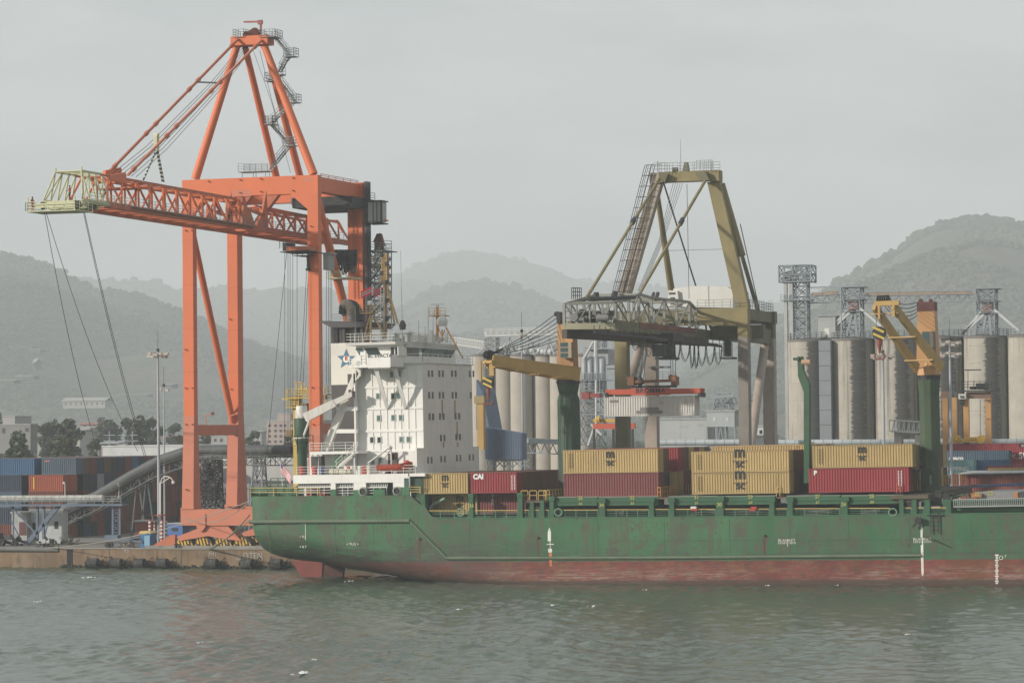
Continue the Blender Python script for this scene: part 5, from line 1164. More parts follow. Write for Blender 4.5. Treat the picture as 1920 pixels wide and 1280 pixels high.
# boom ---------------------------------------------------------------
XN, XO = XC+2.7, XC-2.7      # side facing the camera / far side
def on(px, py, X): return PX(px, py, X)
tipb, hgb = on(201, 383, XN), on(478, 427, XN)
rear = on(655, 455, XN)
def chordline(p0, p1): return lambda t: V(p0).lerp(V(p1), t)
def boompt(X, Y, h):      # level along boom: droops slightly outboard of the hinge
    zz = np.interp(Y, [tipb.y, hgb.y, rear.y], [tipb.z, hgb.z, rear.z]); return V((X, Y, float(zz)+h))
TOP = on(300, 345, XN); hh = TOP.z-boompt(XN, TOP.y, 0).z
HB = hh
print('boom', tipb, hgb, rear, 'height', HB)
Yt = tipb.y; Yh = hgb.y; Yr = YQ2+14
def girders(Ya_, Yb_, m, nm):
    for X in (XO, XN):
        q = MB(); a, c = boompt(X, Ya_, .0), boompt(X, Yb_, .0); q.bar(a, c, .55, .62); q.bar(a-V((0,0,.36)), c-V((0,0,.36)), .9, .10); o = B(nm, q, m)
q = MB()
girders(Yt, Yh-.1, ocd, 'boom_girder'); girders(Yh+.1, Yr, ocd, 'trolley_girder')
n1 = 11; ysb = [Yt+(Yh-1.5-Yt)*i/n1 for i in range(n1+1)]
def truss(ys, m, mtop, h0, h1, tag_):
    for X in (XO, XN):
        s = 1 if X == XN else -1
        tops = [boompt(X-s*.9, (a+c)/2, h0+(h1-h0)*i/max(1, len(ys)-2)) for i, (a, c) in enumerate(zip(ys, ys[1:]))]
        q = MB(); q.tube(boompt(X-s*.9, ys[0], h0), tops[0], .16); 
        for a, c in zip(tops, tops[1:]): q.bar(a, c, .32, .32)
        q.bar(tops[-1], boompt(X-s*.9, ys[-1], h1*.55), .32)
        top = B('top_chord', q, mtop)
        q = MB()
        for i, t in enumerate(tops): q.tube(boompt(X, ys[i], .3), t, .15, n=6); q.tube(t, boompt(X, ys[i+1], .3), .15, n=6)
        B('web_bracing', q, m, top)
    q = MB(); tp = [V((0,0,0))]
    tl = [boompt(XO+.9, (a+c)/2, h0) for a, c in zip(ys, ys[1:])]; tr = [boompt(XN-.9, (a+c)/2, h0) for a, c in zip(ys, ys[1:])]
    for i, (a, c) in enumerate(zip(tl, tr)):
        q.tube(a, c, .10, n=5)
        if i: q.tube(tl[i-1], c, .08, n=5)
        y = ys[i]; q.bar(boompt(XO, y, -.1), boompt(XN, y, -.1), .25, .3)
        q.tube(boompt(XO, ys[i], -.2), boompt(XN, ys[i+1], -.2), .08, n=5)
    B('cross_frames', q, m)
truss(ysb, oc, ocd, HB, HB, 'a')
ys2 = [Yh+2+(Yr-Yh-2)*i/8 for i in range(9)]
truss(ys2, oc, oc, HB-.5, HB-.8, 'b')
# hinge plates
for X in (XO, XN):
    q = MB(); a = boompt(X, Yh, .3)
    for s, y0, y1 in ((-1, -4.6, -.2), (1, .3, 4.4)):
        q.prism([(X-.15, Yh+y0 if s < 0 else Yh+y1, a.z), (X-.15, Yh+(y1 if s < 0 else y0), a.z), (X-.15, Yh+(-1.8 if s < 0 else 2.4), a.z+2.0), (X-.15, Yh+(-4.0 if s < 0 else 3.8), a.z+(3.0 if s < 0 else 5.2))], (.3, 0, 0))
    q.bar((X, Yh-2, a.z+2.1), (X, Yh+3.3, a.z+1.6), .3, .4); B('hinge_plate', q, ocd)
q = MB(); q.bar((XO, Yh-5, boompt(XO,Yh,0).z+HB-.1), (XN, Yh-5, boompt(XN,Yh,0).z+HB-.1), .4); B('hinge_crossbeam', q, oc)
# tip section in cream primer
Yt2 = on(157, 378, XN).y; XO_ = XO
q = MB()
tops = []
for X in (XO, XN):
    s = 1 if X == XN else -1; ys = [Yt2+(Yt+1-Yt2)*i/4 for i in range(5)]
    q.bar(boompt(X, Yt2, 0), boompt(X, Yt-.02, 0), .5, .55); tt = [boompt(X-s*.9, y+1.2, HB+.1) for y in ys[:-1]]; tops.append(tt)
    for a, c in zip(tt, tt[1:]): q.tube(a, c, .16)
    for i, t in enumerate(tt): q.tube(boompt(X, ys[i]-.3, .2), t, .11); q.tube(t, boompt(X, ys[i+1]-.3, .2), .11)
    q.tube(boompt(X, ys[0], .2), tt[1], .1); q.bar(tt[0], tt[0]+V((0,0,.5)), .2)
for a, c in zip(*tops): q.tube(a, c, .1)
q.tube(tops[0][0], tops[1][1], .09); q.tube(tops[0][2], tops[1][1], .09)
for y in (Yt2, Yt2+3, Yt2+6): q.bar(boompt(XO, y, -.1), boompt(XN, y, -.1), .3, .4)
TIPS = B('boom_tip', q, cream)
pz = boompt(XO, Yt2, 0).z
q = MB(); pa_ = V((XO-1.2, Yt2-2.6, pz-1.3)); 
q.box(XO-.8, XN+.6, Yt2-3.4, Yt2+1.2, pz-1.42, pz-1.3)
q.rail([(XO-.8, Yt2-3.4, pz-1.3), (XN+.6, Yt2-3.4, pz-1.3), (XN+.6, Yt2+1.2, pz-1.3)], h=1.1, step=1.3, r=.045); q.rail([(XO-.8, Yt2-3.4, pz-1.3), (XO-.8, Yt2+1.2, pz-1.3)], h=1.1, step=1.3, r=.045)
q.box(XO-.6, XN+.4, Yt2+1.3, Yt2+6.5, pz-.06, pz+.06) ; q.rail([(XN+.4, Yt2+1.2, pz), (XN+.4, Yt+6, boompt(XN,Yt+6,0).z)], h=1.1, step=1.5, r=.04)
for y in (Yt2+.8, Yt2-2.5, Yt2+4): q.bar((XO, y, pz-.6), (XN, y, pz-.6), .35, .5)
for X in (XO-.6, XN+.4): q.bar((X, Yt2-3.2, pz-1.3), (X, Yt2-3.2, pz+.4), .15)
B('tip_platform', q, cream)
q = MB()
for X in (XO+.4, XN-.3): q.tube((X-.25, Yt2-1, pz-.5), (X+.25, Yt2-1, pz-.5), .5, n=12); q.box(X-.3, X+.4, Yt2+1.5, Yt2+3, pz-.9, pz-.2)
B('tip_sheaves', q, dk)
# boom walkways
for X, s in ((XN+.5, 1), (XO-.5, -1)):
    q = MB(); q.rail([boompt(X, Yt+6, .1), boompt(X, Yh-1, .1)], h=1.1, step=1.7, r=.03); q.bar(boompt(X, Yt+6, .05), boompt(X, Yh-1, .05), .7, .05); q.rail([boompt(X, Yh+1, .1), boompt(X, Yr, .1)], h=1.1, step=1.7, r=.03); B('boom_walkway', q, galv)
# stay junction block and stays
jn_ = on(236, 330, XN); jo_ = on(204, 322, XO)
q = MB()
for J, X in ((jn_, XN-.9), (jo_, XO+.9)):
    q.prism([(X-.2, J.y-3.2, J.z-.7), (X-.2, J.y+1.8, J.z-.9), (X-.2, J.y+1.4, J.z+.6), (X-.2, J.y+.2, J.z+.4), (X-.2, J.y-3, J.z-.1)], (.4, 0, 0))
q.box(XO+.9, XN-.9, jn_.y-1, jn_.y-.3, jn_.z-.9, jn_.z-.2); q.box(XO-.2, XN+.2, jn_.y+2, jn_.y+5, boompt(0,jn_.y,0).z+2.6, boompt(0,jn_.y,0).z+2.75); B('stay_anchor', q, oc)
for (a, c, X) in (((240,328),(490,76),0), ((205,322),(446,74),0)):
    p0 = PX(*a, XN-.9 if a[0] == 240 else XO+.9); p1 = PY(*c, Ya-1.2)
    o = None
    q = MB(); q.bar(p0, p1, .24, .32); o = B('boom_stay', q, oc2 if a[0] == 240 else ocd)
    q = MB()
    for t in (.04, .27, .34, .60, .67, .95): m_ = p0.lerp(p1, t); d = (p1-p0).normalized(); q.bar(m_-d*.5, m_+d*.5, .34, .5)
    B('stay_link', q, ocd, o)
    if a[0] == 240: s1 = p0.lerp(p1, .66)
    else: s2 = p0.lerp(p1, .655)
q = MB(); q.bar(s1, s2, .16, .22); B('stay_spreader', q, dk)
q = MB()
for k in range(6):
    p0 = PX(210+k*9, 326+k*1.2, XC-.8+k*.3); p1 = PY(452+k*4.5, 88, Ya-.5); mid = p0.lerp(p1, .5)-V((0,0,.9)); q.path([p0, p0.lerp(mid,.5)-V((0,0,.4)), mid, mid.lerp(p1,.5)-V((0,0,.4)), p1], .045, 4)
q.path([PY(475,95,Ya), PY(512,200,43), PY(545,325,46)], .035, 4); q.path([PY(487,95,Ya), PY(510,190,43), PY(520,225,46)], .035, 4)
B('hoist_ropes', q, cable_m)
# striped hanging rods and pulley
q = MB(); p = on(293, 256, XC); q.box(p.x-.25, p.x+.25, p.y-.35, p.y+.35, p.z-1.9, p.z+.1); q.tube(p-V((.3,0,-.1)), p+V((.3,0,.1)), .35); pul = B('rope_pulley', q, cream)
wb = [mat('rod_white', (.6,.6,.55), .6, .05), mat('rod_black', (.02,.02,.02), .6, .1)]
for (a, c) in (((291,287),(269,337)), ((294,285),(304,340)), ((296,284),(307,341))):
    p0, p1 = on(*a, XC), on(*c, XC)
    q = MB(); n_ = 15
    for i in range(0, n_, 2): q.tube(p0.lerp(p1, i/n_), p0.lerp(p1, (i+1)/n_), .13, n=6)
    r_ = B('striped_rod', q, wb[1], pul)
    q = MB()
    for i in range(1, n_, 2): q.tube(p0.lerp(p1, i/n_), p0.lerp(p1, (i+1)/n_), .13, n=6)
    B('rod_bands', q, wb[0], pul)
# trolley, cab, festoon, spreader stage
def bx(q, px0, px1, py0, py1, Y, dep): a, c = PY(px0, py1, Y), PY(px1, py0, Y); q.box(a.x, c.x, Y, Y+dep, a.z, c.z); return q
q = MB(); bx(q, 537, 577, 461, 470, YQ1-4, 5); tr_ = B('trolley', q, ocd)
q = MB(); bx(q, 525, 577, 470, 473, YQ1-4.5, 5.5); a = PY(524,466,YQ1-4.4); q.rail([PY(524,466,YQ1-4.4), PY(540,468,YQ1-4.4)], h=1.0, step=.8, r=.04); bx(q, 530, 538, 455, 470, YQ1-3, 3); bx(q, 548, 577, 478, 479.5, YQ1-3, 4); q.rail([PY(548,478,YQ1-3), PY(577,479,YQ1-3)], h=1.0, step=.7, r=.05); q.bar(PY(577,480,YQ1-1), PY(579,505,YQ1-1), .3); bx(q, 573, 580, 503, 507, YQ1-1, 1); B('trolley_platform', q, dk, tr_)
q = MB(); bx(q, 606, 616, 475, 506, YQ1+2.5, 2.2); bx(q, 603, 619, 473, 476, YQ1+2.3, 2.6); B('driver_cab', q, mat('cab_grey', (.30,.31,.30), .5, .1), tr_)
q = MB()
for i in range(26):
    px = 626+i*1.4+random.uniform(-1,1); Y = YQ1+8; d_1 = random.uniform(486, 516)
    q.path([PY(px,468,Y), PY(px+2,d_1-8,Y), PY(px+4,d_1,Y), PY(px+6,d_1-8,Y), PY(px+7,468,Y)], .12, 5)
B('cable_festoon', q, dk)
q = MB(); bx(q, 612, 660, 519, 523, YQ1+6, 4); q.rail([PY(612,519,YQ1+6), PY(640,519,YQ1+6)], h=.8, step=2, r=.05)
for a, c in (((612,521),(629,510)), ((655,521),(640,508)), ((640,521),(636,505))): q.bar(PY(*a, YQ1+7), PY(*c, YQ1+7), .12)
B('spreader_stage', q, cream)
q = MB()
for px in (534, 540, 544, 549, 557): q.path([PY(px,472,YQ1-2), PY(px,850,YQ1-2)], .035, 4)
for px, px1 in ((538,500),(577,556),(580,562)): q.path([PY(px,470,YQ1-2), PY(px1,850,YQ1+20)], .035, 4)
for px in (612, 616, 619, 622): q.path([PY(px,508,YQ1+3), PY(px,720,YQ1+3)], .035, 4)
B('hoist_ropes', q, cable_m)
# ropes hanging from the boom tip down to the yard
for (a, c, Yc) in (((83,396),(185,850),YQ1+10), ((86,397),(258,845),YQ1+10), ((156,396),(272,860),YQ1+10), ((158,396),(276,862),YQ1+10)):
    p0 = PX(*a, XC-1.5 if a[0] < 100 else XC+1.8); p1 = PY(*c, Yc); q = MB(); pts = [p0.lerp(p1, t)-V((0,0,3.0*4*t*(1-t)*(.5 if a[0] > 100 else .8))) for t in [k/10 for k in range(11)]]; q.path(pts, .04, 4); B('hanging_rope', q, cable_m)
# machinery house and electrics at the rear
q = MB(); c0, c1 = PY(548,388,YQ2-6), PY(640,372,YQ2-6); q.box(c0.x, PY(660,372,YQ2-6).x, YQ2-6, YQ2+6, c0.z-.2, c1.z+.3); B('machinery_deck', q, dk)
for a, c, p0, p1, Y in ((546,572,372,384,YQ2-4), (612,632,370,382,YQ2-5), (636,655,372,384,YQ2-3)):
    q = MB(); bx(q, a, c, p0, p1, Y, 4); q.rail([PY(a, p1, Y), PY(c, p1, Y)], h=1.1, step=.7, r=.05); B('winch_house', q, mat('house_grey', (.20,.21,.20), .6, .15))
q = MB(); bx(q, 600, 655, 382, 390, YQ2-7, 3); q.tube(PY(612,385,YQ2-7.2), PY(650,386,YQ2-7.2), .5, n=10); B('winch_drums', q, dk)
q = MB()
a0, a1 = PY(688.5,480,YQ2), PY(688.5,345,YQ2)
for px in (689, 693): q.bar(PY(px,342,YQ2-.9), PY(px,610,YQ2-.9), .22)
for k in range(30): q.bar(PY(689,345+k*9,YQ2-.9), PY(693,345+k*9,YQ2-.9), .1)
B('lift_mast', q, dk)
q = MB(); bx(q, 690, 714, 378, 416, YQ2-1.5, 2.2); lc = B('lift_cage', q, mat('cage_grey', (.34,.35,.34), .5, .15))
q = MB(); bx(q, 688, 716, 375, 378, YQ2-1.7, 2.6); bx(q, 688, 716, 417, 420, YQ2-1.7, 2.6); bx(q, 713.5, 715.5, 378, 417, YQ2-1.7, .3); bx(q, 699, 700, 379, 416, YQ2-1.58, .05); bx(q, 706, 707, 379, 416, YQ2-1.58, .05); q.rail([PY(692,375,YQ2-1.5), PY(703,375,YQ2-1.5)], h=1, step=.7, r=.04); B('cage_frame', q, dk, lc)
q = MB(); bx(q, 702, 726, 412, 415, YQ2-.5, .6); B('rear_arm', q, oc)
q = MB()
q.lattice(PY(712,610,YQ2+1), PY(712,470,YQ2+1), 2.6, 2.6, 9, r=.09); q.rail([PY(692,467,YQ2), PY(734,472,YQ2)], h=1.1, step=.9, r=.05); bx(q, 690, 734, 470, 473, YQ2, 2.5); q.rail([PY(720,472,YQ2-1), PY(734,472,YQ2-1)], h=1.6, step=.9, r=.05)
for py in (494, 528, 562): bx(q, 690, 716, py, py+2.5, YQ2, 2.5); q.rail([PY(690,py,YQ2), PY(716,py,YQ2)], h=1.1, step=.9, r=.045)
for a, c in (((694,525),(715,498)), ((694,560),(715,530)), ((694,590),(716,565)), ((700,500),(712,475))): q.stairs(PY(*a, YQ2-.4), PY(*c, YQ2-.4), .8)
B('stair_tower', q, galv)
q = MB(); bx(q, 692, 716, 494, 502, YQ2-.2, 3); q.rail([PY(692,494,YQ2-.3), PY(716,494,YQ2-.3)], h=.9, step=.8, r=.06); B('rear_platform', q, cream)
q = MB(); q.tube(PY(705,455,YQ2+1), PY(712,440,YQ2+1), .5, n=8); q.tube(PY(712,440,YQ2+1), PY(718,462,YQ2+1), .4, n=8); q.prism([PY(701,470,YQ2+1), PY(705,440,YQ2+1), PY(712,437,YQ2+1), (PY(719,468,YQ2+1))], (0,.6,0)); B('rear_sheave', q, mat('sheave_brown', (.16,.06,.04), .7, .2))
# ladder on the rear right leg, small lugs with shadows, fixtures
q = MB(); q.ladder(PY(667,560,YQ2-.95), PY(663,345,YQ2-.95), w=.6, step=.55, r=.05); B('leg_ladder', q, ocd)
q = MB(); bx(q, 685, 688, 340, 640, YQ2-.9, 1.4); B('cable_tray', q, mat('tray_dark', (.09,.06,.065), .7, .1))
for px, py, Y in ((348,432,YQ1),(360,432,YQ1),(348,655,YQ1),(348,727,YQ1),(361,727,YQ1),(349,795,YQ1),(361,795,YQ1),(349,917,YQ1),(364,917,YQ1),(583,424,YQ1),(597,424,YQ1),(585,726,YQ1),(600,726,YQ1),(587,795,YQ1),(600,795,YQ1),(431,598,YQ2),(433,729,YQ2),(448,729,YQ2),(434,886,YQ2),(436,916,YQ2),(449,916,YQ2),(391,340,YQ1),(450,337,YQ1),(489,335,YQ1),(549,333,YQ1),(450,361,YQ1),(489,359,YQ1),(549,357,YQ1)):
    dd = (LD/2 if Y == YQ1 else .95)+(.6 if py > 870 and Y == YQ1 else 0)
    p = PY(px, py, Y-dd); q = MB(); q.tube(p+V((0,.1,0)), p+V((0,-.35,0)), .1, n=6); B('lifting_lug', q, ocd)
for px in (384, 430):
    q = MB(); p = PY(px+2, 796, YQ1+3 if px < 400 else YQ2-4); q.bar(p, p+V((0,0,1.3)), .12); q.bar(p+V((0,0,1.3)), p+V((1.0,0,1.6)), .14); q.sphere(p+V((1.1,0,1.6)), .25, 8, 5); B('floodlight', q, oc2)
# ================================================================ OLIVE CRANE WITH HANGING CONTAINER
ol = mat('crane_olive', (0.225, 0.185, 0.085), .65, .15, rust=.3, streak=.35, rustcol=(.12,.09,.05), dirt=.35, dirtcol=(.11,.10,.065), scale=.5)
olg = mat('crane_grey_base', (0.22, 0.20, 0.175), .75, .12, rust=.3, streak=.4, rustcol=(.13,.09,.06), dirt=.3)
olp = mat('crane_faded_pink', (0.36, 0.30, 0.255), .75, .1, streak=.35, rustcol=(.18,.12,.09), dirt=.25)
old = mat('crane_olive_dark', (0.135, 0.125, 0.07), .7, .2, rust=.4, dirt=.4)
trg = mat('truss_grey', (0.23, 0.23, 0.20), .65, .15, rust=.35)
oz = thing('ship_to_shore_crane', 'old olive green quay crane amidships carrying a white container over the ship', 'crane', (PY(1280,800,YQ1).x, YQ1, QZ))
XR = PY(1396, 700, YQ1).x; XL = PY(1167, 700, YQ1).x; XR2 = PY(1443, 700, YQ2).x; XL2 = PY(1222, 720, YQ2).x
zt = z(1400, 577); zb = z(1400, 606); z0 = QZ+1.2
def leg2(x, Y, za, zb_, zsp, w, d, m1, m2):
    q = MB(); q.box(x-w/2, x+w/2, Y-d/2, Y+d/2, zsp, zb_); o = B('leg', q, m1)
    q = MB(); q.box(x-w/2-.01, x+w/2+.01, Y-d/2-.01, Y+d/2+.01, za, zsp-.002); B('leg_base', q, m2, o)
leg2(XR, YQ1, z0, zb, z(1396,632), 1.35, 1.5, ol, olg); leg2(XL, YQ1, z0, z(1167,600), z(1167,735), 1.7, 1.6, ol, old)
leg2(XR2, YQ2, z0, zb+.4, z(1443,635,YQ2), 1.6, 1.4, old, olp); leg2(XL2, YQ2, z0, zb, z(1222,690,YQ2), 1.7, 1.5, olp, olp)
q = MB(); q.box(PY(1300,590,YQ1).x, XR+.7, YQ1-.75, YQ1+.75, zb+.002, zt)
q.prism([(PY(1300,606,YQ1).x, YQ1-.74, zb), (XR-.7, YQ1-.74, zb), (XR-.7, YQ1-.74, zb-.4)], (0, 1.4, 0)); B('portal_beam', q, ol)
q = MB(); q.box(XL-.8, PY(1300,590,YQ1).x-.002, YQ1-.7, YQ1+.7, zb+.2, zt-.1); B('portal_beam', q, old)
q = MB(); q.box(XL2-.8, XR2+1.0, YQ2-.7, YQ2+.7, zb+.4, zt+.0); B('portal_beam', q, old)
for x, x2 in ((XR, XR2), (XL, XL2)):
    q = MB(); q.prism([(x-.6, YQ1+.76, zb+.5), (x+.65, YQ1+.76, zb+.5), (x2+.65, YQ2-.71, zb+.5), (x2-.6, YQ2-.71, zb+.5)], (0,0,zt-zb-.6)); B('side_beam', q, old)
    q = MB(); zz = z(1400, 640); q.prism([(x-.5, YQ1+.76, zz), (x+.5, YQ1+.76, zz), (x2+.5, YQ2-.71, zz), (x2-.5, YQ2-.71, zz)], (0,0,2.0)); B('side_beam', q, old)
q = MB(); a, c = PY(1335,636,YQ1+3), PY(1452,608,YQ1+3); q.box(a.x, c.x-1.5, YQ1+3, YQ1+4.2, a.z, c.z); B('lower_girder', q, old)
q = MB(); q.rail([(PY(1310,577,YQ1).x, YQ1-.7, zt), (XR-.5, YQ1-.7, zt)], h=1.15, step=1.2, r=.04); q.rail([(XR+.6, YQ1+1, zt), (XR2+.6, YQ2, zt-.1), (XR2-2, YQ2, zt-.1)], h=1.15, step=1.5, r=.04); B('railing', q, galv)
# braces
q = MB(); q.tube((XR+.2, YQ1+1.5, z(1405,850,YQ1+1)), (XR2-.3, YQ2-1, z(1430,640,YQ2)), .62, n=14); B('diagonal_brace', q, olp, smooth=True)
q = MB(); q.tube((XL+.2, YQ1+1, z(1180,745,YQ1+1)), (XL2-.2, YQ2-1, z(1212,600,YQ2)), .62, n=14); B('diagonal_brace', q, olp, smooth=True)
q = MB(); q.stairs(PY(1195,720,YQ2-3), PY(1213,655,YQ2-3), 1.0); q.stairs(PY(1206,810,YQ2-3), PY(1212,780,YQ2-3), 1.0); B('stair_flight', q, galv)
q = MB(); a, c = PY(1215,690,YQ2-1.5), PY(1252,686,YQ2-1.5); q.box(a.x, c.x, YQ2-1.5, YQ2, a.z, c.z); a = PY(1232,712,YQ2-1.5); q.box(a.x, a.x+2.6, YQ2-1.6, YQ2, a.z-.1, a.z); q.rail([(a.x, YQ2-1.6, a.z), (a.x+2.6, YQ2-1.6, a.z)], h=1.1, step=.8, r=.04); B('leg_landing', q, galv)
# sills & bogies
for Y in (YQ1, YQ2):
    q = MB(); q.box(XL-1, XR+1, Y-.9, Y+.9, z0, z0+2.0); B('sill_beam', q, olg)
    for x in (XL, XR):
        for k in (-2.4, 2.4): q = MB(); q.prism([(x+k-1.6, Y-.7, QZ+.3), (x+k+1.6, Y-.7, QZ+.3), (x+k+.7, Y-.7, z0), (x+k-.7, Y-.7, z0)], (0,1.4,0)); B('bogie', q, dk)
# tower
Ya = YQ1+1.0
za0, za1 = z(1290, 341, Ya), z(1290, 322, Ya)
q = MB(); a, c = PY(1222,330,Ya), PY(1350,330,Ya); q.box(a.x+1.4, c.x-1.3, Ya-1.0, Ya+.9, za0, za1); ap = B('apex_beam', q, ol)
q = MB(); q.box(a.x, a.x+1.39, Ya-1.05, Ya+.95, z(1230,345,Ya), z(1230,325,Ya)); B('apex_corner', q, olp, ap)
q = MB(); q.box(c.x-1.29, c.x+.1, Ya-1.05, Ya+.95, z(1340,341,Ya), z(1340,320,Ya)); B('apex_corner', q, ol, ap)
def slab(p0, p1, w0, w1, d, m, nm):
    q = MB(); vs = []
    for p, w in ((p0, w0), (p1, w1)):
        for a, c in ((-1,-1),(1,-1),(1,1),(-1,1)): vs.append((p.x+a*w/2, p.y+c*d/2, p.z))
    q.add(vs, [(0,3,2,1),(4,5,6,7),(0,1,5,4),(1,2,6,5),(2,3,7,6),(3,0,4,7)]); return B(nm, q, m)
slab(PY(1394,577,Ya), PY(1340,342,Ya), 1.75, 1.7, 1.5, ol, 'tower_leg')
slab(PY(1169,556,Ya), PY(1232,346,Ya), 1.8, 1.4, 1.5, olp, 'tower_leg')
q = MB(); q.ladder(PY(1172,556,Ya-.8), PY(1233,346,Ya-.8), w=1.0, step=.8, r=.04); B('leg_rungs', q, old)
q = MB(); q.tube(PY(1259,545,YQ2), PY(1233,368,Ya+3), .5, .35, n=12); B('tower_leg', q, ol, smooth=True)
q = MB(); q.tube(PY(1422,585,YQ2), PY(1352,345,Ya+1), .30, n=8); B('back_stay', q, old)
q = MB(); q.tube(PY(1391,480,Ya+1), PY(1352,345,Ya+1), .55, n=8); B('back_stay_cover', q, ol)
# ladder cage
q = MB(); p0, p1 = PY(1158,548,Ya-1.2), PY(1219,310,Ya-1.2)
for dx, dy in ((-.75,0),(-.3,-.5),(.3,-.5),(.7,0)): q.bar(p0+V((dx,dy,0)), p1+V((dx,dy,0)), .07)
for i in range(13):
    p = p0.lerp(p1, i/12); q.path([p+V((-.75,0,0)), p+V((-.3,-.5,0)), p+V((.3,-.5,0)), p+V((.7,0,0))], .045, 4); q.bar(p+V((.7,0,0)), p+V((1.6,.3,.1)), .06)
q.ladder(p0, p1, w=.45, step=.45, r=.03); B('ladder_cage', q, dk)
q = MB(); q.rail([PY(1224,323,Ya-1.2), PY(1350,320,Ya-1.2)], h=1.2, step=.95, r=.035); q.rail([PY(1224,323,Ya+1.2), PY(1350,320,Ya+1.2)], h=1.2, step=1.2, r=.035); q.rail([PY(1306,318,Ya-1.8), PY(1336,317,Ya-1.8)], h=1.2, step=.5, r=.04); q.rail([PY(1234,322,Ya-1.8), PY(1252,322,Ya-1.8)], h=1.2, step=.5, r=.04); q.bar(PY(1333,322,Ya), PY(1333,300,Ya), .08); q.bar(PY(1233,322,Ya), PY(1233,302,Ya), .1); B('apex_railing', q, galv, ap)
q = MB(); q.prism([PY(1304,322,Ya-2), PY(1322,322,Ya-2), PY(1330,338,Ya-2), PY(1316,340,Ya-2), PY(1305,328,Ya-2)], (0,.9,0)); q.prism([PY(1234,322,Ya-2), PY(1252,326,Ya-2), PY(1246,344,Ya-2), PY(1236,334,Ya-2)], (0,.9,0)); q.prism([PY(1279,322,Ya-.5), PY(1283,304,Ya-.5), PY(1288,304,Ya-.5), PY(1291,322,Ya-.5)], (0,.8,0)); q.box(PY(1262,322,Ya).x, PY(1271,322,Ya).x, Ya-.5, Ya+.3, za1, za1+.6); B('stay_brackets', q, old, ap)
q = MB(); q.tube(PY(1276.5,322,Ya), PY(1276,262,Ya), .05, .03, n=5); B('lightning_rod', q, galv, ap)
# boom
XC = (XL+XR)/2; XN, XO = XC+2.9, XC-2.9
def on(px, py, X): return PX(px, py, X)
def BT(px, py, X=None): return PX(px, py, X if X is not None else XN)
nb = [(1155,604),(1179,608),(1198,613),(1222,614),(1246,618),(1269,622),(1293,622),(1305,624),(1324,626)]
nt = [(1155,566),(1178,562),(1198,556),(1222,561),(1246,566),(1269,569),(1291,570),(1305,584),(1324,598)]
ybm = [on(*p, XN) for p in nb]; ytp = [on(*p, XN) for p in nt]
for i, t in enumerate(ytp): t.y = ybm[i].y
zbm = float(np.mean([p.z for p in ybm]))
q = MB(); c0 = on(1155,604,XN); zG = c0.z
Yf_ = c0.y; Yend = YQ2+6
for X in (XO, XN):
    q = MB(); q.bar((X, Yf_-.5, zG-.3), (X, YQ1-.8, zG-.3+(zb-zG)*.0), .5, 1.1); q.bar((X, Yf_-.5, zG-.95), (X, Yend, zG-.95), .9, .14); q.bar((X, YQ1-.8, zG-.3), (X, Yend, zG-.3), .5, 1.0); gr = B('boom_girder', q, old)
q = MB(); q.bar((XN, Yf_+9, zG-.1), (XN, YQ1-5, zG-.1), .62, .7); B('girder_wear', q, mat('girder_rust', (.16,.06,.045), .8, .3, dirt=.5))
hs_ = [max(.6, t.z-b_.z) for t, b_ in zip(ytp, ybm)]; ys = [b_.y for b_ in ybm]
for X in (XO, XN):
    q = MB(); s = 1 if X == XN else -1
    T_ = [V((X, y, zG+h)) for y, h in zip(ys, hs_)]
    for a, c in zip(T_, T_[1:]): q.bar(a, c, .30, .30)
    q.bar(T_[-1], (X, ys[-1]+3, zG+.3), .3); tcx = B('top_chord', q, trg)
    q = MB()
    for i, t in enumerate(T_):
        q.bar((X, ys[i], zG), t, .34 if i < 8 else .2, .3)
        if i+1 < len(T_): q.tube(t if i % 2 == 0 else (X, ys[i], zG), (X, ys[i+1], zG) if i % 2 == 0 else T_[i+1], .11, n=5)
    B('web_bracing', q, trg, tcx)
    if X == XN: TN = T_
    else: TO = T_
q = MB()
for i, (a, c) in enumerate(zip(TN, TO)):
    q.bar(a, c, .2, .25); q.bar((XO, ys[i], zG-.2), (XN, ys[i], zG-.2), .25, .3)
    if i: q.tube(TN[i-1], c, .08, n=5); q.tube((XO, ys[i-1], zG-.2), (XN, ys[i], zG-.2), .08, n=5)
B('cross_frames', q, trg)
# front end frame, as wide as the photo shows (machinery platform ahead of the tip)
q = MB(); Yp = Yf_-.3
a, c = on(1057,566,XO).z, 0
p00 = PY(1058,604,Yp-2); p01 = PY(1154,600,Yp)
fl_ = [(1058,612),(1154,603)]; ftp = [(1058,570),(1154,566)]
FX0 = PY(1058,600,Yp-2).x; FX1 = XN
zf0 = zG-.1; zf1 = zG+hs_[0]
for k in range(5):
    t = k/4; x = FX0+(FX1-FX0)*t; y = Yp-2+2*t; q.bar((x, y, zf0-.4), (x, y, zf1-.2), .35 if k in (0,4) else .2)
q.bar((FX0, Yp-2, zf1-.2), (FX1, Yp, zf1-.1), .3); q.bar((FX0, Yp-2, zf1-.2), (TO[2].x, TO[2].y, TO[2].z), .25); q.bar((FX0, Yp-2, zf1-1.1), (FX1, Yp, zf1-1.1), .1); q.bar((FX0, Yp-2, zf1-1.9), (FX1, Yp, zf1-1.9), .1)
for k in range(4): t = k/4; x = FX0+(FX1-FX0)*t; x1 = FX0+(FX1-FX0)*(t+.25); q.tube((x, Yp-1.5, zf0 if k % 2 else zf1-.3), (x1, Yp-1.2, zf1-.3 if k % 2 else zf0), .08)
B('end_frame', q, trg)
q = MB(); q.bar((FX0, Yp-2, zf0-.35), (FX1, Yp, zf0-.35), .4, .75); B('end_beam', q, mat('end_beam_cream', (.40,.38,.26), .65, .1, rust=.3))
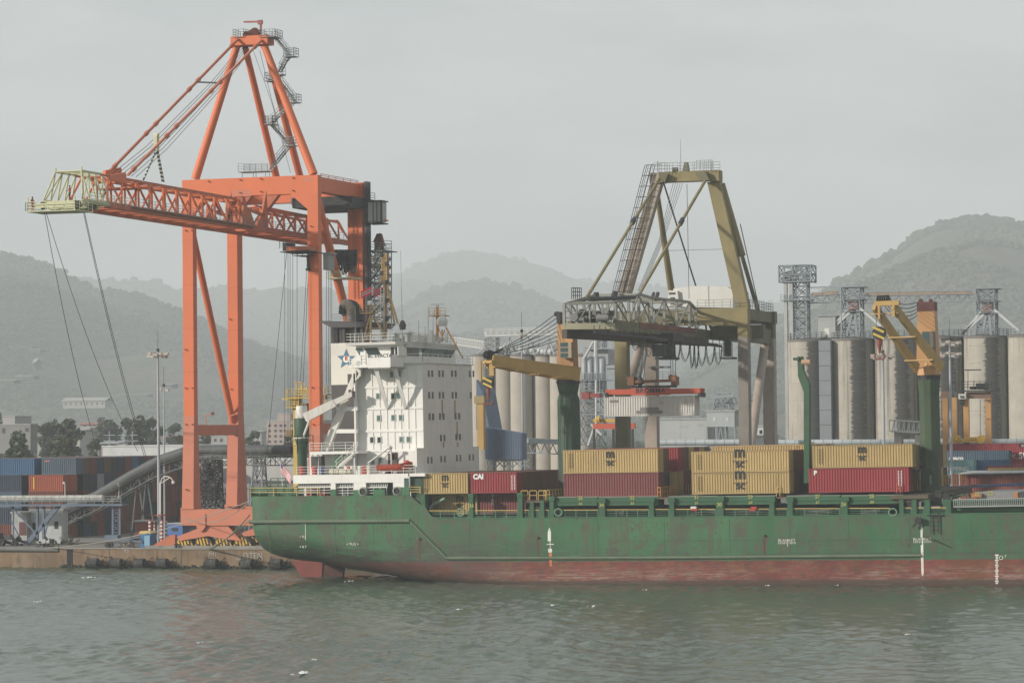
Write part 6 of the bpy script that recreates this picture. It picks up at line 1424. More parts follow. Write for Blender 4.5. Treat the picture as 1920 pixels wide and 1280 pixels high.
q = MB(); q.bar((FX0, Yp-2, zf0-1.25), (XN+1.5, YQ1-4, zG-1.6), .7, 1.1); B('runway_beam', q, mat('runway_dark', (.07,.055,.045), .8, .2, rust=.3))
q = MB()
for i in range(46):
    x = FX0+.5+random.random()*(FX1-FX0-.8); y = Yp-1.6+random.random()*4; zz = zf0+random.random()*1.2; w = .12+random.random()*.4; q.box(x-w, x+w, y-w, y+w, zz, zz+.15+random.random()*.6)
q.tube((FX0+1.2, Yp-1.8, zf0+.8), (FX0+1.2, Yp-1.0, zf0+.8), .5, n=10); q.tube((FX0+4, Yp-1.5, zf0+.6), (FX0+5.5, Yp-1.5, zf0+.6), .4, n=10); tag(B('boom_machinery', q, mat('machine_grey', (.15,.15,.14), .6, .3, rust=.5)), kind='stuff')
q = MB()
for i in range(20):
    x = XO+.5+random.random()*4.6; y = ys[1]+random.random()*(ys[-1]-ys[1]); zz = zG+random.random()*1.6; q.bar((x, y, zz), (x+random.uniform(-1.5,1.5), y+random.uniform(1,5), zz+random.uniform(-.3,.6)), .1+random.random()*.2)
tag(B('boom_pipes', q, mat('pipe_tan', (.25,.19,.11), .7, .2, rust=.5)), kind='stuff')
q = MB(); a = BT(1100,560,XO); q.tube(BT(1103,561,XN), BT(1190,557,XN), .25, n=8); q.tube(BT(1118,556,XN-1), BT(1118,548,XN-1), .35, n=8); q.rail([BT(1072,561,XO), BT(1090,561,XO)], h=1.4, step=.8, r=.06); q.tube(BT(1150,560,XN-1), BT(1153,549,XN-1), .4, n=8); q.bar(BT(1222,562,XN-1), BT(1226,549,XN-1), .3); q.bar(BT(1229,562,XN-1), BT(1234,549,XN-1), .35); B('boom_top_gear', q, dk)
# stays
for (a, c, X, Yc) in (((1100,558),(1237,334),XO+1,Ya-1.5), ((1196,556),(1324,336),XN,Ya-1.5)):
    p0, p1 = on(*a, X), PY(*c, Yc); q = MB(); q.bar(p0, p1, .24, .36); st_ = B('boom_stay', q, ol)
    q = MB(); m_ = p0.lerp(p1, .62); d = (p1-p0).normalized(); q.bar(m_-d*.8, m_+d*.8, .4, .55); B('stay_link', q, dk, st_)
q = MB(); q.bar(PY(1244,342,Ya), PY(1305,537,YQ2-2), .16); q.bar(PY(1388,420,Ya), PY(1425,585,YQ2), .1); B('back_stay', q, dk)
q = MB(); q.bar(PY(1288,345,Ya+1), PY(1292,560,Ya+1), .06); q.bar(PY(1253,470,Ya), PY(1359,467,Ya), .05)
for k in range(5): q.path([PY(1262+k*4.5,344,Ya), PY(1236+k*2,450,Ya-8), PY(1196+k*2,545,Ya-20)], .03, 4)
B('hoist_ropes', q, cable_m)
# machinery house
hw = mat('house_white', (.60,.60,.56), .5, .05, streak=.2, rustcol=(.4,.35,.28)); Yh_ = YQ1+4
a, c = PY(1252,575,Yh_), PY(1368,536,Yh_)
q = MB(); q.prism([PY(1262,575,Yh_), PY(1374,577,Yh_), PY(1374,544,Yh_), PY(1362,537,Yh_), PY(1300,536,Yh_), PY(1262,541,Yh_)], (0, 8.5, 0)); mh = B('machinery_house', q, hw)
q = MB(); q.prism([PY(1251,575,Yh_-.5), PY(1270,575,Yh_-.5), PY(1272,560,Yh_-.5), (PY(1270,545,Yh_-.5)), PY(1253,544,Yh_-.5)], (0, 2, 0)); B('house_porch', q, hw, mh)
q = MB(); bx(q, 1254, 1266, 548, 552, Yh_-.56, .05); bx(q, 1257, 1265, 557, 571, Yh_-.56, .05); B('house_window', q, dgrey, mh)
# trolley with cab, festoon
q = MB(); bx(q, 1223, 1248, 645, 668, YQ1-22, 2.6); cb_ = B('driver_cab', q, mat('cab_dark2', (.055,.052,.045), .6, .2))
q = MB(); bx(q, 1224.5, 1243, 647, 655, YQ1-22.04, .03); bx(q, 1224.5, 1243, 658, 667, YQ1-22.04, .03); B('cab_window', q, glass, cb_)
q = MB(); bx(q, 1228, 1262, 669, 674, YQ1-22, 3); bx(q, 1243, 1256, 636, 670, YQ1-21, 2.5); bx(q, 1215, 1262, 624, 640, YQ1-22, 5); q.ladder(PY(1259,672,YQ1-22), PY(1259,638,YQ1-22), w=.6, step=.4, r=.05); B('trolley', q, dk)
fe = []
q = MB(); q.bar(on(1114,622,XN+1.5), on(1345,646,XN+1.5), .22, .25); q.bar(on(1260,638,XN+1.6), on(1352,649,XN+1.6), .3, .3)
for k in range(22): p = on(1114+k*10.6, 622+k*1.1, XN+1.5); q.bar(p, p+V((0,0,.8)), .08)
B('festoon_rail', q, dk)
q = MB(); xs2 = [(1262,676,640),(1275,678,643),(1293,690,645),(1301,691,646),(1308,686,647),(1323,685,648),(1339,684,650)]
for i, (px, low, tp) in enumerate(xs2):
    w = [13,18,8,8,15,16,14][i]
    for off in (0, 1.6):
        q = MB(); pts = [on(px+w*t+off, tp+(low-tp-off*2)*math.sin(math.pi*t)**.6, XN+1.6) for t in [k/10 for k in range(11)]]; q.path(pts, .045, 4); B('festoon_cable', q, dk)
for (a, lo, c) in ((1183,656,1200),(1184,652,1204),(1208,668,1224)): q = MB(); q.path([on(a+(c-a)*t, 636+(lo-636)*math.sin(math.pi*t)**.7, XN+1.2) for t in [k/8 for k in range(9)]], .05, 4); B('festoon_cable', q, dk)
q = MB(); bx(q, 1358, 1367, 637, 668, YQ1-1, 1.2); bx(q, 1349, 1373, 669, 673, YQ1-1.5, 2.5); q.rail([PY(1349,669,YQ1-1.5), PY(1373,669,YQ1-1.5)], h=2.6, step=.6, r=.05); B('hanging_platform', q, dk)
# ropes, headblock, spreader (on the crane) and the container it carries
YS = 20.0
q = MB()
for px in (1258, 1262, 1267): q.path([PY(px-1,640,YS), PY(px,708,YS)], .04, 4)
for px in (1208, 1214): q.path([PY(px,640,YS), PY(px-8,714,YS)], .04, 4)
B('hoist_ropes', q, cable_m)
q = MB(); q.bar(PY(1180,716,YS-.4), PY(1262,713,YS-.4), .5, .36); bx(q, 1258, 1267, 706, 722, YS-.8, 1.6); bx(q, 1176, 1188, 706, 722, YS-.8, 1.6); q.tube(PY(1258,707,YS-.7), PY(1258,707,YS+.7), .35, n=10); q.tube(PY(1266,708,YS-.7), PY(1266,708,YS+.7), .35, n=10); hb = B('headblock', q, mat('headblock_rust', (.20,.09,.05), .7, .25, rust=.5))
q = MB(); bx(q, 1180, 1264, 722, 727, YS, 1.4); q.tube(PY(1195,718,YS), PY(1204,711,YS), .6, n=8); B('headblock_frame', q, dk, hb)
spm = mat('spreader_red', (.46,.085,.045), .55, .1, dirt=.3)
q = MB(); bx(q, 1135, 1312, 727.5, 739.5, YS, .5); bx(q, 1183, 1254, 726.5, 741, YS-.06, .6); q.box(PY(1135,735,YS).x, PY(1312,735,YS).x, YS+2.0, YS+2.44, PY(1200,739,YS).z, PY(1200,729,YS).z); spr = B('spreader', q, spm)
q = MB()
for px in (1135, 1309): bx(q, px-1, px+4, 736, 744, YS-.1, 2.6)
B('spreader_corner', q, dk, spr)
t_ = text(None, 'lettering', 'BROMMA', .88, mat('letter_navy', (.03,.045,.07), .6, .1), PY(1219.5, 738.4, YS-.1), FRONT, bold=.012, spacing=1.12); t_.data.transform(Matrix.Translation(-V(ORG[oz.name]))); t_.parent = spr
a = PY(1132.5, 781, YS); container(a, F40, 2.6, 'white', 'white ribbed container hanging from the red spreader below the olive crane', 'container carried by the crane', logo=None)
cw = [o for o in bpy.data.objects if o.get('category') == 'container' and o.get('label', '').startswith('white ribbed')][0]; cw['group'] = ''; del cw['group']
q = MB()
for r_, c_, w_ in ((0, 0, .55), (0, 1, .55), (1, -1, 1.1), (1, 0, 1.4), (1, 1.3, .6)): pass
q.box(4.9, 7.4, -.012, -.004, .75, 1.15); q.box(4.4, 7.9, -.012, -.004, .35, .74); q.box(.8, 1.9, -.012, -.004, 1.85, 2.15); q.build('painted_out_patch', mat('patch_grey', (.20,.195,.18), .7, .2), cw)
# second spreader parked behind (red and yellow)
sp2 = thing('spare_spreader', 'red spreader with yellow headblock parked behind the left leg of the olive crane', 'spreader', PY(1140, 805, 62))
sp2.location = PY(1140, 805, 62); ORG[sp2.name] = V(sp2.location)
q = MB(); bx(q, 1112, 1190, 793, 804, 62, .5); q.build('spreader_beam', spm, sp2); q = MB(); bx(q, 1112, 1165, 785, 791, 62.3, 1.4); q.tube(PY(1120,786,62), PY(1125,786,62), .5); q.build('headblock', mat('machine_yellow', (.55,.34,.05), .6, .1, rust=.3), sp2)
q = MB()
for px in (1114, 1150, 1186): q.bar(PY(px,804,62.2), PZ(px,860,QZ) if False else V((PY(px,804,62.2).x, 62.2, QZ)), .3)
q.build('stand', dk, sp2)
# ================================================================ RIGHT-HAND BACKGROUND: SILOS, PLANT, YARD
def silomat(name, base, dark):
    m = mat(name, base, .9, .10, dirt=0); t = m.node_tree; n = t.nodes; b = n['Principled BSDF']; src = b.inputs['Base Color'].links[0].from_socket
    tcn = n.new('ShaderNodeTexCoord'); oi = n.new('ShaderNodeObjectInfo')
    a = n.new('ShaderNodeVectorMath'); a.operation = 'MULTIPLY_ADD'; t.links.new(oi.outputs['Random'], a.inputs[0]); a.inputs[1].default_value = (90, 70, 50); t.links.new(tcn.outputs['Object'], a.inputs[2])
    def layer(src, sc, st, lo, hi, col, amt, det=6, ro=.75):
        q = n.new('ShaderNodeMapping'); q.inputs['Scale'].default_value = st; t.links.new(a.outputs[0], q.inputs[0])
        w = n.new('ShaderNodeTexNoise'); w.inputs['Scale'].default_value = sc; w.inputs['Detail'].default_value = det; w.inputs['Roughness'].default_value = ro; t.links.new(q.outputs[0], w.inputs['Vector'])
        r = n.new('ShaderNodeMapRange'); r.inputs[1].default_value = lo; r.inputs[2].default_value = hi; r.inputs[4].default_value = amt; t.links.new(w.outputs['Fac'], r.inputs[0])
        x = n.new('ShaderNodeMixRGB'); t.links.new(r.outputs[0], x.inputs[0]); t.links.new(src, x.inputs[1]); x.inputs[2].default_value = (*col, 1); return x.outputs[0]
    c = layer(src, .7, (1, 1, .03), .53, .60, dark, .7, 5, .6)
    c = layer(c, 2.0, (1, 1, .05), .56, .70, dark, .6)
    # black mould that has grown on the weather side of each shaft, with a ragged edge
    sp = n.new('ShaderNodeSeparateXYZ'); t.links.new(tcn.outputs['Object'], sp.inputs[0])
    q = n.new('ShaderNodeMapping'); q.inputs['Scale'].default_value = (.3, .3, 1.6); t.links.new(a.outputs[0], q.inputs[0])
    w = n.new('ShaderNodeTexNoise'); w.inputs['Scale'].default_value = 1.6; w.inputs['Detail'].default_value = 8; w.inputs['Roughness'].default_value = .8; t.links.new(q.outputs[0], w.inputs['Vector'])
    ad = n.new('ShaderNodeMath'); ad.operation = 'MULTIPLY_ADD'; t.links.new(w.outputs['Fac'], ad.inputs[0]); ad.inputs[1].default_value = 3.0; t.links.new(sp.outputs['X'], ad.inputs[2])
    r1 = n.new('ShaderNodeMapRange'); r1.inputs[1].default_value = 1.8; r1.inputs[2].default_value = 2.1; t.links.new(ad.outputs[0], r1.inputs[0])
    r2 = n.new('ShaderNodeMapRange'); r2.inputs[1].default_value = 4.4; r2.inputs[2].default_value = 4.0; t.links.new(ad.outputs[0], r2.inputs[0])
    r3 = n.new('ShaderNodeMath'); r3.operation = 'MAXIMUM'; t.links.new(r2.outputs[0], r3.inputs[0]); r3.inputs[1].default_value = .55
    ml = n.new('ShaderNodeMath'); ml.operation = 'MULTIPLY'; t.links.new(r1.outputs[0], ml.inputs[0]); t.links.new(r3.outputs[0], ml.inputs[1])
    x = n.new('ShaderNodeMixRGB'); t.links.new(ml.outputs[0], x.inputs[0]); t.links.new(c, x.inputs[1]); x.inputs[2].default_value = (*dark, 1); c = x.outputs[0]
    c = layer(c, 1.2, (.25, .25, 4), .55, .75, (.42, .39, .33), .35)
    t.links.new(c, b.inputs['Base Color']); return m
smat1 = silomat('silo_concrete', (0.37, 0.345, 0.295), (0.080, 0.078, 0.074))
smat2 = mat('silo_concrete_clean', (0.38, 0.35, 0.30), .9, .08, streak=.4, rustcol=(.24,.21,.18), dirt=.25, dirtcol=(.30,.27,.23))
lat = mat('lattice_steel', (.24,.27,.29), .6, .12)
sheet = mat('sheet_metal', (.34,.35,.35), .5, .1, streak=.3, rustcol=(.22,.2,.18))
bluesh = mat('blue_sheet', (.10,.135,.20), .6, .1, streak=.2, rustcol=(.09,.12,.18))
conv = mat('conveyor_tan', (.45,.30,.18), .7, .1, rust=.3)
pale = mat('pale_sheet', (.48,.50,.49), .5, .08, dirt=.2)
YSL = 170.0
GS = 'tall stained concrete silos of the grain terminal'
ordn = ['first', 'second', 'third', 'fourth', 'fifth', 'sixth', 'seventh']
lab_s = ['leftmost big stained silo, right of the olive crane legs', 'big stained silo just right of the grey stair shaft', 'big stained silo behind the folded yellow jib', 'big dark stained silo mostly behind the forward deck crane post', 'big stained silo behind the orange yard gantry crane', 'big stained silo cut by the right edge of the photo', 'big silo beyond the right edge of the stained row']
pxs = [1519, 1601, 1683, 1766, 1850, 1932, 2014]
r_s = (PY(1601,700,YSL)-PY(1519,700,YSL)).length/2*1.0
def Zc(px, py, Y): return PY(px, py, Y).z
for i, px in enumerate(pxs):
    c = PY(px, 700, YSL); zt_ = Zc(px, 637-(px-1519)*.02, YSL)
    o = thing('grain_silo', lab_s[i], 'silo', (c.x, YSL, QZ), GS)
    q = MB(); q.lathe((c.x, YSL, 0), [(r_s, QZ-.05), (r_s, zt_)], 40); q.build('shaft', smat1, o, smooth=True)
    q = MB()
    for k in range(1, 11): zz = QZ+k*3.0; q.lathe((c.x, YSL, 0), [(r_s+.01, zz), (r_s+.025, zz+.03), (r_s+.01, zz+.07)], 40, cap=False)
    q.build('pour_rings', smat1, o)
    q = MB(); q.lathe((c.x, YSL, 0), [(r_s+.12, zt_-.35), (r_s+.12, zt_+.02), (r_s*.2, zt_+.4)], 40); q.build('roof', mat('silo_cap', (.16,.15,.14), .9, .1), o)
    q = MB(); pts = [(c.x+(r_s)*math.cos(a), YSL+r_s*math.sin(a), zt_+.02) for a in [math.pi+math.pi*k/12 for k in range(13)]]; q.rail(pts, h=1.2, step=1.5, r=.06, mids=2); q.build('railing', lat, o)
c = PY(1549.5, 700, YSL-3.2); o = thing('stair_shaft', 'flat grey corrugated stair shaft between the two left stained silos', 'stair shaft', (c.x, YSL-3.2, QZ))
q = MB(); q.box(c.x-1.05, c.x+1.05, YSL-4.4, YSL-1.5, QZ, Zc(1549,639,YSL)); q.build('cladding', mat('shaft_grey', (.22,.24,.255), .7, .06, streak=.2, rustcol=(.16,.17,.18)), o)
q = MB()
for k in range(12): zz = QZ+1+k*2.6; q.box(c.x-1.07, c.x+1.07, YSL-4.43, YSL-4.40, zz, zz+.08)
q.build('cladding_joints', dgrey, o)
a, b2 = PY(1534,633,YSL-2), PY(1566,593,YSL-2); o = thing('roof_house', 'small grey sheet metal house on top of the left stained silos', 'roof house', (a.x, YSL, a.z))
q = MB(); q.box(a.x, b2.x, YSL-2, YSL+2, a.z, b2.z); q.build('cladding', sheet, o); q = MB(); q.box(a.x-.2, b2.x+.2, YSL-2.2, YSL+2.2, b2.z, b2.z+.15); q.build('roof', lat, o); q = MB(); bx(q, 1546, 1555, 615, 628, YSL-2.05, .04); q.build('window', railw, o)
def tower(label, px0, px1, pyt, pyb, Y, bays, extra=None):
    c0 = PY((px0+px1)/2, pyb, Y); w = (PY(px1,pyb,Y)-PY(px0,pyb,Y)).length*.93; zt_ = Zc((px0+px1)/2, pyt, Y)
    o = thing('silo_tower', label, 'steel tower', (c0.x, Y, c0.z), 'steel lattice towers on top of the silos')
    q = MB(); q.lattice((c0.x, Y, c0.z), (c0.x, Y, zt_), w*.92, w*.92, bays, r=.13, br=.09); q.build('frame', lat, o)
    return o, c0, w, zt_
o, c0, w, zt_ = tower('tallest steel lattice tower at the left end of the stained silos, with a round drum', 1489, 1518, 497, 635, YSL, 7)
q = MB(); a, b2 = PY(1463,530,YSL-1), PY(1522,497,YSL-1); q.lattice(((a.x+b2.x)/2, YSL, a.z), ((a.x+b2.x)/2, YSL, b2.z), b2.x-a.x, b2.x-a.x, 2, r=.16, br=.1, d0=4, d1=4); q.box(a.x, b2.x, YSL-2, YSL+2, a.z, a.z+.2); q.rail([(a.x,YSL-2,a.z+.2),(b2.x,YSL-2,a.z+.2)], h=1.1, step=1, r=.06); q.build('head_frame', lat, o)
q = MB(); p = PY(1483,519,YSL); q.tube(p-V((0,1,0)), p+V((0,1,0)), 1.05, n=16); q.tube(p-V((0,1.2,0)), p-V((0,1,0)), .5, n=10); q.box(p.x-1.3, p.x+.2, YSL-1, YSL+1, a.z, p.z); q.build('elevator_drum', mat('drum_grey', (.17,.17,.16), .7, .2, rust=.4), o)
q = MB(); p = PY(1476,530,YSL-1); q.box(p.x-.5, p.x+.05, YSL-1.6, YSL-.8, QZ, p.z); q.box(p.x+.45, p.x+1.1, YSL-1.6, YSL-.8, QZ, p.z); q.build('elevator_legs', mat('leg_pale', (.36,.37,.36), .6, .1, rust=.3), o)
q = MB(); a = PY(1464,564,YSL-2); q.box(a.x, PY(1520,564,YSL-2).x, YSL-2, YSL+1, a.z, a.z+.15); q.rail([(a.x,YSL-2,a.z),(PY(1520,564,YSL-2).x,YSL-2,a.z)], h=1.1, step=1, r=.06); q.build('walkway', lat, o)
for lab, px0, px1, pyt, pyb in (('steel lattice tower behind the tip of the raised yellow jib', 1579, 1619, 538, 632), ('steel lattice tower at far right with white chutes falling to both sides', 1831, 1871, 541, 628)):
    o, c0, w, zt_ = tower(lab, px0, px1, pyt, pyb, YSL, 4)
    pm = (px0+px1)/2
    q = MB(); bx(q, px0, px1, pyt+22, pyt+24, YSL-2, 4); bx(q, px0, px1, pyt+45, pyt+46.5, YSL-2, 4); q.rail([PY(px0,pyt+22,YSL-2), PY(px1,pyt+22,YSL-2)], h=1.1, step=1, r=.06); bx(q, px0-2, px1+2, pyt-1, pyt+1, YSL-2, 4); q.build('platforms', lat, o)
    q = MB(); bx(q, pm-9, pm+9, pyt+26, pyt+42, YSL-1, 2); q.tube(PY(pm,pyt+42,YSL), PY(pm,pyt+60,YSL), .7, .4, n=8); q.build('distributor', mat('distributor_red', (.28,.17,.15), .7, .2, rust=.3), o)
    for dx0, dy0, dx1, dy1 in ((14,40,66,85), (-12,44,-46,86), (-6,48,-52,90), (-2,50,-10,92), (4,50,8,92)):
        q = MB(); q.bar(PY(pm+dx0,pyt+dy0,YSL-1.5), PY(pm+dx1,pyt+dy1,YSL-1.5), .42, .42); q.build('chute', pale if dx1 > 20 or dx1 < -20 else lat, o)
for lab, px0, px1, py0, py1, roof in (('tan roofed conveyor bridge between the two left lattice towers', 1518, 1579, 557, 568, 1), ('long tan roofed conveyor bridge behind the raised yellow jib and crane', 1619, 1831, 558, 568, 1)):
    a, c = PY(px0, py1, YSL), PY(px1, py1-3, YSL); o = thing('conveyor_bridge', lab, 'conveyor bridge', (a.x, YSL, a.z), 'conveyor bridges between the silo towers')
    q = MB(); n_ = int((px1-px0)/9); hgt = 1.25
    for Y in (YSL-1, YSL+1):
        q.bar(a+V((0,Y-YSL,0)), c+V((0,Y-YSL,0)), .14); q.bar(a+V((0,Y-YSL,hgt)), c+V((0,Y-YSL,hgt)), .14)
        for k in range(n_): p0, p1 = a.lerp(c, k/n_), a.lerp(c, (k+1)/n_); off = V((0,Y-YSL,0)); q.bar(p0+off+V((0,0,hgt if k % 2 else 0)), p1+off+V((0,0,0 if k % 2 else hgt)), .1)
    q.build('truss', lat, o)
    q = MB(); q.bar(a+V((.5,0,hgt+.3)), c+V((-.8,0,hgt+.3)), 1.0, .5); q.build('belt_cover', conv, o)
    q = MB(); q.rail([a+V((0,-1,hgt)), c+V((0,-1,hgt))], h=1.1, step=2, r=.05); 
    if px0 < 1600: q.bar(PY(1518,539,YSL), PY(1600,537,YSL), .15); q.bar(PY(1547,539,YSL), PY(1547,556,YSL), .08)
    q.build('railing', lat, o)
# left silo group
YL = 190.0; GS2 = 'slender pale silos behind the aft deck crane'
labs2 = ['narrow pale silo edge nearest the blue building, partly behind the superstructure', 'pale silo directly behind the hanging hook block', 'pale silo with a ladder line, behind the lamp mast', 'pale silo behind the middle of the lowered jib', 'pale silo just left of the green crane pedestal', 'pale silo hidden mostly by the green crane pedestal']
r2_ = (PY(960,700,YL)-PY(922,700,YL)).length/2*1.05
for i, px in enumerate([904, 941, 978, 1015, 1052, 1089]):
    c = PY(px, 700, YL); zt_ = Zc(px, 665, YL); yy = YL+(1.5 if i % 2 else 0)
    o = thing('grain_silo', labs2[i], 'silo', (c.x, yy, QZ), GS2)
    q = MB(); q.lathe((c.x, yy, 0), [(r2_, QZ-.05), (r2_, zt_)], 28); q.build('shaft', smat2, o, smooth=True)
    q = MB(); q.lathe((c.x, yy, 0), [(r2_+.1, zt_-.3), (r2_+.1, zt_), (.4, zt_+.3)], 28); q.build('roof', MATS['silo_cap'], o)
    if i == 1: q = MB(); q.ladder((c.x+r2_*.9, yy-r2_*.7, QZ), (c.x+r2_*.9, yy-r2_*.7, zt_), w=.5, step=.8, r=.05); q.build('ladder', lat, o)
o = thing('silo_gallery', 'white conveyor gallery on steel trestles above the slender pale silos', 'gallery', PY(980,664,YL))
ORG[o.name] = V(o.location)
q = MB(); a, c = PY(912,631,YL), PY(1062,636,YL); q.box(a.x, c.x, YL-1, YL+1, a.z, a.z+.35); q.box(a.x, c.x, YL-.6, YL+.6, a.z+.36, a.z+.9); q.build('gallery_deck', pale, o)
q = MB(); q.rail([(a.x,YL-1,a.z+.35),(c.x,YL-1,a.z+.35)], h=1.1, step=1.2, r=.06); q.build('railing', railw, o)
q = MB()
for px in (919, 935, 956, 975, 991, 1010, 1030, 1045):
    q.bar(PY(px,664,YL), PY(px,632,YL), .22)
for px in (956, 993, 1030):
    q.bar(PY(px-9,664,YL-1), PY(px,636,YL-1), .3); q.bar(PY(px+9,664,YL-1), PY(px,636,YL-1), .3)
q.lattice(PY(922,664,YL), PY(922,634,YL), 2.2, 2.2, 3, r=.1); q.build('trestles', sheet, o)
q = MB()
for k in range(16): px = 940+k*7; p = PY(px, 661-random.random()*8, YL-.5); q.sphere(p, .3+random.random()*.4, 6, 4); q.bar(p, p+V((random.uniform(-2,2),0,random.uniform(.5,2))), .15)
tag(q.build('ducting', pale, o), kind='stuff')
o = thing('feed_conveyor', 'white lattice conveyor running from the superstructure roof line to the pale silos', 'conveyor', PY(870,645,YL)); ORG[o.name] = V(o.location)
q = MB(); a, c = PY(850,645,YL), PY(913,654,YL); n_ = 14
for hh in (0, 1.3): q.bar(a+V((0,0,hh)), c+V((0,0,hh)), .2)
for k in range(n_): p0 = a.lerp(c, k/n_); q.bar(p0, p0+V((0,0,1.3)), .12); q.bar(p0, a.lerp(c,(k+1)/n_)+V((0,0,1.3)), .08)
q.build('truss', railw, o); q = MB(); q.bar(PY(885,672,YL), PY(912,648,YL), .3); q.bar(PY(893,700,YL), PY(910,678,YL), .3); q.build('strut', sheet, o)
# steel plant between the pedestals
YP = 150.0
o = thing('process_tower', 'grey steel processing tower with small round bins left of the olive crane', 'plant tower', PY(1115,850,YP)); ORG[o.name] = V(o.location)
q = MB(); bx(q, 1093, 1140, 654, 684, YP+2, 5); bx(q, 1090, 1112, 612, 652, YP, 3); q.build('upper_house', mat('plant_grey', (.30,.31,.31), .6, .1, streak=.3, rustcol=(.2,.19,.18)), o)
for k, px in enumerate((1097, 1108, 1120, 1130)):
    q = MB(); c = PY(px, 720, YP-1); q.lathe((c.x, YP-1, 0), [(.55, Zc(px,730,YP)), (.62, Zc(px,712,YP)), (.62, Zc(px,672,YP)), (.3, Zc(px,668,YP))], 12); q.build('bin', mat('bin_steel', (.25,.27,.29), .4, .1), o, smooth=True)
q = MB(); q.lattice(PY(1112,835,YP), PY(1112,712,YP), 3.6, 3.6, 6, r=.12); q.rail([PY(1090,712,YP-2), PY(1138,712,YP-2)], h=1.2, step=1, r=.06); bx(q, 1088, 1138, 712, 714, YP-2, 4); q.lattice(PY(1128,652,YP), PY(1128,600,YP), 1.4, 1.4, 4, r=.08); q.rail([PY(1130,655,YP-1), PY(1150,655,YP-1)], h=1.2, step=1, r=.05); bx(q, 1138, 1158, 690, 692, YP, 2); q.rail([PY(1088,780,YP-2), PY(1140,780,YP-2)], h=1.2, step=1, r=.06); bx(q, 1080, 1145, 776, 778, YP-2, 2); q.build('frame', lat, o)
q = MB(); q.tube(PY(1117,668,YP-2), PY(1117,618,YP-2), .35, n=8); q.tube(PY(1095,672,YP-2), PY(1113,640,YP-2), .2, n=6); q.tube(PY(1118,835,YP-2), PY(1118,712,YP-2), .2, n=6); q.bar(PY(1102,835,YP-3), PY(1114,800,YP-3), .3); q.bar(PY(1128,815,YP-3), PY(1108,795,YP-3), .35); q.build('pipework', pale, o)
q = MB(); bx(q, 1090, 1104, 735, 748, YP-8, 2); bx(q, 1106, 1124, 737, 745, YP-8, 2); q.build('yard_machine', mat('machine_red', (.25,.05,.045), .6, .2), o)
# middle: pale plant buildings, inclined conveyors
YM = 140.0
def simple_house(name, label, cat, px0, px1, py0, py1, Y, dep, m, roofm=None, group=None, wins=(), winm=None, legs=None):
    a, c = PY(px0, py1, Y), PY(px1, py0, Y); o = thing(name, label, cat, ((a.x+c.x)/2, Y, a.z if legs is None else QZ), group)
    q = MB(); q.box(a.x, c.x, Y, Y+dep, a.z, c.z); q.build('wall', m, o)
    q = MB(); q.box(a.x-.15, c.x+.15, Y-.15, Y+dep+.15, c.z+.003, c.z+.25); q.build('roof', roofm or sheet, o)
    for w in wins: q = MB(); bx(q, *w, Y-.04, .035); q.build('window', winm or glass, o)
    if legs is not None:
        q = MB()
        for t in (0, .33, .66, 1):
            for yy in (Y+.2, Y+dep-.2): q.bar((a.x+(c.x-a.x)*t, yy, QZ), (a.x+(c.x-a.x)*t, yy, a.z), .25)
        q.bar((a.x, Y, QZ+legs), (c.x*.5+a.x*.5, Y, a.z), .15); q.bar((c.x, Y, QZ+legs), (c.x*.5+a.x*.5, Y, a.z), .15); q.build('legs', lat, o)
    return o
simple_house('screen_house', 'pale grey sheet metal house on stilts with two small windows, between the olive crane legs', 'industrial building', 1325, 1377, 771, 800, YM, 7, mat('house_pale', (.33,.36,.36), .6, .08, streak=.3, rustcol=(.25,.25,.24)), legs=3, wins=((1337,1342,782,789),(1361,1366,782,789)), winm=pale)
simple_house('warehouse', 'low pale warehouse wall behind the hanging white container', 'warehouse', 1236, 1326, 786, 850, YM+6, 14, mat('wall_pale', (.36,.38,.37), .8, .06, streak=.35, rustcol=(.22,.23,.23)), wins=((1274,1290,797,801),(1307,1316,794,799)), winm=sheet)
o = thing('inclined_conveyor', 'inclined lattice conveyor rising to the left above the house on stilts', 'conveyor', PY(1380,780,YM+3)); ORG[o.name] = V(o.location)
q = MB()
for (a, c) in (((1316,768),(1445,745)), ((1316,752),(1440,752))):
    A_, C_ = PY(*a, YM+3), PY(*c, YM+3)
    for hh in (0, 1.0): q.bar(A_+V((0,0,hh)), C_+V((0,0,hh)), .16)
    for k in range(16): q.bar(A_.lerp(C_, k/16), A_.lerp(C_, (k+1)/16)+V((0,0,1.0)), .08)
q.lattice(PY(1356,772,YM+3), PY(1356,738,YM+3), 3, 2, 2, r=.1); q.rail([PY(1346,742,YM), PY(1366,742,YM)], h=1.5, step=1, r=.08); q.bar(PY(1332,745,YM), PY(1377,741,YM), .3, .5); q.build('truss', lat, o)
simple_house('control_hut', 'small white control hut between the right legs of the olive crane', 'hut', 1419, 1433, 800, 818, 120, 3, pale, wins=((1424,1429,806,813),))
simple_house('storage_shed', 'low grey shed behind the right legs of the olive crane', 'shed', 1408, 1442, 818, 850, 110, 6, sheet)
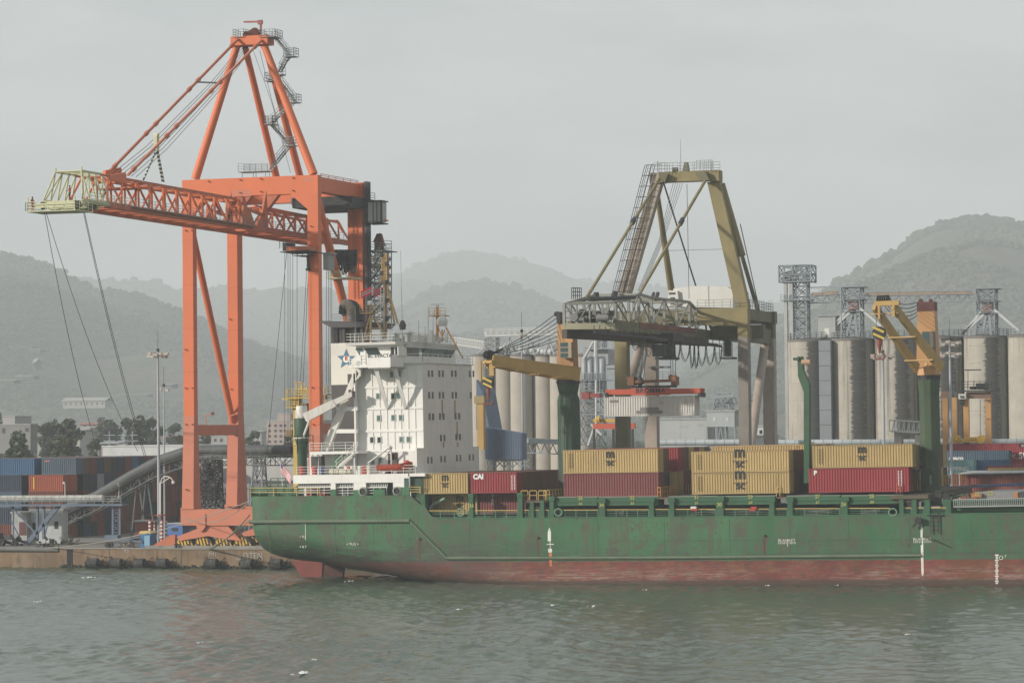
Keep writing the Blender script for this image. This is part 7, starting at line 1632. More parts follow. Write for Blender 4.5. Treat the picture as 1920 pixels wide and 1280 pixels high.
# long pale pipe conveyor behind the containers
YD = 128.0
for lab, px0, px1 in (('long pale blue covered conveyor behind the midship containers', 1232, 1452), ('long pale blue covered conveyor running to the right edge behind the red containers', 1456, 2000)):
    a, c = PY(px0, 829.5, YD), PY(px1, 828.5-(px1-px0)*.001, YD); o = thing('covered_conveyor', lab, 'conveyor', (a.x, YD, QZ), 'pale covered conveyors behind the container stacks')
    q = MB(); q.tube(a, c, .5, n=12); q.build('cover', mat('cover_pale', (.38,.42,.43), .4, .08, dirt=.3), o, smooth=True)
    q = MB(); n_ = int((px1-px0)/18)
    for k in range(n_+1): p = a.lerp(c, k/n_); q.tube(p-V((.05,0,0)), p+V((.05,0,0)), .54, n=12)
    q.build('cover_joints', lat, o)
    q = MB()
    for k in range(n_//3+1): p = a.lerp(c, k*3/n_); q.bar((p.x, p.y, QZ), p-V((0,0,.6)), .3)
    q.bar(a-V((0,0,.8)), c-V((0,0,.8)), .3, .3); q.bar(a-V((0,0,2.2)), c-V((0,0,2.2)), .2, .2)
    for k in range(n_): p0 = a.lerp(c, k/n_)-V((0,0,2.2 if k % 2 else .8)); q.bar(p0, a.lerp(c,(k+1)/n_)-V((0,0,.8 if k % 2 else 2.2)), .12)
    q.build('trestle', lat, o)
# blue gallery house, lattice under it, truss to the pedestal
o = thing('blue_building', 'blue corrugated elevated building between the superstructure and the silos', 'industrial building', PY(940,870,80)); ORG[o.name] = V(o.location)
q = MB(); q.prism([PY(906,800,80), PY(978,812,80), PY(978,861,80), PY(910,860,80)], (0,2.5,0)); q.prism([PY(893,712,84), PY(905,735,84), PY(918,806,84), PY(893,806,84)], (0,6,0)); q.build('cladding', bluesh, o)
q = MB()
for k in range(16): px = 911+k*4.3; q.bar(PY(px,801+(px-906)*.166,79.98), PY(px,860,79.98), .08)
q.build('cladding_ribs', bluesh, o)
q = MB()
for k in range(5):
    px = 913+k*16; q.bar(PY(px,861,80.5), (PY(px,861,80.5).x, 80.5, QZ), .2); q.bar(PY(px,861,80.5), PY(px+16,876,80.5), .15); q.bar(PY(px+16,861,80.5), PY(px,876,80.5), .15)
q.bar(PY(908,862,80.5), PY(980,863,80.5), .3); q.build('support_frame', lat, o)
o = thing('pipe_bridge', 'grey truss pipe bridge low in front of the slender pale silos', 'pipe bridge', PY(1015,860,95)); ORG[o.name] = V(o.location)
a, c = PY(983,829,95), PY(1052,832,95)
q = MB(); q.bar(a+V((0,0,.3)), c+V((0,0,.3)), 1.2, .8); q.build('duct', MATS['cover_pale'], o)
q = MB(); q.bar(a-V((0,0,1.6)), c-V((0,0,1.6)), .15); n_ = 9
for k in range(n_): q.bar(a.lerp(c,k/n_)-V((0,0,.1 if k % 2 else 1.6)), a.lerp(c,(k+1)/n_)-V((0,0,1.6 if k % 2 else .1)), .12)
for t in (0, 1): p = a.lerp(c, t); q.bar((p.x, 95, QZ), p, .3)
q.build('truss', lat, o)
# lamp masts
polem = mat('pole_grey', (.34,.37,.40), .5, .08)
def lamp_mast(label, px, pyt, Y, r0=.28, heads=10, ring=2.2, rings=(0,), pyb=None):
    c = PY(px, 800, Y); zt_ = Zc(px, pyt, Y); o = thing('lamp_mast', label, 'light mast', (c.x, Y, QZ), 'tall floodlight masts of the port')
    q = MB(); q.tube((c.x, Y, QZ), (c.x, Y, zt_), r0, r0*.55, n=10); q.build('pole', polem, o)
    for dz in rings:
        q = MB()
        for k in range(heads):
            a = 2*math.pi*k/heads; e = V((c.x+ring*math.cos(a), Y+ring*math.sin(a), zt_-.6-dz+.25*math.sin(k*2.3)));
            q.bar((c.x, Y, zt_-.3-dz), e, .08); q.box(e.x-.28, e.x+.28, e.y-.2, e.y+.2, e.z-.18, e.z+.16)
        q.build('floodlight_ring', mat('lamp_head', (.42,.38,.34), .4, .2), o)
    q = MB(); q.lathe((c.x, Y, zt_-.1), [(.2,0),(.28,.3),(.15,.5)], 8); q.tube((c.x, Y, zt_), (c.x, Y, zt_+3), .03, n=4); q.build('mast_head', dgrey, o)
    return o
lamp_mast('floodlight mast seen between the raised jib and the green rest post', 1657, 661, 95, heads=12, ring=1.6)
lamp_mast('floodlight mast just right of the forward deck crane pedestal', 1783, 636, 75, heads=12, ring=1.4, rings=(0, 1.6))
lamp_mast('thin mast rising between the blue building and the pale silos', 980, 622, 85, .22, 3, .5)
lamp_mast('tall floodlight mast standing left of the orange crane, in front of the sloping conveyor', 297, 658, 50, .27, 14, 1.3)
lamp_mast('shorter twin floodlight post behind the tall mast at left', 307.5, 724, 75, .16, 2, .6)
# yard gantry crane (orange) and yellow leg behind superstructure
gy = mat('gantry_yellow', (.50,.27,.10), .6, .1, rust=.25)
YG = 112.0
o = thing('yard_gantry_crane', 'orange legged rubber tyred yard gantry crane at far right behind the red containers', 'gantry crane', PY(1830,870,YG)); ORG[o.name] = V(o.location)
for px, Y, nm in ((1812.5,YG,0), (1854,YG+8,0), (1790,YG+14,0), (1773,YG+10,0)):
    p = PY(px, 800, Y); q = MB(); q.box(p.x-.42, p.x+.42, Y-.4, Y+.4, QZ, Zc(px,745,Y)); q.build('leg', gy, o)
q = MB(); bx(q, 1812, 1857, 734, 747, YG, 1.2); q.build('top_beam', mat('gantry_brown', (.26,.16,.11), .7, .1, rust=.3), o)
q = MB(); bx(q, 1765, 1780, 733, 746, YG+6, 1.2); bx(q, 1765, 1856, 770, 771.5, YG+5, .3); q.build('top_beam', MATS['gantry_brown'], o)
q = MB(); bx(q, 1792, 1860, 731, 733.5, YG-1, 6); q.rail([PY(1792,731,YG-1), PY(1860,731,YG-1)], h=1.3, step=1, r=.06); bx(q, 1830, 1850, 718, 730, YG, 2); bx(q, 1818, 1826, 724, 730, YG, 2); bx(q, 1809, 1839, 692, 694.5, YG, .4); q.bar(PY(1815,694,YG), PY(1815,731,YG), .08); q.bar(PY(1791,692,YG), PY(1791,735,YG), .15); q.build('machinery_platform', dk, o)
q = MB(); bx(q, 1797, 1811, 738, 748, YG-1, 2); q.build('driver_cab', railw, o); q = MB(); bx(q, 1801, 1806, 749, 759, YG-1, 1.5); q.build('cab_window', blk, o)
text(o, 'lettering', 'K&', .5, ink, PY(1804,747,YG-1.1)-ORG[o.name], FRONT, bold=.02)
q = MB(); bx(q, 1792, 1843, 824, 829, YG-2, 2); q.tube(PY(1793,825,YG-2.2), PY(1796,825,YG-2.2), .6); 
for px in (1793, 1839): p = PY(px, 823, YG-2.2); q.tube(p, p+V((0,1,0)), .65, n=12)
bx(q, 1808, 1829, 819, 825, YG-2, 1); q.build('spreader', MATS['machine_yellow'], o)
q = MB()
for px in (1796, 1838): q.path([PY(px,823,YG-2), PY(px,748,YG-2)], .04, 4)
q.build('hoist_ropes', cable_m, o)
o = thing('yellow_gantry_leg', 'yellow steel gantry post rising behind the right edge of the superstructure', 'gantry post', PY(901,840,60)); ORG[o.name] = V(o.location)
q = MB(); bx(q, 895, 906, 756, 842, 60, 1); q.build('post', yel, o); q = MB(); bx(q, 889, 907, 742, 756, 59.8, 1.6); q.build('head', mat('head_ochre', (.35,.27,.12), .7, .15), o)
# pale jib structure at centre right
o = thing('mobile_loader', 'pale lattice armed loader standing before the stained silos left of the deck crane', 'loader', PY(1690,850,105)); ORG[o.name] = V(o.location)
q = MB(); a, c = PY(1668,797,105), PY(1728,800,105)
for hh in (0, 1.7): q.bar(a+V((0,0,hh-.9)), c+V((0,0,hh-.9)), .22)
for k in range(13): q.bar(a.lerp(c,k/13)+V((0,0,-.9)), a.lerp(c,(k+1)/13 if k % 2 else k/13)+V((0,0,.8)), .14)
q.build('lattice_arm', pale, o); q = MB(); bx(q, 1677, 1690, 808, 850, 105.3, 1.5); bx(q, 1672, 1722, 806, 810, 105, 2); bx(q, 1715, 1730, 815, 830, 105, 2); q.build('body', mat('loader_body', (.34,.31,.28), .7, .15, rust=.3), o)

# right yard containers
GY = 'containers in the yard at the right edge'
def yard_cont(px, pyb, Y, L_, H, c, label, logo=None, group=GY, dx=0):
    p = PY(px, pyb, Y); p.x += dx; return container(p, L_, H, c, label, group, logo=logo)
def zyard(n, H=2.6): return QZ+n*H
def stackc(px, Y, tier, L_, c, label, logo=None, H=2.6, group=GY):
    p = PY(px, 850, Y); return container((p.x, Y, QZ+tier*2.62), L_, H, c, label, group, logo=logo)
def stackt(px, pyt, Y, L_, c, label, logo=None, H=2.6, under=None, ulab=None):
    p = PY(px, pyt, Y); container((p.x, Y, p.z-H), L_, H, c, label, GY, logo=logo)
    if under: container((p.x+.2, Y, p.z-H-2.63), L_, 2.6, under, ulab, GY)
stackt(1787, 888, 62, F40, 'brick', 'rust red long container low in the right yard below the grey awning', H=2.9, under='brick', ulab='rust red container on the ground tier at the right edge of the yard')
stackt(1852, 877, 67, F40, 'sand', 'sand container whose top edge shows above the rust red one, right yard')
stackt(1900, 869, 71, F40, 'maroon', 'maroon container at the far right behind the sand one')
stackt(1848, 873, 75, F40, 'red', 'red container between the sand top edge and the dark blue one, right yard', H=2.7)
stackt(1748, 862, 79, F20, 'teal', 'pale teal short container lettered SHIPPING beside the forward crane pedestal', logo=logo_text('SHIPPING', .85, .58, .85, codes=False, bold=.02), under='navy', ulab='navy container under the pale teal one in the right yard')
stackt(1809, 862, 81, F20, 'blue', 'bright blue short container next to the teal SHIPPING one')
stackt(1738, 845, 92, F40, 'slate', 'slate blue long container lettered seaco under the gantry spreader', H=2.9, logo=logo_text('seaco', .95, .36, 1.3, codes=False), under='navy', ulab='navy long container directly beneath the slate seaco one')
stackt(1762, 832, YG-3, F40, 'red', 'red container held by the yellow gantry spreader at far right', H=1.6)
stackt(1880, 838, 95, F40, 'red', 'bright red container lettered SÜD with a white bird mark at the right edge', H=2.9, under='maroon', ulab='maroon container at the right edge supporting the bright red lettered one')
o = [k for k in bpy.data.objects if k.get('label', '').startswith('bright red container lettered')][0]
text(o, 'logo_letter', 'SÜD', 1.35, inkw, (2.35, -.02, .9), FRONT, bold=.02, align='LEFT')
q = MB()
for pts in (((.2,2.4),(1.2,1.65),(1.45,1.75),(.9,2.15)), ((1.2,1.65),(.25,1.0),(.9,1.2),(1.5,1.5)), ((1.2,1.6),(2.0,1.9),(1.6,1.55)), ((1.3,1.6),(2.2,1.1),(1.5,1.4)), ((1.1,1.75),(1.6,1.75),(1.6,1.45),(1.1,1.45))): q.prism([(a, -.03, b_) for a, b_ in pts], (0, .02, 0))
q.build('bird_mark', inkw, o)
o = thing('yard_roof', 'grey flat awning roof over the rust red containers at the right edge', 'awning', PY(1800,888,61)); ORG[o.name] = V(o.location)
q = MB(); q.prism([PY(1797,889,61), PY(1960,886,61), PY(1960,882,68), PY(1818,884,68)], (0,0,.15)); q.build('roof', sheet, o)
q = MB(); q.bar(PY(1799,889,61), (PY(1799,889,61).x, 61, QZ), .15); q.build('post', sheet, o)
# ================================================================ LEFT YARD, CONVEYORS, TOWN
GB = 'container block in the left yard'
XB = PY(142, 875, 80).x; YB0 = 80.0; ZB = QZ-.5
cols = {4: ['slate','brown','rust','navy','brown','charcoal','navy','rust','blue','charcoal','maroon','navy','charcoal','rust','navy','brown','charcoal','rust'],
        3: ['orange','charcoal','charcoal','grey','navy','charcoal','rust','navy','charcoal','navy','charcoal','brown','navy','maroon','rust','charcoal','navy','rust'],
        2: ['rust','rust','navy','charcoal','brown','rust','charcoal','dkgreen','rust','brown','navy','rust','charcoal','rust','maroon','rust','navy','brown'],
        1: ['navy','charcoal','rust','rust','navy','rust','maroon','brown','rust','rust','navy','charcoal','rust','maroon','rust','charcoal','rust','navy'],
        0: ['rust','navy','charcoal','rust','navy','charcoal','rust','brown','navy','maroon','rust','charcoal','navy','rust','navy','brown','rust','maroon']}
tn = ['ground tier', 'second tier', 'third tier', 'fourth tier', 'top tier']
sp_lab = {(4,0): 'slate blue container with orange label, top tier front corner of the left block', (3,0): 'bright orange red container with yellow stripe at the front of the left block', (3,3): 'pale grey container end in the dark wall of container ends'}
for t in range(5):
    for r in range(18):
        y = YB0+r*2.53; ym = y-(4.4 if (t <= 3 and r == 0) else 0)
        c = cols[t][r]
        container((XB-F20-.0, ym, ZB+t*2.61), F20, 2.6, c, sp_lab.get((t, r), f'{WORD[c]} container end in the left block, {tn[t]}, {ORD[r]} row from the quay'), GB)
        if t <= 3 and r == 0: container((XB-F20, y-1.9, ZB+t*2.61), F20, 2.6, c, f'{WORD[c]} container just behind the front one in the left block, {tn[t]}', GB)
cc2 = ['rust','navy','slate','navy','blue']
for t in range(5): container((XB-2*F20-1.35, YB0-(0 if t == 4 else 4.4), ZB+t*2.61), F20, 2.6, cc2[t], ['rust container at ground tier beside the white hut roof', 'navy container above the white pipe gallery at left edge', 'slate blue container just above the white covered pipe, left edge', 'navy container one tier below the bright blue one at left', 'bright blue container with white sticker at the top left of the block'][t], GB)
for r in range(1, 18): container((XB-2*F20-.5, YB0+r*2.53, ZB+4*2.61), F20, 2.6, ['rust','navy','grey','maroon','slate','brown'][r % 6], f'{WORD[["rust","navy","grey","maroon","slate","brown"][r % 6]]} container roof on top of the left block, second column, {ORD[r]} row', GB)
for r in range(0, 14): container((XB-3*F20-1.2, YB0+4+r*2.53, ZB+4*2.61), F20, 2.6, ['navy','grey','maroon','brown','slate'][r % 5], f'{WORD[["navy","grey","maroon","brown","slate"][r % 5]]} container roof at the far left of the block, {ORD[r]} row', GB)
o = [k for k in bpy.data.objects if k.get('label') == sp_lab[(3,0)]][0]
q = MB(); q.box(.75, 1.0, -.012, -.004, .4, 2.3); q.build('yellow_stripe', MATS['warn_yellow'], o)
o = [k for k in bpy.data.objects if k.get('label') == sp_lab[(4,0)]][0]
q = MB(); q.box(.5, 1.4, -.012, -.004, 2.1, 2.25); q.build('orange_label', MATS['mark_orange'], o)
# inclined covered conveyor and its level run
YC = 58.0
cg = mat('conveyor_grey', (.085,.095,.10), .6, .12, dirt=.3)
o = thing('covered_conveyor', 'dark grey covered conveyor sloping up right and running level behind the orange crane legs', 'conveyor', PY(345,900,YC)); ORG[o.name] = V(o.location)
P_ = [PY(112,958,YC), PY(180,930,YC), PY(250,889,YC), PY(300,862,YC), PY(345,847,YC), PY(385,843,YC), PY(548,843,YC)]
q = MB()
for a, c in zip(P_, P_[1:]): q.tube(a, c, .75, n=12, cap=False)
q.build('cover', cg, o, smooth=True)
q = MB()
for a, c in zip(P_[:-1], P_[1:]):
    L_ = (c-a).length; n_ = max(2, int(L_/1.5))
    for yy in (-.9, .9):
        of = V((0,yy,-.9)); lo_ = V((0,yy,-2.3)); q.bar(a+of, c+of, .14); q.bar(a+lo_, c+lo_, .14)
        for k in range(n_): p0, p1 = a.lerp(c, k/n_), a.lerp(c, (k+1)/n_); q.bar(p0+of, p0+lo_, .1); q.bar(p0+(of if k % 2 else lo_), p1+(lo_ if k % 2 else of), .08)
    q.rail([a+V((0,-1.3,-.9)), c+V((0,-1.3,-.9))], h=.9, step=1.6, r=.04); q.bar(a+V((0,-1.2,-.95)), c+V((0,-1.2,-.95)), .6, .06)
q.build('truss', mat('truss_dark', (.13,.13,.125), .7, .2, rust=.3), o)
q = MB()
for px, w in ((258, 3), (275, 2.5)): p = PY(px, 890, YC); q.bar(p, (p.x+1.5, YC, QZ), .2); q.bar(p, (p.x-1.2, YC, QZ), .2)
q.build('trestle', cg, o); q = MB()
p = PY(486, 860, YC); q.lattice((p.x, YC, QZ), (p.x, YC, p.z), 2.6, 1.3, 4, r=.12, br=.08)
q.build('trestle', lat, o)
# dark hopper machine between the crane legs
o = thing('loading_hopper', 'dark dusty loading machine with lattice frame seen between the left legs of the orange crane', 'hopper machine', PY(395,960,57)); ORG[o.name] = V(o.location)
q = MB(); q.lattice(PY(394,955,57), PY(394,862,57), 3.0, 2.6, 5, r=.13, br=.09); q.rail([PY(376,925,56), PY(413,925,56)], h=1.2, step=1, r=.06); bx(q, 376, 415, 925, 927, 56, 3); q.build('frame', dk, o)
q = MB(); bx(q, 380, 392, 866, 900, 57, 2); bx(q, 396, 408, 862, 882, 56.5, 2); q.prism([PY(378,900,56.5), PY(410,900,56.5), PY(400,922,56.5), PY(386,922,56.5)], (0,2,0)); q.tube(PY(386,900,56.5), PY(386,868,56.5), .4, n=8); q.build('chutes', mat('hopper_grey', (.085,.085,.085), .8, .3), o)
q = MB()
for k in range(9): px = 378+k*8; q.bar(PY(px,950,56), PY(px+8,930,56), .15); q.bar(PY(px+8,950,56), PY(px,930,56), .15)
q.build('base_lattice', dk, o)
# white pipe gallery at left
YW_ = 45.0
o = thing('pipe_gallery', 'white covered pipe on a blue steel walkway bridge at the left edge above the hut', 'pipe gallery', PY(120,1015,YW_)); ORG[o.name] = V(o.location)
a, c = PY(-30,935,YW_), PY(193,934,YW_)
q = MB(); q.tube(a, c, .5, n=12); q.build('cover', mat('cover_cream', (.46,.45,.40), .5, .12, dirt=.5), o, smooth=True)
q = MB(); 
for k in range(16): p = a.lerp(c, k/16+.02); q.tube(p, p+V((.06,0,0)), .53, n=12)
q.rail([a+V((0,-.9,-.7)), PY(232,946,YW_)+V((0,-.9,.2))], h=1.05, step=1.4, r=.045); q.build('railing', lat, o)
bst = mat('steel_blue', (.10,.13,.18), .6, .12, rust=.2)
q = MB(); a, c = PY(-30,947,YW_), PY(234,946,YW_); q.bar(a, c, 1.8, .28); q.build('deck_beam', bst, o)
q = MB()
for px0, py0, px1, py1, w in ((70,948,70,1013,.35), (82,948,82,1010,.35), (112,948,52,1020,.35), (108,948,48,1018,.3), (68,1000,20,948,.2), (40,1012,20,975,.15), (25,948,25,1015,.2), (83,1008,98,948,.15)): q.bar(PY(px0,py0,YW_), PY(px1,py1,YW_), w)
q.build('supports', bst, o); q = MB()
for px0, py0, px1, py1, w in ((212,948,212,1010,.3), (225,948,225,1010,.28)): q.bar(PY(px0,py0,YW_), PY(px1,py1,YW_), w)
for k in range(4): py = 955+k*14; q.bar(PY(212,py,YW_), PY(225,py+13,YW_), .1); q.bar(PY(225,py,YW_), PY(212,py+13,YW_), .1); q.bar(PY(212,py,YW_), PY(225,py,YW_), .1)
q.box(PY(212,948,YW_).x-.3, PY(225,948,YW_).x+.5, YW_-.5, YW_+.5, QZ, QZ+.4); q.build('supports', bst, o)
simple_house('white_hut', 'small white hut with dark windows under the blue walkway at left', 'hut', 57, 118, 957, 1018, 50, 1.6, mat('hut_white', (.42,.44,.45), .8, .06, dirt=.3, streak=.2, rustcol=(.25,.24,.22)), roofm=mat('hut_roof', (.24,.25,.25), .8, .1), wins=((61,68,979,994), (102,109,977,991)), winm=blk)
simple_house('pump_shed', 'whitewashed shed with a dark red door at the left edge of the quay', 'shed', 22, 50, 962, 1018, 49, 3, mat('shed_white', (.36,.37,.36), .8, .1, dirt=.5), wins=((36,49,978,1003),), winm=mat('door_maroon', (.10,.04,.04), .7, .2))
# orange crane foot surroundings
o = thing('portable_toilet', 'blue portable toilet with a yellow roof left of the striped wheel guards', 'portable toilet', PY(277,1020,41)); ORG[o.name] = V(o.location)
q = MB(); c = PY(277, 1022, 41); q.box(c.x-.85, c.x+.85, 40.2, 41.8, QZ, QZ+2.0)
for k in range(5): q.box(c.x-.8+k*.36, c.x-.7+k*.36, 40.15, 40.2, QZ+.1, QZ+1.9)
q.build('booth', mat('toilet_blue', (.05,.17,.33), .5, .1), o); q = MB(); q.prism([(c.x-1.0,40.1,QZ+2.0),(c.x+1.0,40.1,QZ+2.0),(c.x+.75,40.1,QZ+2.35),(c.x-.75,40.1,QZ+2.35)], (0,1.8,0)); q.build('roof', mat('toilet_yellow', (.60,.42,.14), .5, .1), o)
q = MB(); q.box(c.x-.1, c.x+.75, 40.1, 40.14, QZ+.15, QZ+1.7); q.build('door', mat('toilet_pale', (.20,.36,.50), .5, .1), o)
o = thing('blue_cabin', 'blue steel cabin with a small vent opening beside the orange crane sill', 'cabin', PY(328,1010,43)); ORG[o.name] = V(o.location)
q = MB(); bx(q, 314, 342, 982, 1008, 43, 2.5); q.build('body', mat('cabin_blue', (.06,.14,.36), .6, .1, rust=.2), o); q = MB(); bx(q, 322, 333, 989, 995, 42.94, .05); q.build('vent', blk, o); q = MB(); bx(q, 313, 358, 980, 982, 42.9, 2.8); q.build('roof', sheet, o)
o = thing('guard_cage', 'red and white striped guard frame around the foot of the tall floodlight mast', 'guard frame', PY(297,1015,48)); ORG[o.name] = V(o.location)
wr = mat('stripe_red', (.33,.06,.05), .6, .1)
for px in (281, 289.5, 303, 312):
    p = PY(px, 1010, 47.5 if px in (281, 303) else 50); w_ = .16 if px in (281,303) else .1
    for k in range(14):
        q = MB() if k == 0 else q; z0_ = QZ+k*.27; q.bar((p.x, p.y, z0_), (p.x, p.y, z0_+.27), w_*2) if k % 2 else None
    q.build('red_bands', wr, o)
    q = MB()
    for k in range(0, 14, 2): z0_ = QZ+k*.27; q.bar((p.x, p.y, z0_), (p.x, p.y, z0_+.27), w_*2)
    q.build('white_bands', railw, o)
q = MB(); q.bar(PY(280,966,47.5), PY(312,965,50), .15); q.bar(PY(281,966,47.5), PY(304,965,47.5), .15); q.build('top_bar', wr, o)
o = thing('street_lamp', 'white curved street lamp arm fixed beside the tall floodlight mast', 'street lamp', PY(300,1000,49.4)); ORG[o.name] = V(o.location)
q = MB(); c = PY(300, 902, 49.4); pts = [PY(a, c_, 49.4) for a, c_ in ((301,905),(304,896),(309,893),(316,893),(322,897),(325,904))]; q.path(pts, .08, 6); q.bar(PY(301,906,49.4), PY(318,895,49.4), .1); q.bar(PY(300.5,1010,49.4), PY(300.5,904,49.4), .2); q.build('arm', railw, o); q = MB(); q.sphere(pts[-1], .28, 8, 5); q.build('lamp_head', railw, o)
simple_house('low_container_office', 'low rust red cabin in the shade left of the striped guard frame', 'cabin', 253, 282, 978, 1003, 52, 2.5, mat('office_red', (.20,.06,.05), .7, .1, dirt=.4))
o = thing('flatbed_trailer', 'blue grey flat trailer parked on the quay left of the portable toilet', 'trailer', PY(215,1018,40)); ORG[o.name] = V(o.location)
q = MB(); bx(q, 196, 262, 1009, 1012, 40, 2); q.prism([PY(240,1012,40), PY(262,1008,40), PY(268,1018,40)], (0,.3,0)); bx(q, 196, 220, 1003, 1009, 40.3, 1.2); q.build('bed', bst, o); q = MB()
for px in (200, 207, 234, 246): p = PY(px, 1017, 39.9); q.tube((p.x, 39.9, QZ+.35), (p.x, 40.3, QZ+.35), .35, n=12)
q.build('wheels', blk, o)
for lab, px, Y, s in (('heap of dark scrap machinery at the left edge of the quay', 10, 44, 1.4), ('pile of pale rubble and sacks beside the white hut', 132, 48, .7), ('dark pump set on the quay under the blue walkway', 90, 42, .7), ('coil of mooring gear on the quay edge left of the toilet', 235, 37, .5)):
    p = PY(px, 1015, Y); o = thing('scrap_heap', lab, 'heap', (p.x, Y, QZ)); q = MB()
    for k in range(26):
        w = s*random.uniform(.15,.5); a = p.x+random.gauss(0, s*1.2); b_ = Y+random.gauss(0, .6); zz = QZ+abs(random.gauss(0, s*.6)); q.bar((a, b_, zz), (a+random.uniform(-1,1)*s, b_+random.uniform(-.5,.5), zz+random.uniform(-.3,.8)*s), w*.6, w)
    tag(q.build('scrap', dk if 'dark' in lab else mat('rubble', (.20,.18,.15), .9, .3), o), kind='stuff')
o = thing('quay_pipe', 'thick grey pipe lying along the quay edge at far left', 'pipe', PY(50,1030,35)); ORG[o.name] = V(o.location)
q = MB(); q.tube(PY(-40,1028,34.9), PY(110,1030,34.9), .36, n=12); q.build('pipe', mat('pipe_grey', (.15,.145,.135), .8, .15), o, smooth=True)
for i, px in enumerate((82, 204, 330)):
    p = PY(px, 1028, 35.3); o = thing('bollard', ['black mooring bollard where the long white rope ends at far left', 'black mooring bollard on the quay between trailer and toilet', 'mooring bollard near the striped wheel guards of the orange crane'][i], 'bollard', (p.x, 35.3, QZ+.16), 'mooring bollards on the quay edge')
    q = MB(); q.lathe((p.x, 35.3, QZ+.16), [(.3,0),(.2,.1),(.17,.35),(.32,.42),(.32,.52),(.1,.58)], 12); q.build('post', blk, o)
# rails, planks on the quay in front of the crane
q = MB(); q.box(PY(273,1024,35.8).x, PY(620,1024,35.8).x, 35.7, 36.1, QZ, QZ+.45); tag(q.build('rail_kerb', mat('kerb_grey', (.25,.24,.22), .9, .15, dirt=.5)), 'low concrete crane rail kerb in front of the striped wheel guards', 'kerb')
# yellow harbour machine behind the stern
o = thing('harbour_unloader', 'yellow quay unloader with railed platforms just left of the superstructure', 'unloader', PY(555,1000,40)); ORG[o.name] = V(o.location)
q = MB(); bx(q, 548, 560.5, 742, 762, 40, 1.0); q.prism([PY(548,760,40), PY(556,760,40), PY(563,905,40), PY(551,905,40)], (0, 1.0, 0)); c = PY(557,905,40.5); q.box(c.x-.4, c.x+.4, 40, 41, QZ, c.z); q.build('post', mat('unloader_yellow', (.50,.36,.09), .6, .1, rust=.35), o)
q = MB()
for px0, px1, py, Y in ((536,610,744,39.5), (537,560,762,39.5), (556,572,733,40), (600,640,738,39)): bx(q, px0, px1, py, py+3, Y, 2); q.rail([PY(px0,py,Y), PY(px1,py,Y)], h=1.1, step=.7, r=.05)
for px, py0, py1 in ((556,716,744), (566,722,744), (575,726,744), (540,730,744), (545,744,762), (606,745,790), (612,740,760)): q.bar(PY(px,py1,40), PY(px,py0,40), .2)
q.bar(PY(529,748,40), PY(548,748,40), .25); q.bar(PY(552,717,40), PY(567,716,40), .35, .12); q.build('platforms', MATS['unloader_yellow'], o)
q = MB(); bx(q, 563, 574, 756, 772, 40, 1.2); bx(q, 535, 547, 806, 818, 40, 1); bx(q, 590, 600, 741, 752, 40, 1.5); q.build('housings', mat('ochre_box', (.24,.16,.08), .7, .2), o)
# warehouses behind
simple_house('warehouse', 'long white warehouse wall behind the orange crane legs, left of the ship stern', 'warehouse', 372, 640, 862, 903, 130, 20, mat('warehouse_white', (.40,.40,.385), .8, .04, streak=.3, rustcol=(.33,.33,.32), dirt=.15), roofm=pale)
simple_house('warehouse_annex', 'grey lower building in front of the white warehouse near the ship stern', 'warehouse', 380, 560, 905, 935, 110, 10, mat('annex_grey', (.20,.20,.19), .8, .1, dirt=.3), roofm=dgrey)
simple_house('grey_roofed_shed', 'long low pale roofed shed behind the left container block', 'shed', 193, 372, 836, 860, 170, 20, pale, roofm=pale)
# town buildings
pb = mat('plaster_pink', (.36,.30,.27), .9, .06); pw = mat('plaster_white', (.34,.34,.32), .9, .06); pr_ = mat('roof_red', (.36,.13,.09), .9, .15); pgr = mat('roof_grey', (.33,.34,.34), .8, .15)
simple_house('apartment_block', 'pinkish four storey block between the orange crane and the yellow unloader', 'building', 500, 562, 789, 845, 420, 25, pb, roofm=pw, wins=tuple((x, x+5, y, y+5) for y in (795, 805, 815, 825) for x in (503, 514, 524, 532, 545)), winm=dgrey)
simple_house('roof_block', 'pale stair block on the roof of the pinkish four storey building', 'building', 520, 545, 776, 788, 425, 10, pb)
simple_house('grey_office', 'pale grey flat roofed office block at the left edge above the containers', 'building', -20, 57, 796, 850, 300, 3.5, mat('office_pale', (.22,.22,.21), .9, .05), roofm=pgr, wins=((47,54,802,809),(20,26,812,830),(30,36,812,830),(4,10,802,812)), winm=dgrey)
simple_house('grey_office', 'taller white roofed building behind the office block at left edge', 'building', 5, 28, 781, 800, 420, 10, pw, roofm=pw)
simple_house('small_house', 'small pale house with dark windows seen through the orange crane portal', 'house', 396, 426, 818, 838, 430, 12, pw, roofm=pgr, wins=((401,406,822,828),(412,418,822,828)), winm=dgrey)
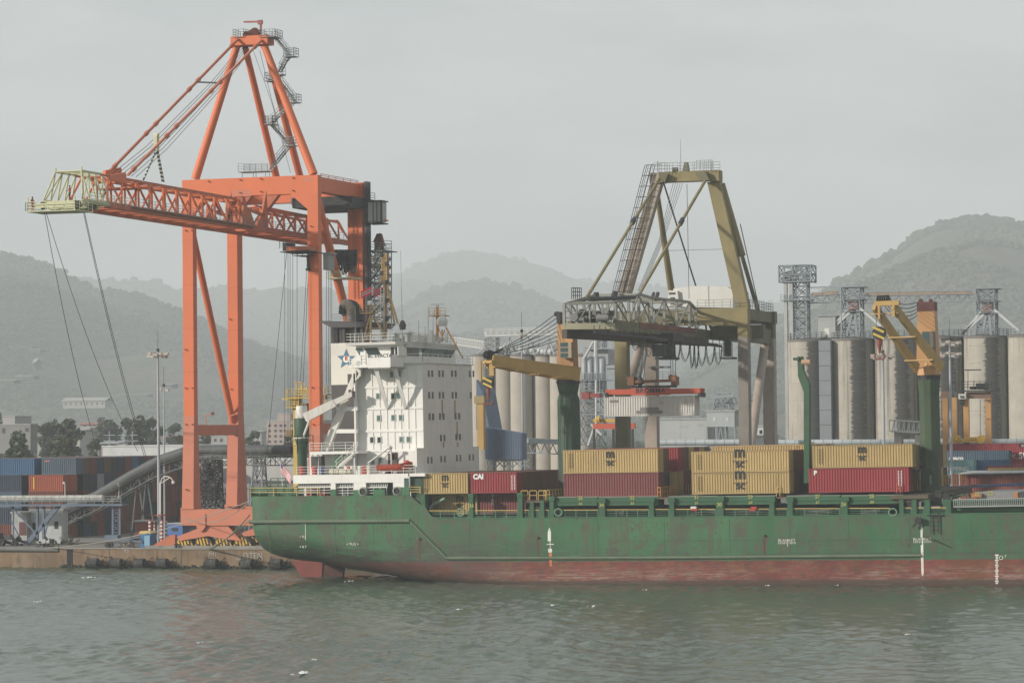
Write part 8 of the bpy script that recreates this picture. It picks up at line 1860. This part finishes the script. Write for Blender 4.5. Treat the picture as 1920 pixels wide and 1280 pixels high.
hl = [(118,197,745,762,1700,'long white two level building on the lower hillside at left',pw,2), (222,276,739,742,2100,'thin white row of buildings above the floodlight masts',pw,0), (150,185,793,800,900,'red roofed house among the trees at left',pr_,1), (70,98,822,834,520,'grey roofed house left of the dark round tree',pw,1), (138,150,806,812,700,'tiny white house among trees right of the grey office',pw,1), (190,220,829,836,480,'low grey roof behind the container block beside palm trees',pgr,1), (228,250,833,838,470,'white low roof behind the container block top',pw,1), (310,345,818,828,600,'dark red roofed hall behind the twin floodlight post',pr_,1), (250,262,798,802,900,'far small white house below the hillside at left',pw,1), (20,60,650,652,2400,'white villa high on the left hillside',pw,0), (55,75,654,657,2350,'cream villa right of the white one on the left hillside',pw,0), (62,66,672,690,2300,'narrow white tower house on the left hillside',pw,0), (0,26,712,716,2000,'white roof low on the left hillside at the photo edge',pw,0), (30,62,704,708,2050,'white terrace house on the left hillside',pw,0), (310,322,720,724,1900,'small white house right of the twin floodlight post',pw,0), (478,490,808,812,800,'white house left of the pinkish block',pw,1), (575,590,800,806,800,'pale house behind the yellow unloader',pw,1), (1390,1398,712,715,1500,'tiny white house on the slope between the olive crane legs',pw,0)]
for px0, px1, py0, py1, Y, lab, m_, k in hl:
    a, c = PY(px0, py1, Y), PY(px1, py0, Y); o = thing('hillside_house' if k == 0 else 'house', lab, 'house', ((a.x+c.x)/2, Y, a.z), 'houses of the town behind the port')
    hgt = c.z-a.z; w = c.x-a.x; low = -1.5 if k != 1 else QZ-a.z
    q = MB(); q.box(a.x, c.x, Y, Y+12, a.z+low, a.z+hgt*.62); q.build('wall', (mat('far_wall', (.15,.155,.14), .9, .1) if k == 0 else pw) if m_ is not pgr else pb, o)
    q = MB(); q.prism([(a.x-1, Y-1, a.z+hgt*.62+.01), (c.x+1, Y-1, a.z+hgt*.62+.01), (c.x+1, Y+6, a.z+hgt), (a.x-1, Y+6, a.z+hgt)], (0,0,.3)); q.prism([(a.x-1, Y+13, a.z+hgt*.62+.01), (c.x+1, Y+13, a.z+hgt*.62+.01), (c.x+1, Y+6, a.z+hgt), (a.x-1, Y+6, a.z+hgt)], (0,0,.3)); q.build('roof', m_ if k else pw, o)
    q = MB(); n_ = max(2, int(w/4))
    for i in range(n_): x = a.x+w*(i+.5)/n_; q.box(x-.7, x+.7, Y-.05, Y-.01, a.z+hgt*.15, a.z+hgt*.45)
    q.build('windows', dgrey, o)
# trees
def leafmat(name, c): return mat(name, c, .9, .35, rnd=.2, scale=1.2)
lm = [leafmat('leaves_dark', (.068,.082,.05)), leafmat('leaves_mid', (.09,.105,.065)), leafmat('leaves_olive', (.085,.085,.038))]
bark = mat('bark', (.09,.07,.055), .9, .2)
def tree(label, px, pyb, wpx, hpx, Y, k=0, n=1500, name='tree'):
    c = PY(px, pyb, Y); S_ = F/((V((c.x, c.y, c.z))-CAM).length); w, h = wpx/S_, hpx/S_; base = V((c.x, Y, QZ)); top = c.z+h
    o = thing(name, label, 'tree', base, 'trees of the town behind the yard')
    q = MB(); fork = base+V((0,0,(top-QZ)*.35)); q.tube(base, fork, w*.045+.15, w*.03+.1, n=7)
    cl = []
    for i in range(9):
        a = 2*math.pi*i/9+random.random(); rr = w*.5*random.uniform(.35,.85); e = V((c.x+rr*math.cos(a), Y+rr*math.sin(a), QZ+(top-QZ)*random.uniform(.5,.92))); cl.append((e, w*random.uniform(.13,.24))); q.tube(fork, e, w*.02+.06, .05, n=5)
    cl.append((V((c.x, Y, top-w*.15)), w*.2)); cl.append((V((c.x-w*.1, Y-w*.2, QZ+(top-QZ)*.72)), w*.25))
    q.build('trunk', bark, o)
    q = MB(); ls = max(.4, w*.042)
    for i in range(n):
        e, r = random.choice(cl); d = V((random.gauss(0,1), random.gauss(0,1), random.gauss(0,.8))).normalized()*r*random.random()**.4*1.15; p = e+d
        u = V((random.gauss(0,1), random.gauss(0,1), random.gauss(0,1))).normalized(); v_ = u.cross(V((random.gauss(0,1), random.gauss(0,1), random.gauss(0,1)))).normalized(); s = ls*random.uniform(.5,1.5)
        q.add([p-u*s-v_*s*.5, p+u*s-v_*s*.6, p+u*s*.8+v_*s, p-u*s*.7+v_*s*.7], [(0,1,2,3)])
    q.build('crown', lm[k], o)
T = [('dark round tree beside the office block at the left edge', 36,848,54,36,240,0), ('broad dark tree behind the office block', 100,815,44,26,520,0), ('olive tree right of the grey office block', 112,845,40,48,260,1), ('tall mid green tree above the container block', 130,835,52,46,300,1), ('dark tree left of the hanging crane ropes', 92,830,40,36,420,0), ('light olive tree behind the top of the container block', 128,850,34,26,230,2), ('green tree where the crane ropes end', 178,848,26,24,250,1), ('dark tree behind the crane ropes', 205,820,50,30,520,0), ('broad dark tree left of the floodlight mast', 262,832,60,50,420,0), ('olive tree behind the floodlight mast', 300,838,40,36,400,1), ('dark tree between floodlight mast and orange leg', 330,822,40,26,600,0), ('tree in the orange crane portal, left', 385,835,30,22,450,1), ('tree in the orange crane portal, right', 425,832,26,24,480,0), ('tree left of the pinkish block', 478,836,36,26,420,0), ('conical dark tree before the pinkish block', 540,846,16,26,330,0), ('broad tree at the far left behind the office', -8,800,50,26,560,1), ('low tree at the right of the apartment block', 585,835,30,24,420,1), ('small tree behind the red roofed house', 190,802,36,18,900,1), ('trees near the hall roof right of the twin post', 338,838,22,20,420,2)]
for t_ in T: tree(*t_)
# far tree canopy over the plain, as one mass
m = 7000
yy = 420+rng.random(m)**1.3*2300; pxr = rng.random(m)*2300-200
pos = np.array([list(PY(a, 830, b_)) for a, b_ in zip(pxr, yy)]); pos[:, 2] = QZ
s = 7*(0.5+rng.random(m)*.9); ph = (1+5**.5)/2
iv = np.array([(-1,ph,0),(1,ph,0),(-1,-ph,0),(1,-ph,0),(0,-1,ph),(0,1,ph),(0,-1,-ph),(0,1,-ph),(ph,0,-1),(ph,0,1),(-ph,0,-1),(-ph,0,1)])/1.9
it = np.array([(0,11,5),(0,5,1),(0,1,7),(0,7,10),(0,10,11),(1,5,9),(5,11,4),(11,10,2),(10,7,6),(7,1,8),(3,9,4),(3,4,2),(3,2,6),(3,6,8),(3,8,9),(4,9,5),(2,4,11),(6,2,10),(8,6,7),(9,8,1)])
VV = iv[None]*(0.6+rng.random((m,12,1))*.8)*s[:,None,None]*.55+pos[:,None,:]+np.stack([np.zeros(m),np.zeros(m),s*.42],1)[:,None,:]
ob = np_mesh('distant_trees', VV.reshape(-1,3), (it[None]+(np.arange(m)*12)[:,None,None]).reshape(-1,3), tm1, smooth=False)
tag(ob, 'hazy mass of trees covering the plain between port and hills', 'trees', kind='stuff')
# utility poles
for i, px in enumerate((120, 205, 232, 248, 420, 428, 458, 466)):
    Y = 330 if i < 4 else 100; p = PY(px, 808 if i < 4 else 905, Y); o = thing('utility_pole', ['utility pole with cross arms above the container block, first from left','utility pole with cross arms behind the crane ropes','utility pole with insulators right of the crane ropes','utility pole with insulators left of the floodlight mast','thin pole before the white warehouse, left','thin pole before the white warehouse beside the right crane leg','twin lamp post just left of the ship stern','thin white post touching the ship stern edge'][i], 'pole', (p.x, Y, QZ), 'utility poles around the yard')
    q = MB(); q.tube((p.x, Y, QZ), (p.x, Y, p.z), .2 if i < 4 else .12, .12, n=6); q.build('pole', polem, o); q = MB()
    for k in range(3 if i < 4 else 1): q.bar((p.x-1.6, Y, p.z-1-k*1.4), (p.x+1.6, Y, p.z-1-k*1.4), .15)
    q.build('cross_arms', polem, o)
# railing and lamp posts on the pipe gallery
for i, (px, py) in enumerate(((122, 905), (222, 907))):
    p = PY(px, 945, YW_+.5); o = thing('lamp_post', ['small lamp post on the white pipe gallery before the orange container','small lamp post on the sloping conveyor'][i], 'lamp post', p if i == 0 else PY(223,935,YC-1)); ORG[o.name] = V(o.location)
    c = PY(px, py, YW_+.5 if i == 0 else YC-1); b_ = V(o.location); q = MB(); q.tube(b_, (b_.x, b_.y, c.z), .06, n=6); q.build('post', railw, o); q = MB(); q.sphere((b_.x-.15, b_.y, c.z), .2, 8, 5); q.build('lamp_head', railw, o)
# ================================================================ SMALL THINGS: PEOPLE, BOAT, FLAGS, ROPES
skinm = mat('skin', (.16,.09,.06), .6, .05); vest = mat('hivis_red', (.55,.10,.06), .7, .05); trous = mat('trousers_dark', (.03,.035,.045), .8, .1); shirt = mat('shirt_white', (.62,.62,.60), .7, .05); cover_m = mat('coverall_red', (.42,.09,.06), .7, .08); hatm = mat('helmet', (.03,.03,.035), .5, .1)
def person(label, foot, face, up_m, low_m, hat, arms='rail'):
    """standing figure, one skinned body; facing given as an angle"""
    o = thing('person', label, 'person', foot); ORG[o.name] = V(foot)
    c, s = math.cos(face), math.sin(face)
    def W(f, l, z): return V((f*c-l*s, f*s+l*c, z))
    pts = [W(0,0,.95), W(0,0,1.15), W(0,0,1.38), W(0,0,1.50), W(.01,0,1.60), W(.02,0,1.70),
           W(0,.10,.90), W(.03,.11,.50), W(0,.12,.09), W(.13,.13,.04), W(0,-.10,.90), W(.06,-.11,.50), W(.0,-.12,.09), W(.13,-.13,.04),
           W(0,.19,1.42), W(.06,.24,1.15), W(.30,.20,1.10), W(.37,.19,1.12), W(0,-.19,1.42), W(-.02,-.25,1.15), W(.22,-.22,1.02), W(.30,-.21,1.04)]
    ed = [(0,1),(1,2),(2,3),(3,4),(4,5),(0,6),(6,7),(7,8),(8,9),(0,10),(10,11),(11,12),(12,13),(2,14),(14,15),(15,16),(16,17),(2,18),(18,19),(19,20),(20,21)]
    rad = [.14,.13,.15,.06,.085,.07,.10,.07,.05,.045,.10,.07,.05,.045,.065,.05,.04,.035,.065,.05,.04,.035]
    me = bpy.data.meshes.new('body'); me.from_pydata([tuple(p) for p in pts], ed, []); b = bpy.data.objects.new('body', me); COL.objects.link(b); b.parent = o
    md = b.modifiers.new('skin', 'SKIN'); sv = me.skin_vertices[0].data
    for i, r in enumerate(rad): sv[i].radius = (r, r*(.8 if i < 3 else 1)); sv[i].use_root = (i == 0)
    b.modifiers.new('sub', 'SUBSURF').levels = 1; bpy.context.view_layer.update()
    dg = bpy.context.evaluated_depsgraph_get(); m2 = bpy.data.meshes.new_from_object(b.evaluated_get(dg)); b.modifiers.clear(); b.data = m2; m2.name = 'body'
    m2.materials.clear()
    for k in (skinm, up_m, low_m): m2.materials.append(k)
    for p in m2.polygons:
        z = p.center.z; r_ = math.hypot(p.center.x, p.center.y); p.use_smooth = True
        p.material_index = 0 if z > 1.47 or (r_ > .30 and z < 1.2 and z > 1.0) else (1 if z > .93 else 2)
    q = MB(); q.lathe(V(foot)+W(.02,0,1.66), [(.105,0),(.12,.02),(.10,.10),(.05,.145),(.01,.155)], 12); q.build('helmet' if hat else 'hair', hat or hatm, o, smooth=True)
    q = MB(); q.sphere(V(foot)+W(.10,.035,1.66), .012, 6, 4); q.sphere(V(foot)+W(.10,-.035,1.66), .012, 6, 4); q.tube(V(foot)+W(.09,0,1.645), V(foot)+W(.12,0,1.62), .012, n=5); q.build('face', blk, o)
    for k in (0, 1):
        hp = W(.37,.19,1.12) if k == 0 else W(.30,-.21,1.04)
        q = MB()
        for f in range(4): a = V(foot)+hp+W(.02,(f-1.5)*.02,.0); q.tube(a, a+W(.05-.005*abs(f-1.5),0,-.015), .011, .009, n=5); q.tube(a+W(.05-.005*abs(f-1.5),0,-.015), a+W(.055,0,-.05), .010, .008, n=5)
        a = V(foot)+hp; q.tube(a+W(0,-.03 if k == 0 else .03,0), a+W(.04,-.045 if k == 0 else .045,-.02), .012, n=5); q.build('fingers', skinm, o)
    q = MB(); z_ = 1.2
    q.lathe(V(foot)+V((0,0,1.18)), [(.158,0),(.158,.05)], 12, cap=False); q.build('reflective_band', shirt, o)
    return o
XNo = (PY(357,700,YQ1).x+PY(592,700,YQ1).x)/2+.3+2.7
f1 = PX(131, 371, XNo-1.2)
person('person in a red safety vest and dark trousers standing inside the cream boom tip', V((f1.x, f1.y, pz+.07)), R(180), vest, trous, hatm)
f2 = PX(66, 391, XNo-5.9)
person('person in red overalls standing at the outer end of the boom tip platform', V((XO_-.3, Yt2-2.6, pz-1.28)), R(-20), cover_m, cover_m, hatm)
wf_ = SM @ (SY(696, 690, 1.6)); wf_ = SM @ V((sx(696, 1.2, 665), 1.2, sz(710, 689, 0)+.12))
person('person in a white shirt and dark cap leaning on the bridge wing of the ship', wf_, R(-90), shirt, trous, None)
# rescue boat on the ship
bo = thing('rescue_boat', 'orange red rescue boat in its cradle beside the white superstructure', 'boat', SM @ SY(742, 884, .9), rot=(0,-TRIM,0))
L_ = 4.6; q = MB(); rings = []; nsec = 12
for i in range(nsec+1):
    t = i/nsec; x = -L_/2+L_*t; w = .95*(1-max(0,(t-.55)/.45)**2.2)*(0.9+.1*min(1, t*4)); hb = .05+.55*max(0,(t-.6)/.4)**2; ht = .78+.42*max(0,(t-.45)/.55)**1.6
    rings.append([(x, -w, ht), (x, -w*.96, ht*.6+hb*.4), (x, -w*.62, hb+.12), (x, 0, hb), (x, w*.62, hb+.12), (x, w*.96, ht*.6+hb*.4), (x, w, ht)])
vs = [p for r in rings for p in r]; fs = []
for i in range(nsec):
    for j in range(6): fs.append((i*7+j, i*7+j+1, (i+1)*7+j+1, (i+1)*7+j))
fs.append(tuple(range(7))); fs += [(i*7, (i+1)*7, (i+1)*7+6, i*7+6) for i in range(nsec)]
q.add(vs, fs); q.build('hull', mat('boat_red', (.46,.07,.035), .45, .06), bo, smooth=True)
q = MB(); q.tube((-2.25,-.92,.80), (1.0,-.93,.98), .07, n=6); q.tube((1.0,-.93,.98), (2.2,-.2,1.22), .07, n=6); q.build('fender', mat('boat_dark_red', (.33,.04,.03), .5, .1), bo)
q = MB(); q.sphere((1.5,0,1.12), .42, 12, 8, .8); q.build('bow_cover', MATS['boat_red'], bo, smooth=True)
q = MB(); q.box(-.3, .3, -.3, .3, .85, 1.5); q.tube((-2.3,0,.5), (-2.3,0,1.2), .12); q.build('console', dgrey, bo)
q = MB(); q.tube(SY(735,889,1.2), SY(733,842,1.2), .10, n=6); q.tube(SY(731,838,1.0), SY(690,868,.6), .12, n=6); q.sphere(SY(731,838,1.0), .28, 8, 5); q.bar(SY(692,868,.6), SY(686,878,.6), .12); q.tube(SY(714,869,1.6), SY(736,838,1.2), .05); dv = G('boat_davit', q, railw)
q = MB(); q.bar(SY(725,889,.9), SY(725,884,.9), .25); q.bar(SY(757,889,.9), SY(757,882,.9), .25); q.bar(SY(773,889,.5), SY(773,872,.5), .14); G('boat_cradle', q, dgrey)
q = MB(); bx_ = lambda a, c, p0, p1, y, d: q.box(sx(a,y), sx(c,y), y, y+d, sz(a,p1,y), sz(a,p0,y))
bx_(729, 735, 850, 866, 2.0, .8); q.tube(SY(732,889,2.2), SY(732,862,2.2), .35, n=8); G('davit_winch', q, dgrey)
# flags
def wavy(name, label, px, py, w, h, Y, cols, dirv, par=None, stripes='h', loc=None):
    c = loc if loc is not None else PY(px, py, Y); o = thing(name, label, 'flag', c); ORG[o.name] = V(c); n_ = 10
    d = V(dirv).normalized(); nr = d.cross(V((0,0,1))).normalized()
    def P(u, v_): return c+d*(u*w)+V((0,0,-v_*h-.18*u*u*h))+nr*(.10*math.sin(u*7+v_*2)*w*.5)
    for k, (u0, u1, v0, v1, m_) in enumerate(cols):
        q = MB(); vs = []; fs = []
        for i in range(n_+1):
            u = u0+(u1-u0)*i/n_; vs += [P(u, v0), P(u, v1), P(u, v0)+nr*.02, P(u, v1)+nr*.02]
        for i in range(n_): a = i*4; fs += [(a, a+4, a+5, a+1), (a+2, a+3, a+7, a+6), (a, a+2, a+6, a+4), (a+1, a+5, a+7, a+3)]
        q.add(vs, fs); q.build('cloth_stripe', m_, o)
    return o
fred = mat('flag_red', (.50,.03,.05), .7, .05); fwh = mat('flag_white', (.70,.70,.68), .7, .05); fblu = mat('flag_blue', (.03,.05,.20), .7, .05); fbk = mat('flag_black', (.02,.02,.02), .7, .05)
st = []
for k in range(11): st.append((.22 if k < 5 else 0, 1, k/11, (k+1)/11, fred if k % 2 == 0 else fwh))
st.append((0, .22, 0, 5/11, fblu))
fl = SM @ SY(527, 868, 13)
o = wavy('ensign', 'red and white striped ensign flying from a leaning staff at the ship stern', 0, 0, 2.1, 1.25, 0, st, (.70,-.15,-.62), loc=fl)
q = MB(); q.tube(SY(532,930,13), SY(525,862,13), .06, n=6); q.tube(SY(530,914,13), SY(536,908,13), .05); G('ensign_staff', q, railw)
st = [(0,1,0,.38,fred), (0,1,.38,.44,fwh), (0,1,.44,.62,fbk), (0,1,.62,.68,fwh), (0,1,.68,1,fred)]
wavy('courtesy_flag', 'red flag with a black white edged band flying between the masts', 0, 0, 1.5, .95, 0, st, (-.8,-.2,-.25), loc=SM @ SY(697, 537, 8))
wavy('signal_flag', 'dull red flag beside the brown main mast', 0, 0, 1.5, 1.0, 0, [(0,1,0,1,mat('flag_dull', (.28,.05,.07), .7, .1))], (-.85,.2,-.1), loc=SM @ SY(717, 538, 13))
# mooring lines
rope = mat('mooring_rope', (.26,.25,.21), .9, .1); ropeg = mat('mooring_rope_green', (.12,.15,.11), .9, .1)
def line(label, p0, p1, sag, r=.07, m_=None):
    p0, p1 = V(p0), V(p1); n_ = 18; pts = [p0.lerp(p1, t)-V((0,0,sag*4*t*(1-t))) for t in [k/n_ for k in range(n_+1)]]
    q = MB(); q.path(pts, r, 6); m0 = p0.lerp(p1, .5); solid('mooring_line', q, m_ or rope, label, 'mooring line', 'mooring lines from the ship stern', origin=(m0.x, m0.y, m0.z))
s0 = SM @ SY(473, 937, 5)
line('long pale mooring rope from the ship stern down to the far left bollard', s0, PY(84, 1027, 35.3), 1.2, .055)
line('second mooring rope sagging from the stern across the orange sill beam', SM @ SY(470, 938, 3), PY(345, 970, 35.8), 1.6, .05)
line('greenish mooring rope from the stern down to the quay by the striped wheel guards', SM @ SY(468, 965, 2), PY(393, 1030, 35.2), .5, .08, ropeg)
line('thin mooring rope beside the greenish one at the striped wheel guards', SM @ SY(468, 975, 4), PY(388, 1031, 35.2), .3, .05, ropeg)
# haul the haze box to the end of the collection (nothing else to do)
